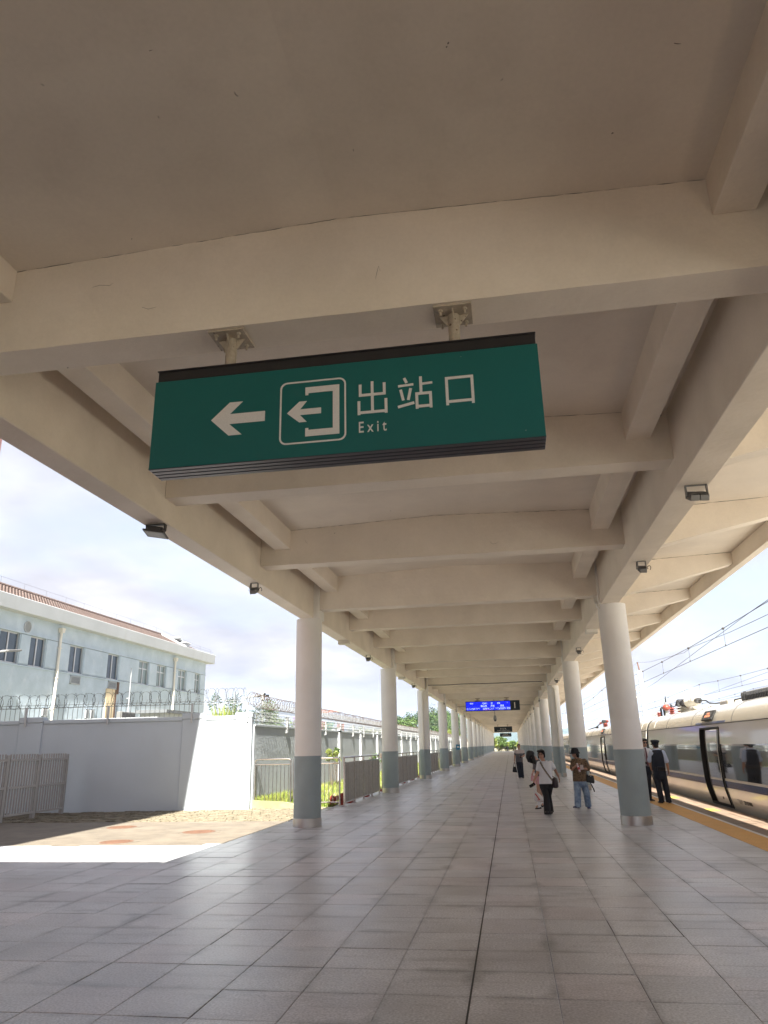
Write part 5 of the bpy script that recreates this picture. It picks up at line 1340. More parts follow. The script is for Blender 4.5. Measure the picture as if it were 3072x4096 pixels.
for ci, (y0, y1) in enumerate(cars):
    det = ci in (1, 2)
    doors = [(y0+7.2, y0+9.2), (y1-10.45, y1-8.42)] if ci != 2 else [(46.0, 48.1)]
    segs = []; a = y0
    for d in doors: segs.append((a, d[0])); a = d[1]
    segs.append((a, y1))
    side = MB(); band = MB(); blue = MB(); wht = MB(); seamm = MB()
    for (s0, s1) in segs:
        strip(side, -1.2, .50, s0, s1); strip(side, 1.575, 2.09, s0, s1)
        strip(band, .725, 1.545, s0, s1, -.006); strip(band, 1.5455, 1.5745, s0, s1, -.012)
        strip(blue, .501, .664, s0, s1, .0005); strip(wht, .6645, .7245, s0, s1, .001)
    for d in doors: strip(side, DZ1+.05, 2.09, d[0]+.0005, d[1]-.0005); strip(side, -1.2, DZ0-.06, d[0]+.0005, d[1]-.0005)
    # far side and ends close the body
    side.prism(mirror(prof_t)+[(XC+.3,-1.2),(XC+.3,2.08)], y0, y1, 'XZ')
    body = part('body', side, M['train_silver'], train, label=None)
    part('window_band', band, M['train_glass'], train); part('blue_stripe', blue, M['train_blue'], train); part('white_stripe', wht, M['train_white'], train)
    rf = MB(); rf.prism(prof_r+mirror(prof_r), y0, y1, 'XZ', True); part('roof', rf, M['train_roof'], train)
    gt = MB(); gt.prism([(5.505,2.088),(5.498,2.098),(5.505,2.112),(5.7,2.115),(5.7,2.085)], y0, y1, 'XZ'); part('rain_gutter', gt, M['black_metal'], train)
    ei = MB(); ei.box(5.75, 8.4, y0+.02, y0+.06, -1.1, 2.3); ei.box(5.75, 8.4, y1-.06, y1-.02, -1.1, 2.3); part('end_wall', ei, M['dark_grey_metal'], train)
    # thin joints across the roof and sides
    jm = MB(); ys_ = [y0+2.2, doors[-1][0]-1.2, doors[-1][1]+1.05, y1-3.6] if det else []
    for y in ys_:
        pts = [(x-.004 if z < 2.6 else x, y, z+(.003 if z > 2.5 else 0)) for x, z in prof_r]; jm.tube(pts, .005, 4)
    if ys_: part('roof_seam', jm, M['dark_grey_metal'], train)
    if ci < len(cars)-1:
        gm = MB(); yb0 = y1-.001; yb1 = cars[ci+1][0]+.001
        def ring(off): return [(x+off, z) for x, z in prof_t[1:]]+[(x+off*.7, z-off*.6) for x, z in prof_r]
        for q in range(5):
            a = yb0+(yb1-yb0)*q/5; b = yb0+(yb1-yb0)*(q+1)/5; rr = ring(.05 if q % 2 else .02); gm.prism(rr+mirror(rr), a, b, 'XZ', False)
        part('gangway_bellows', gm, M['rubber'], train)
    # doors: the leaf slides outside; the opening shows the vestibule
    for di, d in enumerate(doors):
        near = (ci == 1 and di == 1); vis = ci in (1, 2, 3)
        fm = MB(); n = 14
        for (ya, yb_) in ((d[0]-.035, d[0]+.005), (d[1]-.005, d[1]+.035)):
            fm.prism([(px(z)-.012, z) for z in [DZ0-.05+(DZ1-DZ0+.08)*i/n for i in range(n+1)]]+[(px(z)+.12, z) for z in [DZ0-.05+(DZ1-DZ0+.08)*i/n for i in range(n, -1, -1)]], ya, yb_, 'XZ')
        strip(fm, DZ1, DZ1+.049, d[0], d[1], .012, inn=-.12); strip(fm, DZ0-.059, DZ0, d[0], d[1], .012, inn=-.12)
        fr = part('door_frame', fm, M['rubber'], train, bevel=.006)
        vm = MB(); vm.box(6.75, 6.8, d[0]-.2, d[1]+.2, 0, 2.05); vm.box(5.60, 6.75, d[0]-.12, d[0]-.06, 0, 2.05); vm.box(5.60, 6.75, d[1]+.06, d[1]+.12, 0, 2.05); vm.box(5.60,6.75,d[0]-.06,d[1]+.06,1.98,2.05); vm.box(5.60,6.75,d[0]-.06,d[1]+.06,-.03,.03)
        part('vestibule', vm, M['interior'], train)
        lm = MB(); gm_ = MB(); w0, w1 = (d[0]+.10, d[0]+1.32) if ci != 1 else (d[0]+.06, d[0]+1.30)
        bands = [(DZ0+.02,.50,'s'),(.5005,.664,'b'),(.6645,.7245,'w'),(.725,1.545,'g'),(1.546,DZ1-.03,'s')]
        strip(lm, DZ0+.02, DZ1-.03, w0, w1, .030, inn=-.01); leaf = part('door', lm, M['train_silver'], train, bevel=.012)
        q = MB(); strip(q, .72, DZ1-.35, w0+.10, w1-.08, .034, inn=-.028); sub('door_glass', q, M['train_glass'], leaf)
        q = MB(); strip(q, .5005, .664, w0+.004, w1-.004, .0335, inn=-.028); sub('blue_stripe', q, M['train_blue'], leaf)
        q = MB(); strip(q, .6645, .7195, w0+.004, w1-.004, .0335, inn=-.028); sub('white_stripe', q, M['train_white'], leaf)
        q = MB()
        for yy in (w0, w1):
            q.prism([(px(z)-.040, z) for z in [DZ0+.02+(DZ1-DZ0-.05)*i/n for i in range(n+1)]]+[(px(z)-.006, z) for z in [DZ0+.02+(DZ1-DZ0-.05)*i/n for i in range(n, -1, -1)]], yy-.012, yy+.012, 'XZ')
        sub('edge_seal', q, M['rubber'], leaf)
        q = MB(); q.obox((px(1.0)-.040, w0+.17, .98), (1,0,0), (0,1,0), (0,0,1), .012, .03, .06); q.obox((px(.2)-.040, w0+.5, .22), (1,0,0), (0,1,0), (0,0,1), .010, .03, .03); sub('handle', q, M['dark_grey_metal'], leaf)
        q = MB(); strip(q, 1.38, 1.62, w1-.42, w1-.16, .036, inn=-.03); sub('sticker', q, M['glass_green'], leaf)
        # route display above the door
        if ci in (1, 2, 3):
            yc = (d[0]+d[1])/2+.12 if ci == 1 else (d[0]+d[1])/2+.3
            o_ = Vector((px(2.33)-.012, yc, 2.335)); up = Vector((px(2.45)-px(2.22), 0, .23)).normalized(); nx_ = Vector((0,1,0)).cross(up); nx_ = nx_ if nx_.x < 0 else -nx_
            q = MB(); q.obox(o_+nx_*.01, (0,1,0), up, nx_, .55, .15, .022); bx = part('route_display', q, M['rubber'], train, bevel=.01)
            q = MB(); q.obox(o_+nx_*.034, (0,1,0), up, nx_, .34, .095, .001); sub('screen', q, M['dark_grey_metal'], bx)
            q = MB(); base = o_+nx_*.037
            add_text(q, 'C6911', .1, base+up*.045+Vector((0,.02,0)), ux=(0,-1,0), uy=up, fith=.055, thick=.003, bold=.008)
            add_text(q, '佛山西 茂名', .1, base-up*.035, ux=(0,-1,0), uy=up, fith=.065, fit=.55, thick=.003, bold=.006)
            sub('characters', q, M['led_orange'], bx)
            q = MB(); strip(q, 2.115, 2.165, d[0]-.6, d[1]+.5, .0015, .02, inn=-.0); part('blue_marking', q, M['train_blue'], train)
        if near:
            q = MB()
            o_ = Vector((px(.21)-.004, 19.98, .21)); up = Vector((px(.30)-px(.12), 0, .18)).normalized()
            add_text(q, 'ZE 211006', .1, o_+Vector((0,-.10,0)), ux=(0,-1,0), uy=up, fith=.095, fit=.66, thick=.003, bold=.006)
            q.obox(o_+Vector((0,.52,0))+up*.045, (0,1,0), up, (1,0,0), .20, .006, .0015)
            for i in range(3): q.obox(o_+Vector((0,.50,0))+up*(.015-.03*i), (0,1,0), up, (1,0,0), .16-.03*i, .006, .0015)
            part('car_number', q, M['rubber'], train)
    # small rectangular hatches on the cantrail
    if det:
        for yy in (y0+1.2, y1-1.25):
            q = MB(); strip(q, 2.18, 2.44, yy-.06, yy+.06, .003, .03, inn=-.0); part('hatch', q, M['pvc'], train)
for y in (31.2, 32.9):
    m = MB(); m.tube([(5.56,y+.18,.2),(5.50,y,1.2)], .015, 6); part('grab_rail', m, M['steel'], train)
# roof gear near the gangway
RX = 7.1
def insulator(mb, x, y, z0, z1, r, n):
    prof = [(r*.45, z0)]
    for i in range(n):
        h = (z1-z0)/n; z = z0+h*i; prof += [(r*.5,z+.1*h),(r,z+.35*h),(r*.95,z+.5*h),(r*.5,z+.62*h)]
    prof.append((r*.42, z1)); mb.lathe(prof, (x,y,0), 16); return mb
m = MB(); insulator(m, RX, 34.6, 2.72, 3.08, .17, 4); insulator(m, RX, 33.05, 2.74, 3.05, .16, 5); insulator(m, RX, 37.5, 2.72, 3.0, .14, 4); part('red_insulator', m, M['red_insul'], train)
m = MB(); insulator(m, RX, 32.05, 2.72, 3.02, .42, 3); m.lathe([(.10,29.95),(.17,30.05),(.20,30.2),(.24,30.3)]+[(.24-.03*(i % 2), 30.32+.06*i) for i in range(13)]+[(.22,31.15)], (RX,0,3.13), 20, 'Y'); part('white_insulator', m, M['white_insul'], train)
m = MB(); m.box(RX-.2,RX+.2,31.2,31.5,3.02,3.24); m.box(RX-.16,RX+.16,31.5,32.2,3.03,3.22); m.obox((RX,32.1,3.18),(1,0,0),(0,1,.4),(0,-.4,1),.2,.18,.06); m.box(RX-.12,RX+.12,32.75,33.2,3.06,3.18); m.ell((RX,33.0,3.22),(.13,.16,.12)); m.cyl((RX,29.95,3.12),(RX,29.6,3.10),.11,12); m.cone((RX,34.6,3.06),(RX,34.75,3.26),.05,.02,8)
part('circuit_breaker', m, M['dark_grey_metal'], train)
m = MB(); m.ell((RX,35.65,3.13),(.17,.20,.14)); m.cone((RX-.0,31.6,2.98),(RX,31.0,2.86),.05,.04,8); part('red_cover', m, M['red_insul'], train)
m = MB(); m.cyl((RX,35.72,2.7),(RX,35.68,3.02),.075,12); part('white_post', m, M['white_metal'], train); m = MB(); m.cyl((RX,35.65,3.24),(RX,35.63,3.36),.07,10); part('white_post', m, M['white_metal'], train)
m = MB(); m.cone((RX,35.63,3.36),(RX,35.60,3.62),.035,.015,8); m.tube([(RX,36.9,2.72),(RX,36.95,3.14),(RX,36.6,3.17),(RX,36.3,3.12),(RX,36.2,2.72)],.045,6); m.tube([(RX,36.6,3.15),(RX,35.8,3.16)],.05,6)
m.tube([(RX,29.6,3.10),(RX,29.2,3.08),(RX,28.6,3.04),(RX,28.2,2.93),(RX,27.4,2.88),(RX,26.0,2.86),(RX,24.5,2.88),(RX,23.4,2.86),(RX,22.6,2.98),(RX,22.3,2.90)],.025,6); m.tube([(RX,34.6,3.20),(RX,34.2,3.08),(RX,33.6,3.12),(RX,33.2,3.18)],.022,6)
part('roof_cable', m, M['black_metal'], train)
m = MB(); m.obox((RX,25.6,2.80),(1,0,0),(0,1,0),(0,0,1),.25,.42,.09); m.obox((RX-.1,28.4,2.78),(1,0,0),(0,1,0),(0,0,1),.5,.35,.06); part('roof_cover', m, M['train_roof'], train, bevel=.06, seg=3)
m = MB(); m.box(6.45,7.75,17.5,22.25,2.66,2.93); acb = part('air_conditioner', m, M['lamp_grey'], train, bevel=.03)
m = MB()
for i in range(34): m.box(6.42,6.449,17.7+.13*i,17.76+.13*i,2.70,2.90)
m.box(6.40,6.449,21.7,21.78,2.66,2.93); sub('grille', m, M['dark_grey_metal'], acb)
# far roof gear
m = MB(); insulator(m, RX, 58.6, 2.72, 3.05, .20, 5); insulator(m, RX, 57.9, 2.72, 3.05, .20, 5); m.ell((RX,61.0,3.12),(.10,.6,.10)); m.ell((RX,57.0,3.14),(.10,.5,.10)); part('red_insulator', m, M['red_insul'], train)
m = MB(); m.tube([(RX,71,2.80),(RX,67,2.86),(RX,64,2.9),(RX,61.5,3.08),(RX,60.3,3.15)],.05,6); m.box(RX-.15,RX+.15,58.2,58.9,3.05,3.28); m.box(RX-.1,RX+.1,63.6,64.1,2.72,2.92); part('roof_cable', m, M['black_metal'], train)

# ---------------------------------------------------------------- overhead line
MX = 9.38
def ribbed(mb, a, b, r):
    a, b = Vector(a), Vector(b); n = 9; pts = [a+(b-a)*i/(2*n) for i in range(2*n+1)]; mb.tube(pts, [r if i % 2 else r*.62 for i in range(2*n+1)], 10); return mb
def mast(y, lab, z=6.45, det=True):
    t = thing('overhead_line_mast', lab, 'mast', (MX, y, -1.4), 'overhead line masts')
    m = MB(); w = .13
    m.box(MX-w, MX+w, y-w, y-w+.018, -1.4, z); m.box(MX-w, MX+w, y+w-.018, y+w, -1.4, z); m.box(MX-.010, MX+.010, y-w+.018, y+w-.018, -1.4, z)
    m.box(MX-w-.03, MX+w+.03, y-w-.03, y+w+.03, 3.50, 3.56); part('post', m, M['mast_paint'], t)
    m = MB(); m.cyl((MX,y,z),(MX-.08,y,z+.60),.045,8); part('finial', m, M['rust_iron'], t)
    for s, reach in ((1, 4.02), (-1, 2.28)):
        f = reach/4.02; X = lambda d: MX+s*d*f
        m = MB(); ribbed(m, (X(.22),y,5.14),(X(.85),y,5.16),.085); ribbed(m, (X(.18),y,4.55),(X(.80),y,4.64),.085); part('insulator', m, M['white_insul'], t)
        m = MB(); m.tube([(X(.12),y,5.14),(X(.2),y,5.14)],.03,6); m.tube([(X(.85),y,5.16),(X(2.9),y,5.18),(X(3.25),y,5.15),(X(3.55),y,5.03),(X(3.86),y,4.86)],.032,8); m.tube([(X(.80),y,4.64),(X(1.3),y,4.72),(X(2.85),y,5.09)],.032,8); m.tube([(X(2.75),y,5.06),(X(2.80),y,4.88),(X(3.86),y,4.86)],.018,6); m.tube([(X(1.0),y,5.15),(X(1.1),y,4.95),(X(1.3),y,4.74)],.014,5); m.tube([(X(3.25),y,4.45),(X(3.45),y,4.60),(X(3.7),y,4.66),(X(4.02),y,4.62)],.022,6)
        part('cantilever', m, M['galv'], t)
    for x0, tx in ((MX-.72, '37'), (MX+.20, '0069')):
        m = MB(); m.box(x0, x0+.78 if x0 > MX else x0+.42, y-w-.045, y-w-.035, 3.28, 3.55); pl_ = part('number_plate', m, M['white_metal'], t)
        m = MB(); add_text(m, tx, .2, (x0+(.39 if x0 > MX else .21), y-w-.05, 3.415), fith=.17, thick=.004); sub('number', m, M['rubber'], pl_)
    return t
mast(54.5, 'white overhead line mast with number plates and cantilever arms beyond the train, the nearest one')
mast(104.5, 'white overhead line mast farther along behind the train, the second one', 6.3)
mast(154.5, 'white overhead line mast far along the track, the smallest one', 6.3)
def wire_run(name, lab, contact, mess, drops, group='overhead wires'):
    t = thing(name, lab, 'overhead wire', tuple(contact[0]), group)
    m = MB(); m.tube(contact, .010, 5); part('contact_wire', m, M['wire'], t)
    m = MB(); m.tube(mess, .011, 5); part('catenary_wire', m, M['wire'], t)
    def at(line, y):
        for a, b in zip(line, line[1:]):
            if (a[1]-y)*(b[1]-y) <= 0: f = (y-a[1])/(b[1]-a[1]+1e-9); return Vector(a)+(Vector(b)-Vector(a))*f
        return Vector(line[-1])
    for y in drops:
        a, b = at(mess, y), at(contact, y); m = MB(); m.tube([a, b], .006, 4); m.ell(a, (.05,.06,.045), 8, 6); m.ell(b+Vector((0,0,.02)), (.025,.03,.04), 6, 4); part('dropper', m, M['wire'], t)
def sag(x, ys, zs): return [(x, y, z) for y, z in zip(ys, zs)]
c1 = sag(7.1, (-10,20.7,30,43,54.5,104.5,154.5,200), (4.55,4.55,4.59,4.64,4.66,4.66,4.66,4.66))
m1 = sag(7.1, (-10,5,20.7,25.1,30,35.2,40.4,43.1,48,54.5,66,79,92,104.5,118,130,142,154.5,200), (6.0,5.5,5.19,5.13,5.10,5.12,5.17,5.21,5.32,5.50,5.2,5.08,5.2,5.5,5.2,5.08,5.2,5.5,5.5))
wire_run('overhead_line', 'overhead wires with droppers above the standing train', c1, m1, [20.0,25.15,30.05,35.23,40.35,46,52,58,64,72,80,88,96,102,110,120,130])
c2 = sag(13.4, (-10,41,54.5,104.5,154.5,200), (4.62,4.62,4.62,4.62,4.62,4.62))
m2 = sag(13.4, (-10,5,25,40.8,45.6,50.4,54.5,66,79,92,104.5,118,130,142,154.5,200), (6.1,5.5,5.15,5.14,5.19,5.28,5.42,5.2,5.08,5.2,5.45,5.2,5.08,5.2,5.45,5.45))
wire_run('overhead_line', 'overhead wires with droppers above the second track', c2, m2, [40.9,45.6,50.4,55.2,60,66,72,79,86,92,99])
c3 = sag(19.0, (-10,60,150,200), (4.6,4.6,4.6,4.6)); m3 = sag(19.0, (-10,40,62,67,72,78,100,120,150,200), (6,5.3,5.42,5.32,5.24,5.15,5.4,5.1,5.4,5.4))
wire_run('overhead_line', 'overhead wires with droppers above the farthest track', c3, m3, [62,67,72,78,84,90,100])
for pts, lab in (([(7.3,12,4.85),(7.3,25.1,5.0),(7.2,30.05,5.12),(7.6,33,5.25),(8.6,46,6.2),(MX-.08,54.5,7.02)], 'feeder wire rising to the nearest mast top'), ([(7.0,12,5.5),(7.1,22,5.18),(7.5,29.9,5.05),(8.6,45,4.95),(9.2,54.5,4.95),(9.3,104,5.0)], 'thin wire slanting down towards the nearest mast'),
    ([(MX-.08,54.5,7.02),(MX-.08,79,6.6),(MX-.08,104.5,6.9),(MX,154.5,6.9)], 'feeder wire running on from the nearest mast top'), ([(16.0,15,6.5),(15.0,40,5.5),(13.6,54,4.7),(13.5,104,4.65)], 'thin wire converging on the second track wires'), ([(17.5,20,5.6),(17.8,60,4.9),(17.9,104,4.8)], 'lone wire low between the second and farthest tracks'), ([(22,30,6.2),(22,62,5.6),(22,104,5.7),(22,150,5.6)], 'high thin wire beyond the farthest track')):
    m = MB(); m.tube(pts, .009, 5); o = m.build('overhead_wire', M['wire']); tag(o, lab, 'overhead wire', 'loose overhead wires')
# ---------------------------------------------------------------- people
V = Vector
def hand(mb, wrist, direction, palm_n, side_v, curl=.4, size=1.0, spread=1.0, right=1):
    """palm and five bent fingers; direction: wrist to knuckles, palm_n: way the palm faces, side_v: thumb side"""
    d, pn, sv = V(direction).normalized(), V(palm_n).normalized(), V(side_v).normalized(); w = V(wrist)
    for k in range(4):
        mb.capsule(w+sv*(.020-.013*k)*size, w+d*.075*size+sv*(.028-.019*k)*size, .014*size, .013*size, 8)
    for k, (ln, r) in enumerate(((.070,.0088),(.078,.0090),(.072,.0086),(.055,.0078))):
        b = w+d*.080*size+sv*(.029-.0195*k)*size*spread; q = d
        for j, f in enumerate((.45,.32,.23)):
            ang = curl*(.6+.5*j); q = (q*math.cos(ang)+pn*math.sin(ang)).normalized(); e = b+q*ln*f*size; mb.capsule(b, e, r*size*(1-.08*j), r*size*(.94-.08*j), 8); b = e
    b = w+d*.022*size+sv*.030*size; q = (d*.55+sv*.8+pn*.25).normalized(); e = b+q*.038*size; mb.capsule(b, e, .0125*size, .0105*size, 8)
    q2 = (d*.85+sv*.15+pn*(.3+curl*.5)).normalized(); mb.capsule(e, e+q2*.034*size, .0105*size, .008*size, 8)
def head(mb, c, face, up, s=1.0):
    """skull, jaw, nose, ears, brow; c is the middle of the head"""
    f, u = V(face).normalized(), V(up).normalized(); u = (u-f*u.dot(f)).normalized(); r = f.cross(u); R = Matrix((r, f, u)).transposed(); c = V(c)
    P = lambda x, y, z: c+R @ V((x*s, y*s, z*s))
    mb.ell(P(0,-.012,.028), (.074*s,.090*s,.086*s), 18, 12, R); mb.ell(P(0,.018,-.030), (.062*s,.066*s,.078*s), 16, 10, R); mb.ell(P(0,.040,-.085), (.034*s,.034*s,.026*s), 12, 8, R)
    mb.ell(P(0,.012,-.060), (.055*s,.055*s,.042*s), 12, 8, R)
    mb.capsule(P(0,.080,.012), P(0,.096,-.022), .008*s, .0125*s, 8); mb.ell(P(-.011,.086,-.026), (.008*s,.008*s,.007*s), 8, 6); mb.ell(P(.011,.086,-.026), (.008*s,.008*s,.007*s), 8, 6)
    mb.ell(P(0,.080,-.054), (.022*s,.010*s,.009*s), 10, 6, R)
    for sx in (-1, 1): mb.ell(P(sx*.075,-.005,-.005), (.010*s,.020*s,.030*s), 8, 8, R); mb.ell(P(sx*.032,.070,-.022), (.020*s,.014*s,.016*s), 8, 6, R)
    return P, R
def face_bits(t, P, R, s, brow=True, glasses=None, par=None):
    m = MB()
    for sx in (-1, 1): m.ell(P(sx*.030,.080,.010), (.013*s,.007*s,.0065*s), 10, 6, R)
    part('eyes', m, M['eye'], t)
    m = MB()
    for sx in (-1, 1): m.capsule(P(sx*.017,.087,.031), P(sx*.046,.076,.031), .0045*s, .0035*s, 6)
    part('eyebrows', m, M['hair'], t)
    m = MB(); m.ell(P(0,.0885,-.0545), (.021*s,.005*s,.0065*s), 10, 6, R); part('mouth', m, M['lip'], t)
    if glasses:
        m = MB()
        for sx in (-1, 1):
            pts = [P(sx*.032+.024*math.cos(a*.5236)*1.05, .094, .008+.018*math.sin(a*.5236)) for a in range(12)]; m.tube(pts, .0022*s, 5, True); m.tube([P(sx*.056,.092,.012), P(sx*.078,.0,.012)], .002*s, 4)
        m.tube([P(-.009,.096,.012), P(.009,.096,.012)], .002*s, 4); g = part('glasses', m, glasses[0], t)
        if glasses[1]:
            m = MB()
            for sx in (-1, 1): m.ell(P(sx*.032,.093,.008), (.024*s,.003*s,.017*s), 12, 6, R)
            sub('lenses', m, glasses[1], g)
def limb(mb, a, b, c, r, n=10):
    mb.capsule(a, b, r[0], r[1], n); mb.capsule(b, c, r[1], r[2], n)
def shoe(mb, heel, toe, w=.043, h=.075):
    heel, toe = V(heel), V(toe); d = (toe-heel); L_ = d.length; d.normalize(); s = d.cross(V((0,0,1))).normalized(); u = s.cross(d)
    mb.loft([(heel-d*.012+u*h*.45, s, u, w*.62, h*.42),(heel+d*L_*.12+u*h*.5, s, u, w*.82, h*.52),(heel+d*L_*.38+u*h*.50, s, u, w*.84, h*.52),(heel+d*L_*.62+u*h*.36, s, u, w*1.0, h*.38),(heel+d*L_*.85+u*h*.27, s, u, w*.92, h*.28),(heel+d*L_*1.0+u*h*.2, s, u, w*.5, h*.18)], 16, 2.6)
def torso(mb, rows, side, front, power=2.6, n=24):
    mb.loft([(V(c), V(side), V(front), a, b) for (c, a, b) in rows], n, power)
def flare_leg(mb, hip, knee, ank, r, side, front, drop=.03):
    hip, knee, ank = V(hip), V(knee), V(ank); rows = []
    for (p, q, t0, ra, rb) in ((hip, knee, 0, r[0], r[1]), (knee, ank, 0, r[1], r[2])):
        for i in range(5):
            f = i/5; rows.append((p+(q-p)*f, V(side), V(front), (ra+(rb-ra)*f), (ra+(rb-ra)*f)*1.04))
    rows.append((ank-V((0,0,drop)), V(side), V(front), r[2], r[2]*1.15))
    mb.loft(rows, 18, 2.2)
VX = .0085

# --- woman in a white polo shirt, walking to the viewer
def woman_white():
    t = thing('person', 'woman in white polo and black flared trousers walking with a phone and carrier bag', 'person', (.83, 20.0, 0), None)
    F = V((-.18, -.98, 0)).normalized(); S = V((.98, -.18, 0)).normalized(); U = V((0,0,1)); Y = 20.0
    hc = V((.770, Y-.02, 1.415)); b = MB()
    P, R = head(b, hc, V((-.30,-.95,-.02)), U, 1.0)
    b.capsule((.785,Y+.02,1.34), (.812,Y+.03,1.24), .050, .054, 12)
    torso(b, [((.83,Y,.74),.150,.105),((.835,Y,.90),.135,.10),((.84,Y,1.08),.145,.105),((.845,Y+.01,1.19),.135,.085),((.84,Y+.02,1.235),.08,.05)], S, F)
    shR, elR, wrR = V((.700,Y-.01,1.205)), V((.640,Y-.03,.990)), V((.525,Y-.20,.800)); shL, elL, wrL = V((.985,Y+.02,1.205)), V((1.070,Y+.10,1.075)), V((1.158,Y+.16,.885))
    limb(b, shR, elR, wrR, (.047,.040,.026)); limb(b, shL, elL, wrL, (.047,.040,.026))
    hand(b, wrR, V((-.35,-.45,-.8)), V((.8,-.4,-.2)), V((.1,-.95,.3)), .75); hand(b, wrL, V((.25,.10,-.95)), V((-.8,-.1,-.3)), V((.1,-.95,-.1)), .35)
    hipR, knR, anR = V((.755,Y,.74)), V((.800,Y-.16,.43)), V((.795,Y-.30,.10)); hipL, knL, anL = V((.905,Y,.74)), V((.862,Y+.05,.42)), V((.880,Y+.20,.11))
    for h, k, a in ((hipR,knR,anR),(hipL,knL,anL)): limb(b, h-V((0,0,.03)), k, a, (.058,.042,.030))
    remesh(b, 'body', M['skin'], VX*.75, 5, t)
    s = MB(); torso(s, [((.828,Y,.715),.172,.128),((.830,Y,.80),.168,.128),((.835,Y,.92),.160,.122),((.842,Y,1.06),.160,.124),((.845,Y+.005,1.17),.172,.108),((.842,Y+.02,1.232),.135,.082),((.83,Y+.02,1.262),.075,.070)], S, F)
    s.capsule(shR, shR+(elR-shR)*.66, .066, .062); s.capsule(shL, shL+(elL-shL)*.80, .066, .060)
    remesh(s, 'polo_shirt', M['cloth_white'], VX, 5, t)
    c = MB()
    for sx in (-1, 1): c.obox(V((.815+sx*.052,Y-.045,1.255)), (1,sx*-.5,sx*.6), (.2*sx,.9,.1), (-.6*sx,.2,.8), .036, .050, .006)
    c.obox((.806,Y-.105,1.18), S, F, U, .016, .003, .055); part('collar', c, M['cloth_white'], t)
    p = MB(); torso(p, [((.83,Y,.80),.148,.112),((.83,Y,.70),.168,.128),((.83,Y,.62),.165,.13),((.83,Y,.56),.13,.10)], S, F)
    flare_leg(p, hipR-V((0,0,.05)), knR, anR, (.104,.074,.090), S, F, .075); flare_leg(p, hipL-V((0,0,.05)), knL, anL, (.104,.074,.090), S, F, .075)
    remesh(p, 'trousers', M['cloth_black'], VX, 4, t)
    k = MB(); shoe(k, (.795,Y-.25,.035), (.765,Y-.48,.085), .048, .06); shoe(k, (.885,Y+.24,.05), (.90,Y+.01,.012), .046, .06); part('shoes', k, M['leather'], t)
    h = MB(); h.ell(P(0,-.022,.045), (.088,.096,.090), 18, 12, R); h.ell(P(0,-.055,-.01), (.086,.070,.095), 14, 10, R); h.ell(P(.05,.035,.088), (.055,.050,.034), 12, 8, R); h.ell(P(-.045,.03,.086), (.055,.05,.034), 12, 8, R)
    h.capsule(P(-.080,.01,.04), P(-.082,.0,-.045), .022, .016); h.capsule(P(.080,-.01,.04), P(.084,-.02,-.075), .024, .018)
    remesh(h, 'hair', M['hair'], .007, 4, t)
    face_bits(t, P, R, 1.0, glasses=(M['dark_grey_metal'], None))
    # shoulder bag and strap
    st = MB(); A = [V((.705,Y-.02,1.262)),V((.735,Y-.095,1.215)),V((.775,Y-.122,1.12)),V((.855,Y-.135,.99)),V((.945,Y-.125,.86)),V((.985,Y-.09,.80))]
    for (o_, w_, mm, nm) in ((0,.018,M['cloth_black'],'strap'),(-.0025,.006,M['gold_stripe'],'strap_stripe')):
        st = MB()
        for q, r in zip(A, A[1:]): st.bar(q+V((0,o_,0)), r+V((0,o_,0)), w_*2, .006, (0,-1,.1))
        if nm == 'strap': bagt = thing('shoulder_bag', 'dark plum shoulder bag with striped strap worn by the woman in the white polo', 'bag', (1.04,Y,.75)); part('strap', st, mm, bagt)
        else: part('strap_stripe', st, mm, bagt)
    g = MB(); g.loft([(V((1.055,Y+.0,.865)),S,F,.035,.055),(V((1.050,Y,.84)),S,F,.058,.10),(V((1.055,Y,.76)),S,F,.068,.125),(V((1.06,Y,.66)),S,F,.070,.13),(V((1.06,Y,.625)),S,F,.060,.115),(V((1.06,Y,.612)),S,F,.03,.06)], 18, 3.2); remesh(g, 'bag_body', M['plum_leather'], .008, 4, bagt)
    g = MB(); g.tube([(1.0,Y-.09,.80),(1.03,Y-.07,.84),(1.06,Y-.05,.86),(1.06,Y+.10,.86),(.99,Y+.11,.9),(.80,Y+.13,1.10),(.705,Y+.06,1.26)], .008, 6); part('strap_end', g, M['plum_leather'], bagt)
    f = thing('mobile_phone', 'black phone held low by the woman in the white polo', 'phone', (.478,Y-.29,.70)); g = MB(); g.obox((.476,Y-.285,.705), (.86,-.1,.45), (-.45,-.05,.86), (.1,1,0), .078, .036, .005); part('case', g, M['phone'], f, bevel=.004)
    cb_ = thing('carrier_bag', 'white plastic carrier bag with red print hanging from the woman\'s hand', 'bag', (.58,Y-.26,.5))
    g = MB(); cc = V((.595,Y-.26,0)); g.loft([(V((.500,Y-.27,.66)),S,F,.012,.012),(V((.520,Y-.27,.59)),S,F,.018,.018),(V((.548,Y-.265,.53)),S,F,.050,.035),(V((.585,Y-.26,.46)),S,F,.098,.062),(V((.600,Y-.26,.39)),S,F,.124,.080),(V((.610,Y-.26,.335)),S,F,.112,.075),(V((.61,Y-.26,.315)),S,F,.06,.04)], 22, 2.3); remesh(g, 'bag_body', M['bagplastic'], .008, 2, cb_)
    g = MB(); g.obox((.575,Y-.348,.44), (.55,0,-.83), (0,1,0), (.83,0,.55), .085, .004, .013); g.obox((.60,Y-.352,.365), (1,0,.05), (0,1,0), (0,0,1), .035, .004, .007); part('print', g, M['red_print'], cb_)
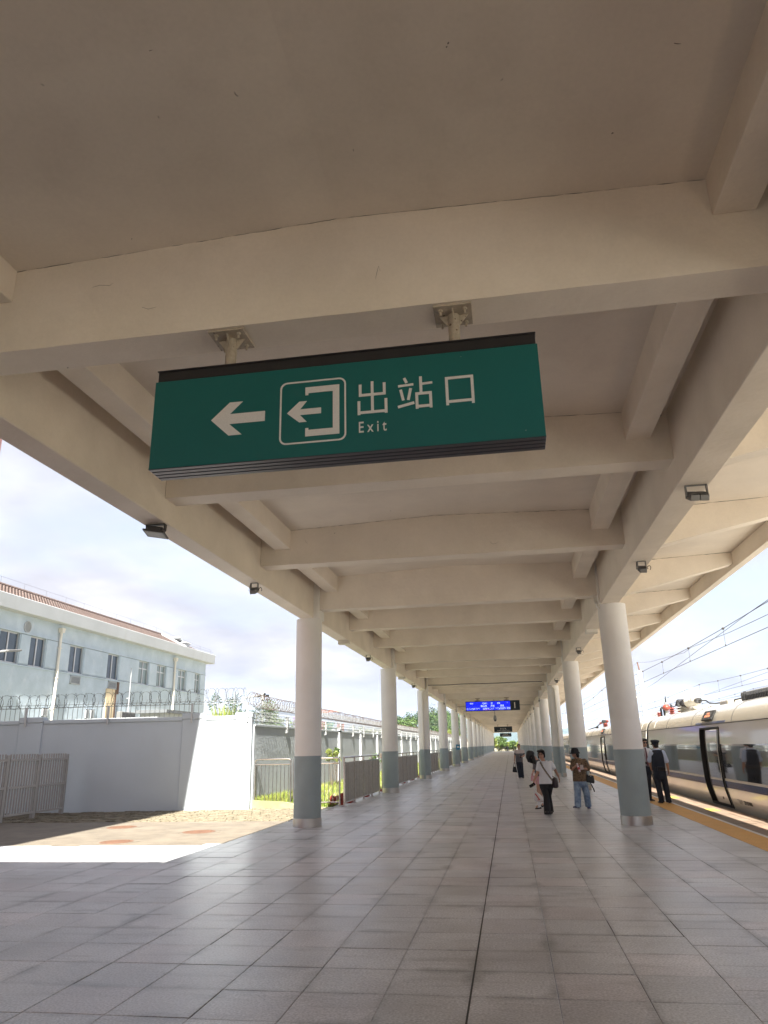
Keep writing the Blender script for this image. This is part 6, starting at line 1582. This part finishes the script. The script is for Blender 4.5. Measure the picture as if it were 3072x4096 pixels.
# --- girl bending forward, long hair falling
def girl():
    t = thing('person', 'girl in grey top with long hair bending forward behind the woman in white', 'person', (.72, 21.8, 0)); Y = 21.8
    F = V((-.85,-.5,0)).normalized(); S = V((.5,-.85,0)).normalized(); U = V((0,0,1)); b = MB()
    hc = V((.520,Y-.10,1.385)); P, R = head(b, hc, V((-.45,-.45,-.75)), V((-.6,-.45,.6)), .98)
    b.capsule((.58,Y-.05,1.36), (.66,Y,1.31), .045, .052)
    torso(b, [((.745,Y+.04,.72),.135,.10),((.735,Y+.03,.88),.118,.092),((.715,Y+.02,1.05),.128,.095),((.69,Y,1.20),.14,.082),((.668,Y,1.28),.09,.055)], S, (F*.9-U*.3).normalized())
    sA, eA, wA = V((.655,Y-.16,1.22)), V((.610,Y-.20,1.03)), V((.555,Y-.26,.93)); sB, eB, wB = V((.73,Y+.13,1.24)), V((.77,Y+.14,1.02)), V((.70,Y+.02,.90))
    limb(b, sA, eA, wA, (.040,.034,.022)); limb(b, sB, eB, wB, (.040,.034,.022)); hand(b, wA, V((-.3,-.2,-.9)), V((.7,.5,0)), V((-.5,-.8,.1)), .8, .92); hand(b, wB, V((-.5,-.3,-.8)), V((.3,.7,0)), V((-.5,-.7,.1)), .5, .92)
    h1, k1, a1 = V((.70,Y-.02,.70)), V((.680,Y-.10,.40)), V((.665,Y-.12,.10)); h2, k2, a2 = V((.79,Y+.08,.70)), V((.735,Y+.03,.41)), V((.765,Y+.20,.14))
    for h, k, a in ((h1,k1,a1),(h2,k2,a2)): limb(b, h, k, a, (.070,.048,.030), 12)
    b.capsule(a1, a1+V((-.08,-.05,-.05)), .032, .026); b.capsule(a2, a2+V((-.0,-.06,-.06)), .032, .026)
    remesh(b, 'body', M['skin_fair'], VX*.75, 5, t)
    s = MB(); torso(s, [((.738,Y+.03,.84),.128,.10),((.730,Y+.03,.95),.126,.10),((.715,Y+.02,1.07),.14,.105),((.692,Y,1.20),.152,.092),((.672,Y,1.265),.11,.068)], S, (F*.9-U*.3).normalized()); s.capsule(sA, sA+(eA-sA)*.98, .054, .050); s.capsule(sB, sB+(eB-sB)*.95, .054, .050); remesh(s, 'grey_top', M['cloth_grey'], VX, 5, t)
    p = MB(); torso(p, [((.742,Y+.04,.88),.125,.098),((.745,Y+.04,.78),.148,.118),((.735,Y+.03,.66),.165,.128),((.730,Y+.03,.625),.166,.13)], S, F); remesh(p, 'shorts', M['cloth_pink'], VX, 4, t)
    k = MB(); shoe(k, (.700,Y-.08,.0), (.555,Y-.20,.0), .042, .05); shoe(k, (.775,Y+.26,.11), (.755,Y+.12,.02), .040, .055); part('shoes', k, M['leather'], t)
    k = MB(); k.capsule(a1+V((0,0,.06)), a1-V((.03,.02,.05)), .036, .038); k.capsule(a2+V((0,0,.05)), a2-V((0,.02,.04)), .036, .038); part('socks', k, M['cloth_white'], t)
    h = MB(); h.ell(P(0,-.02,.035), (.090,.10,.095), 18, 12, R); h.ell(hc+V((.03,.02,.045)), (.105,.10,.085)); h.ell(hc+V((-.045,-.05,-.03)), (.075,.07,.10))
    for i in range(7):
        a = hc+V((-.085+.014*i,-.06+.01*i,-.02)); h.capsule(a, a+V((.02+.015*i,-.02,-.15-.01*i)), .028, .012)
    for i in range(4):
        a = hc+V((.055+.012*i,-.10,-.01)); h.capsule(a, a+V((.045,.0,-.20)), .034, .026); h.capsule(a+V((.045,.0,-.20)), a+V((.055,-.0,-.34)), .026, .010)
    remesh(h, 'hair', M['hair'], .008, 3, t); face_bits(t, P, R, .98)
    bg_ = thing('mini_bag', 'small pink handbag held in front of the bending girl', 'bag', (.57,Y-.3,.8)); g = MB(); g.loft([(V((.570,Y-.32,.725)),V((1,0,0)),V((0,1,0)),.080,.035),(V((.570,Y-.32,.80)),V((1,0,0)),V((0,1,0)),.076,.034),(V((.568,Y-.32,.862)),V((1,0,0)),V((0,1,0)),.066,.028)], 18, 5); part('bag_body', g, M['cloth_pink'], bg_, bevel=.004)
    g = MB(); g.tube([(.52,Y-.32,.86),(.53,Y-.31,.92),(.57,Y-.31,.945),(.61,Y-.31,.92),(.62,Y-.32,.86)], .008, 6); part('handle', g, M['cloth_pink'], bg_)
    g = MB(); g.obox((.57,Y-.358,.80), (1,0,0), (0,1,0), (0,0,1), .014, .004, .010); part('clasp', g, M['alu'], bg_)
# --- woman in a bucket hat
def woman_hat():
    t = thing('person', 'woman in black bucket hat, brown patterned tee and jeans holding a drink', 'person', (1.8, 21.4, 0)); Y = 21.4
    F = V((-.28,-.96,0)).normalized(); S = V((.96,-.28,0)).normalized(); U = V((0,0,1)); b = MB()
    hc = V((1.715,Y-.03,1.425)); P, R = head(b, hc, V((-.86,-.5,-.03)), U, .98)
    b.capsule((1.735,Y,1.35), (1.785,Y+.01,1.26), .046, .054)
    torso(b, [((1.795,Y,.76),.15,.105),((1.80,Y,.95),.135,.10),((1.80,Y,1.10),.145,.10),((1.80,Y+.01,1.22),.155,.088),((1.79,Y+.02,1.285),.10,.06)], S, F)
    sR, eR, wR = V((1.660,Y-.0,1.215)), V((1.605,Y-.03,1.000)), V((1.708,Y-.185,1.105)); sL, eL, wL = V((1.955,Y,1.215)), V((2.025,Y-.05,1.010)), V((1.855,Y-.205,1.030))
    limb(b, sR, eR, wR, (.045,.038,.024)); limb(b, sL, eL, wL, (.045,.038,.024)); hand(b, wR, V((.55,-.35,.55)), V((.5,.3,-.7)), V((.2,-.9,.1)), .7, .95); hand(b, wL, V((-.9,-.25,.02)), V((.2,.6,.7)), V((-.1,.1,1)), .75, .95)
    hR, kR, aR = V((1.722,Y,.74)), V((1.690,Y-.05,.42)), V((1.660,Y-.10,.10)); hL, kL, aL = V((1.875,Y,.74)), V((1.925,Y+.02,.41)), V((1.945,Y+.05,.09))
    for h, k, a in ((hR,kR,aR),(hL,kL,aL)): limb(b, h-V((0,0,.03)), k, a, (.058,.044,.030))
    remesh(b, 'body', M['skin'], VX*.75, 5, t)
    s = MB(); torso(s, [((1.79,Y,.70),.192,.130),((1.793,Y,.80),.186,.128),((1.797,Y,.95),.174,.122),((1.80,Y,1.10),.170,.118),((1.80,Y+.005,1.20),.178,.104),((1.795,Y+.02,1.262),.135,.080),((1.785,Y+.02,1.292),.078,.064)], S, F); s.capsule(sR, sR+(eR-sR)*.74, .068, .072); s.capsule(sL, sL+(eL-sL)*.92, .068, .072); remesh(s, 'patterned_tee', M['tee'], VX, 4, t)
    p = MB(); torso(p, [((1.797,Y,.80),.15,.108),((1.797,Y,.70),.168,.124),((1.797,Y,.61),.165,.125),((1.797,Y,.55),.12,.09)], S, F); flare_leg(p, hR-V((0,0,.05)), kR, aR, (.098,.086,.084), S, F, .04); flare_leg(p, hL-V((0,0,.05)), kL, aL, (.098,.086,.080), S, F, .03); remesh(p, 'jeans', M['denim'], VX, 4, t)
    k = MB(); shoe(k, (1.675,Y-.06,.03), (1.535,Y-.20,.055), .044, .072); shoe(k, (1.945,Y+.10,.012), (1.952,Y-.13,.012), .044, .072); sk = part('shoes', k, M['sneaker'], t)
    k = MB()
    for (a, c) in (((1.675,Y-.06,.012),(1.535,Y-.20,.036)),((1.945,Y+.10,.0),(1.952,Y-.13,.0))):
        a, c = V(a), V(c); d = (c-a).normalized(); sd_ = d.cross(U).normalized(); u = sd_.cross(d); k.loft([(a-d*.018+u*z, sd_, d, .046, .001) for z in (0,.026)]) if False else k.loft([(a-d*.02+u*.013, sd_, u, .034, .014),(a+d*.03+u*.013, sd_, u, .045, .014),((a+c)/2+u*.013, sd_, u, .046, .014),(c-d*.03+u*.013, sd_, u, .045, .014),(c+d*.012+u*.013, sd_, u, .024, .013)], 16, 3)
    sub('soles', k, M['white_rubber'], sk).matrix_parent_inverse = Matrix.Identity(4)
    h = MB(); h.ell(P(0,-.03,.02), (.084,.088,.09), 16, 10, R); h.ell(P(0,-.07,-.06), (.080,.050,.085), 14, 10, R); h.capsule(P(.07,-.02,-.02), P(.085,-.06,-.125), .03, .022); h.capsule(P(-.07,-.02,-.02), P(-.075,-.03,-.09), .028, .018); remesh(h, 'hair', M['hair'], .008, 4, t)
    hat_ = MB(); q = R
    for (prof) in ([(.140,.004),(.124,.030),(.106,.056),(.100,.092),(.090,.128),(.068,.151),(.036,.162),(.0015,.165)],):
        vs = []; n = 28
        for (r, z) in prof+[(.0012,.158),(.080,.132),(.095,.056),(.128,.010)]:
            for i in range(n):
                a = 2*math.pi*i/n; vs.append(P(r*math.cos(a)*.96, r*math.sin(a)*1.06-.012, z-.02))
        m_ = len(vs)//n; hat_.add(vs, [(j*n+i, j*n+(i+1)%n, ((j+1)%m_)*n+(i+1)%n, ((j+1)%m_)*n+i) for j in range(m_) for i in range(n)], True)
    ho = part('bucket_hat', hat_, M['cloth_black'], t)
    g = MB(); add_text(g, 'A', .05, P(.035,.086,.098), ux=V((.86,-.5,0)), uy=V((.1,.1,.98)).normalized(), fith=.034, thick=.006, bold=.003); add_text(g, 'A', .05, P(.012,.092,.094), ux=V((.86,-.5,0)), uy=V((.1,.1,.98)).normalized(), fith=.022, thick=.006, bold=.003) if False else None; part('hat_badge', g, M['sign_white'], t)
    face_bits(t, P, R, .98, glasses=(M['black_metal'], None))
    d = thing('drink_bottle', 'pale pink drink bottle held by the woman in the bucket hat', 'bottle', (1.765,Y-.28,1.05)); g = MB(); ax = V((.18,-.02,-.75)).normalized(); a = V((1.735,Y-.275,1.145)); g.tube([a, a+ax*.02, a+ax*.03, a+ax*.06, a+ax*.15, a+ax*.20, a+ax*.205], [.014,.014,.018,.028,.030,.026,.01], 12); part('bottle_body', g, M['bottle'], d)
    g = MB(); g.cyl(a-ax*.025, a, .016, 10); part('cap', g, M['white_rubber'], d); g = MB(); g.cyl(a+ax*.08, a+ax*.14, .0305, 12, False); part('wrapper', g, M['red_print'], d)
    g = MB(); g.obox((1.845,Y-.262,1.065), (.97,-.2,.02), (0,0,1), (.2,.97,0), .042, .06, .003); o = g.build('card', M['cloth_pale']); tag(o, 'pale card held against the patterned tee', 'card')
    bgt = thing('handbag', 'black handbag with dangling strap on the forearm of the woman in the hat', 'bag', (2.06,Y-.08,.78)); g = MB(); Sx = V((.97,-.05,-.22)); g.loft([(V((2.045,Y-.08,.665)),Sx,F,.100,.05),(V((2.052,Y-.08,.72)),Sx,F,.108,.055),(V((2.055,Y-.08,.80)),Sx,F,.098,.045),(V((2.055,Y-.08,.862)),Sx,F,.088,.022)], 20, 4.5); remesh(g, 'bag_body', M['leather'], .008, 3, bgt)
    g = MB(); g.tube([(1.985,Y-.08,.87),(1.975,Y-.09,.95),(1.985,Y-.10,1.02),(2.02,Y-.07,1.035),(2.05,Y-.06,.98),(2.09,Y-.06,.88)], .0075, 6); g.tube([(2.045,Y-.10,.67),(2.07,Y-.12,.60),(2.11,Y-.13,.50),(2.125,Y-.12,.44)], [.010,.016,.018,.014], 6); part('strap', g, M['leather'], bgt)
    g = MB(); g.obox((2.075,Y-.135,.85), (1,0,0), (0,1,0), (.3,0,1), .006, .006, .03); g.obox((2.03,Y-.13,.858), (1,0,0), (0,1,0), (0,0,1), .03, .004, .006); part('buckle', g, M['alu'], bgt)
# --- man far behind with a dark bag
def man_far():
    t = thing('person', 'man in two-tone polo looking at his phone farther down the platform', 'person', (.44, 40.9, 0)); Y = 40.9
    F = V((.06,-1,0)).normalized(); S = V((1,.06,0)).normalized(); U = V((0,0,1)); b = MB()
    hc = V((.442,Y-.03,1.575)); P, R = head(b, hc, V((.12,-.85,-.42)), U, 1.08)
    b.capsule((.445,Y,1.49), (.45,Y+.02,1.40), .056, .064); torso(b, [((.42,Y,.83),.16,.12),((.43,Y,1.0),.155,.125),((.445,Y,1.2),.168,.12),((.45,Y,1.34),.185,.10),((.45,Y+.01,1.42),.11,.07)], S, F)
    sR, eR, wR = V((.262,Y,1.355)), V((.205,Y+.01,1.10)), V((.165,Y-.03,.86)); sL, eL, wL = V((.640,Y,1.345)), V((.685,Y+.02,1.115)), V((.575,Y-.22,1.065))
    limb(b, sR, eR, wR, (.054,.044,.029)); limb(b, sL, eL, wL, (.054,.044,.029)); hand(b, wR, V((-.05,-.1,-1)), V((1,0,0)), V((0,-1,0)), .9, 1.05); hand(b, wL, V((-.75,-.5,.05)), V((.0,.3,.9)), V((-.4,.6,.6)), .6, 1.05)
    hR, kR, aR = V((.335,Y,.82)), V((.350,Y-.03,.47)), V((.385,Y-.02,.09)); hL, kL, aL = V((.51,Y,.82)), V((.515,Y-.02,.47)), V((.530,Y,.09))
    for h, k, a in ((hR,kR,aR),(hL,kL,aL)): limb(b, h-V((0,0,.03)), k, a, (.062,.046,.032))
    remesh(b, 'body', M['skin'], VX*.8, 5, t)
    s = MB(); rows = [((.41,Y,.80),.192,.142),((.415,Y,.92),.188,.146),((.43,Y,1.06),.184,.146),((.442,Y,1.20),.186,.136)]; torso(s, rows+[((.444,Y,1.235),.188,.133)], S, F); s.capsule(sR+(eR-sR)*.32, sR+(eR-sR)*.56, .075, .07); s.capsule(sL+(eL-sL)*.32, sL+(eL-sL)*.56, .075, .07); remesh(s, 'polo_shirt', M['cloth_grey'], VX, 3, t)
    s = MB(); torso(s, [((.444,Y,1.225),.191,.136),((.448,Y,1.33),.196,.116),((.45,Y+.01,1.395),.150,.088),((.45,Y+.01,1.425),.085,.075)], S, F); s.capsule(sR, sR+(eR-sR)*.36, .074, .076); s.capsule(sL, sL+(eL-sL)*.36, .074, .076); remesh(s, 'shirt_yoke', M['cloth_pale'], VX, 3, t)
    p = MB(); torso(p, [((.42,Y,.90),.165,.125),((.42,Y,.80),.178,.138),((.42,Y,.70),.174,.135),((.42,Y,.64),.13,.10)], S, F); flare_leg(p, hR-V((0,0,.06)), kR, aR, (.10,.082,.074), S, F, .05); flare_leg(p, hL-V((0,0,.06)), kL, aL, (.10,.082,.074), S, F, .05); remesh(p, 'trousers', M['cloth_navy'], VX, 4, t)
    k = MB(); shoe(k, (.39,Y+.05,.012), (.36,Y-.21,.012), .048, .07); shoe(k, (.53,Y+.05,.012), (.56,Y-.21,.012), .048, .07); part('shoes', k, M['leather'], t)
    k = MB(); shoe(k, (.388,Y+.055,.0), (.358,Y-.225,.0), .050, .028); shoe(k, (.532,Y+.055,.0), (.562,Y-.225,.0), .050, .028); part('soles', k, M['white_rubber'], t)
    h = MB(); h.ell(P(0,-.025,.055), (.086,.094,.078), 16, 10, R); h.ell(P(0,-.06,.0), (.082,.055,.07), 14, 8, R); remesh(h, 'hair', M['hair'], .008, 3, t); face_bits(t, P, R, 1.08)
    f = thing('mobile_phone', 'dark phone in the raised hand of the man in the two-tone polo', 'phone', (.5,Y-.28,1.06)); g = MB(); g.obox((.50,Y-.285,1.07), (1,0,.1), (0,.6,.8), (0,-.8,.6), .038, .075, .005); part('case', g, M['phone'], f, bevel=.004)
    bg_ = thing('tote_bag', 'black tote bag hanging from the hand of the man in the two-tone polo', 'bag', (.145,Y,.4)); g = MB(); Sx = V((.98,.1,-.12)); g.loft([(V((.150,Y-.05,.30)),Sx,F,.118,.05),(V((.148,Y-.05,.36)),Sx,F,.120,.06),(V((.150,Y-.05,.50)),Sx,F,.092,.045),(V((.150,Y-.05,.58)),Sx,F,.070,.02)], 20, 4); remesh(g, 'bag_body', M['cloth_black'], .009, 3, bg_)
    g = MB(); g.tube([(.09,Y-.05,.56),(.115,Y-.04,.66),(.155,Y-.04,.80),(.165,Y-.04,.80),(.20,Y-.04,.66),(.215,Y-.05,.56)], .011, 6); part('handle', g, M['cloth_black'], bg_)
# --- two railway staff beside the train
def officer():
    t = thing('person', 'railway officer seen from behind in peaked cap and dark waistcoat beside the train', 'person', (4.18, 23.15, 0)); Y = 23.15
    F = V((-.25,.97,0)).normalized(); S = V((.97,.25,0)).normalized(); U = V((0,0,1)); b = MB()
    hc = V((4.158,Y+.02,1.585)); P, R = head(b, hc, V((-.30,.95,0)), U, 1.06)
    b.capsule((4.165,Y,1.52), (4.175,Y-.01,1.42), .056, .064); torso(b, [((4.17,Y,.88),.15,.115),((4.175,Y,1.05),.15,.11),((4.18,Y,1.22),.165,.115),((4.182,Y,1.36),.18,.095),((4.18,Y,1.44),.10,.065)], S, F)
    sL, eL, wL = V((4.020,Y,1.375)), V((3.945,Y+.04,1.140)), V((3.985,Y+.14,.960)); sR, eR, wR = V((4.345,Y,1.365)), V((4.408,Y-.02,1.115)), V((4.440,Y+.05,.865))
    limb(b, sL, eL, wL, (.053,.044,.029)); limb(b, sR, eR, wR, (.053,.044,.029)); hand(b, wL, V((.4,.5,-.7)), V((.3,-.8,0)), V((.8,.2,.2)), .7, 1.05); hand(b, wR, V((.05,.05,-1)), V((-.9,.1,0)), V((-.1,.9,0)), .6, 1.05)
    hL, kL, aL = V((4.090,Y,.86)), V((4.105,Y+.03,.46)), V((4.135,Y-.02,.08)); hR, kR, aR = V((4.262,Y,.86)), V((4.305,Y+.03,.46)), V((4.328,Y,.08))
    for h, k, a in ((hL,kL,aL),(hR,kR,aR)): limb(b, h-V((0,0,.03)), k, a, (.062,.046,.032))
    remesh(b, 'body', M['skin'], VX*.75, 5, t)
    s = MB(); torso(s, [((4.17,Y,.94),.158,.122),((4.175,Y,1.1),.165,.122),((4.18,Y,1.25),.178,.122),((4.182,Y,1.36),.192,.108),((4.18,Y,1.435),.13,.078),((4.175,Y,1.475),.070,.070)], S, F); s.capsule(sL, sL+(eL-sL)*.92, .070, .068); s.capsule(sR, sR+(eR-sR)*.90, .070, .072); remesh(s, 'shirt', M['cloth_ltblue'], VX, 4, t)
    s = MB(); torso(s, [((4.168,Y,.885),.182,.142),((4.172,Y,1.0),.180,.140),((4.175,Y,1.14),.178,.136),((4.18,Y,1.26),.184,.132),((4.182,Y,1.36),.180,.118),((4.18,Y,1.432),.142,.090),((4.178,Y,1.452),.085,.074)], S, F); remesh(s, 'waistcoat', M['cloth_navy'], VX, 4, t)
    g = MB(); g.obox(V((4.185,Y-.148,.935)), S, F, U, .085, .030, .055); g.obox(V((4.30,Y-.125,.93)), S, F, U, .03, .025, .05); g.obox(V((4.18,Y-.135,.965)), S, F, U, .14, .012, .016); part('belt_pouch', g, M['leather'], t, bevel=.012)
    p = MB(); torso(p, [((4.172,Y,.94),.168,.125),((4.175,Y,.84),.178,.138),((4.176,Y,.72),.176,.136),((4.176,Y,.64),.13,.10)], S, F); flare_leg(p, hL-V((0,0,.07)), kL, aL, (.100,.080,.074), S, F, .05); flare_leg(p, hR-V((0,0,.07)), kR, aR, (.100,.080,.074), S, F, .05); remesh(p, 'trousers', M['cloth_navy'], VX, 4, t)
    k = MB(); shoe(k, (4.135,Y-.08,.012), (4.075,Y+.17,.012), .047, .07); shoe(k, (4.325,Y-.07,.012), (4.415,Y+.16,.012), .047, .07); part('shoes', k, M['leather'], t)
    h = MB(); h.ell(P(0,-.03,.02), (.081,.085,.075), 16, 10, R); h.ell(P(0,-.05,-.03), (.074,.055,.06), 14, 8, R); remesh(h, 'hair', M['hair'], .008, 3, t); face_bits(t, P, R, 1.06)
    c = MB(); vs = []; n = 30; prof = [(.096,.030),(.097,.075),(.100,.078),(.128,.112),(.126,.128),(.10,.142),(.05,.152),(.0015,.155),(.0012,.10),(.085,.035)]
    for (r, z) in prof:
        for i in range(n):
            a = 2*math.pi*i/n; vs.append(P(r*math.cos(a)*.94, r*math.sin(a)*1.02-.008, z-.02+.012*math.sin(a)*(r > .09)))
    m_ = len(prof); c.add(vs, [(j*n+i, j*n+(i+1)%n, ((j+1)%m_)*n+(i+1)%n, ((j+1)%m_)*n+i) for j in range(m_) for i in range(n)], True)
    c.obox(P(0,.115,.006), R@V((1,0,0)), R@V((0,1,-.35)), R@V((0,.35,1)), .07, .035, .003); part('peaked_cap', c, M['cloth_navy'], t)
    g = MB(); g.tube([V((4.175,Y,1.475))+S*.066*math.cos(a)+F*.066*math.sin(a) for a in [i*.524 for i in range(12)]], .014, 6, True); part('collar', g, M['cloth_white'], t)
def staff():
    t = thing('person', 'young man in white shirt, maroon tie and sunglasses half hidden by the column', 'person', (3.97, 24.1, 0)); Y = 24.1
    F = V((.30,-.95,0)).normalized(); S = V((.95,.30,0)).normalized(); U = V((0,0,1)); b = MB()
    hc = V((4.022,Y,1.640)); P, R = head(b, hc, V((.15,-.98,-.08)), U, 1.04)
    b.capsule((4.01,Y+.02,1.57), (3.99,Y+.02,1.47), .052, .06); torso(b, [((3.955,Y,.96),.13,.10),((3.96,Y,1.12),.135,.10),((3.965,Y,1.28),.155,.105),((3.97,Y,1.42),.17,.09),((3.975,Y,1.49),.10,.06)], S, F)
    sL, eL, wL = V((4.125,Y+.03,1.425)), V((4.16,Y+.08,1.18)), V((4.12,Y+.06,.98)); sR, eR, wR = V((3.80,Y-.06,1.42)), V((3.74,Y-.08,1.16)), V((3.72,Y-.14,.95))
    limb(b, sL, eL, wL, (.048,.040,.027)); limb(b, sR, eR, wR, (.048,.040,.027)); hand(b, wL, V((-.1,-.1,-1)), V((-1,0,0)), V((0,-1,0)), .5, 1.0); hand(b, wR, V((0,-.2,-1)), V((1,0,0)), V((0,-1,0)), .5, 1.0)
    hR, kR, aR = V((3.885,Y,.90)), V((3.87,Y,.50)), V((3.86,Y,.09)); hL, kL, aL = V((4.03,Y,.90)), V((4.005,Y-.02,.50)), V((3.975,Y,.09))
    for h, k, a in ((hR,kR,aR),(hL,kL,aL)): limb(b, h-V((0,0,.03)), k, a, (.058,.044,.030))
    remesh(b, 'body', M['skin_fair'], VX*.75, 5, t)
    s = MB(); torso(s, [((3.955,Y,.93),.150,.118),((3.958,Y,1.10),.152,.116),((3.965,Y,1.28),.168,.116),((3.97,Y,1.42),.182,.10),((3.975,Y,1.485),.125,.074),((3.985,Y,1.52),.068,.066)], S, F); s.capsule(sL, sL+(eL-sL)*.85, .062, .062); s.capsule(sR, sR+(eR-sR)*.85, .062, .062); remesh(s, 'shirt', M['cloth_white'], VX, 4, t)
    g = MB(); c = lambda z, w, o: (V((3.985,Y,z))+F*o, S, F, w, .006)
    g.loft([c(.985,.006,.130),c(1.02,.032,.130),c(1.20,.029,.130),c(1.36,.023,.124),c(1.455,.016,.105),c(1.485,.022,.090),c(1.505,.018,.080)], 12, 3.5); part('tie', g, M['tie'], t)
    p = MB(); torso(p, [((3.955,Y,.99),.148,.116),((3.956,Y,.88),.160,.125),((3.956,Y,.76),.158,.122),((3.956,Y,.68),.12,.09)], S, F); flare_leg(p, hR-V((0,0,.07)), kR, aR, (.09,.068,.060), S, F, .05); flare_leg(p, hL-V((0,0,.07)), kL, aL, (.09,.068,.060), S, F, .05); remesh(p, 'trousers', M['cloth_navy'], VX, 4, t)
    g = MB(); g.tube([V((3.955,Y,.985))+S*.152*math.cos(i*.2618)+F*.119*math.sin(i*.2618) for i in range(24)], .016, 6, True); part('belt', g, M['leather'], t)
    k = MB(); shoe(k, (3.86,Y+.06,.012), (3.90,Y-.20,.012), .045, .07); shoe(k, (3.955,Y+.05,.012), (4.075,Y-.16,.012), .045, .07); part('shoes', k, M['leather'], t)
    h = MB(); h.ell(P(0,-.02,.055), (.086,.092,.080), 16, 10, R); h.ell(P(0,-.06,.0), (.080,.05,.07), 14, 8, R); h.ell(P(-.02,.045,.095), (.062,.042,.030), 12, 8, R); h.ell(P(.045,.035,.09), (.04,.04,.03), 12, 8, R); remesh(h, 'hair', M['hair'], .008, 3, t); face_bits(t, P, R, 1.04, glasses=(M['black_metal'], M['phone']))
    g = MB(); g.tube([V((3.955,Y,1.50))+F*.07, V((3.925,Y,1.40))+F*.118, V((3.93,Y,1.25))+F*.132, V((3.945,Y,1.10))+F*.130], .004, 5); g.obox(V((3.945,Y,1.065))+F*.130, S, F, U, .028, .004, .04); part('lanyard', g, M['dark_grey_metal'], t)
for fn in (woman_white, girl, woman_hat, man_far, officer, staff): fn()
# ---------------------------------------------------------------- summer haze between the platform and the hills
hz = MB(); hz.box(-4100, 4100, -700, 6100, -5.8, 80)
hm = bpy.data.materials.new('haze'); hm.use_nodes = True; nt = hm.node_tree; nt.nodes.clear()
ho_ = nt.nodes.new('ShaderNodeOutputMaterial'); pv = nt.nodes.new('ShaderNodeVolumePrincipled')
pv.inputs['Color'].default_value = (.52, .66, .92, 1); pv.inputs['Density'].default_value = .00032; pv.inputs['Anisotropy'].default_value = 0.0
nt.links.new(pv.outputs[0], ho_.inputs['Volume'])
tag(hz.build('haze', hm), kind='stuff')
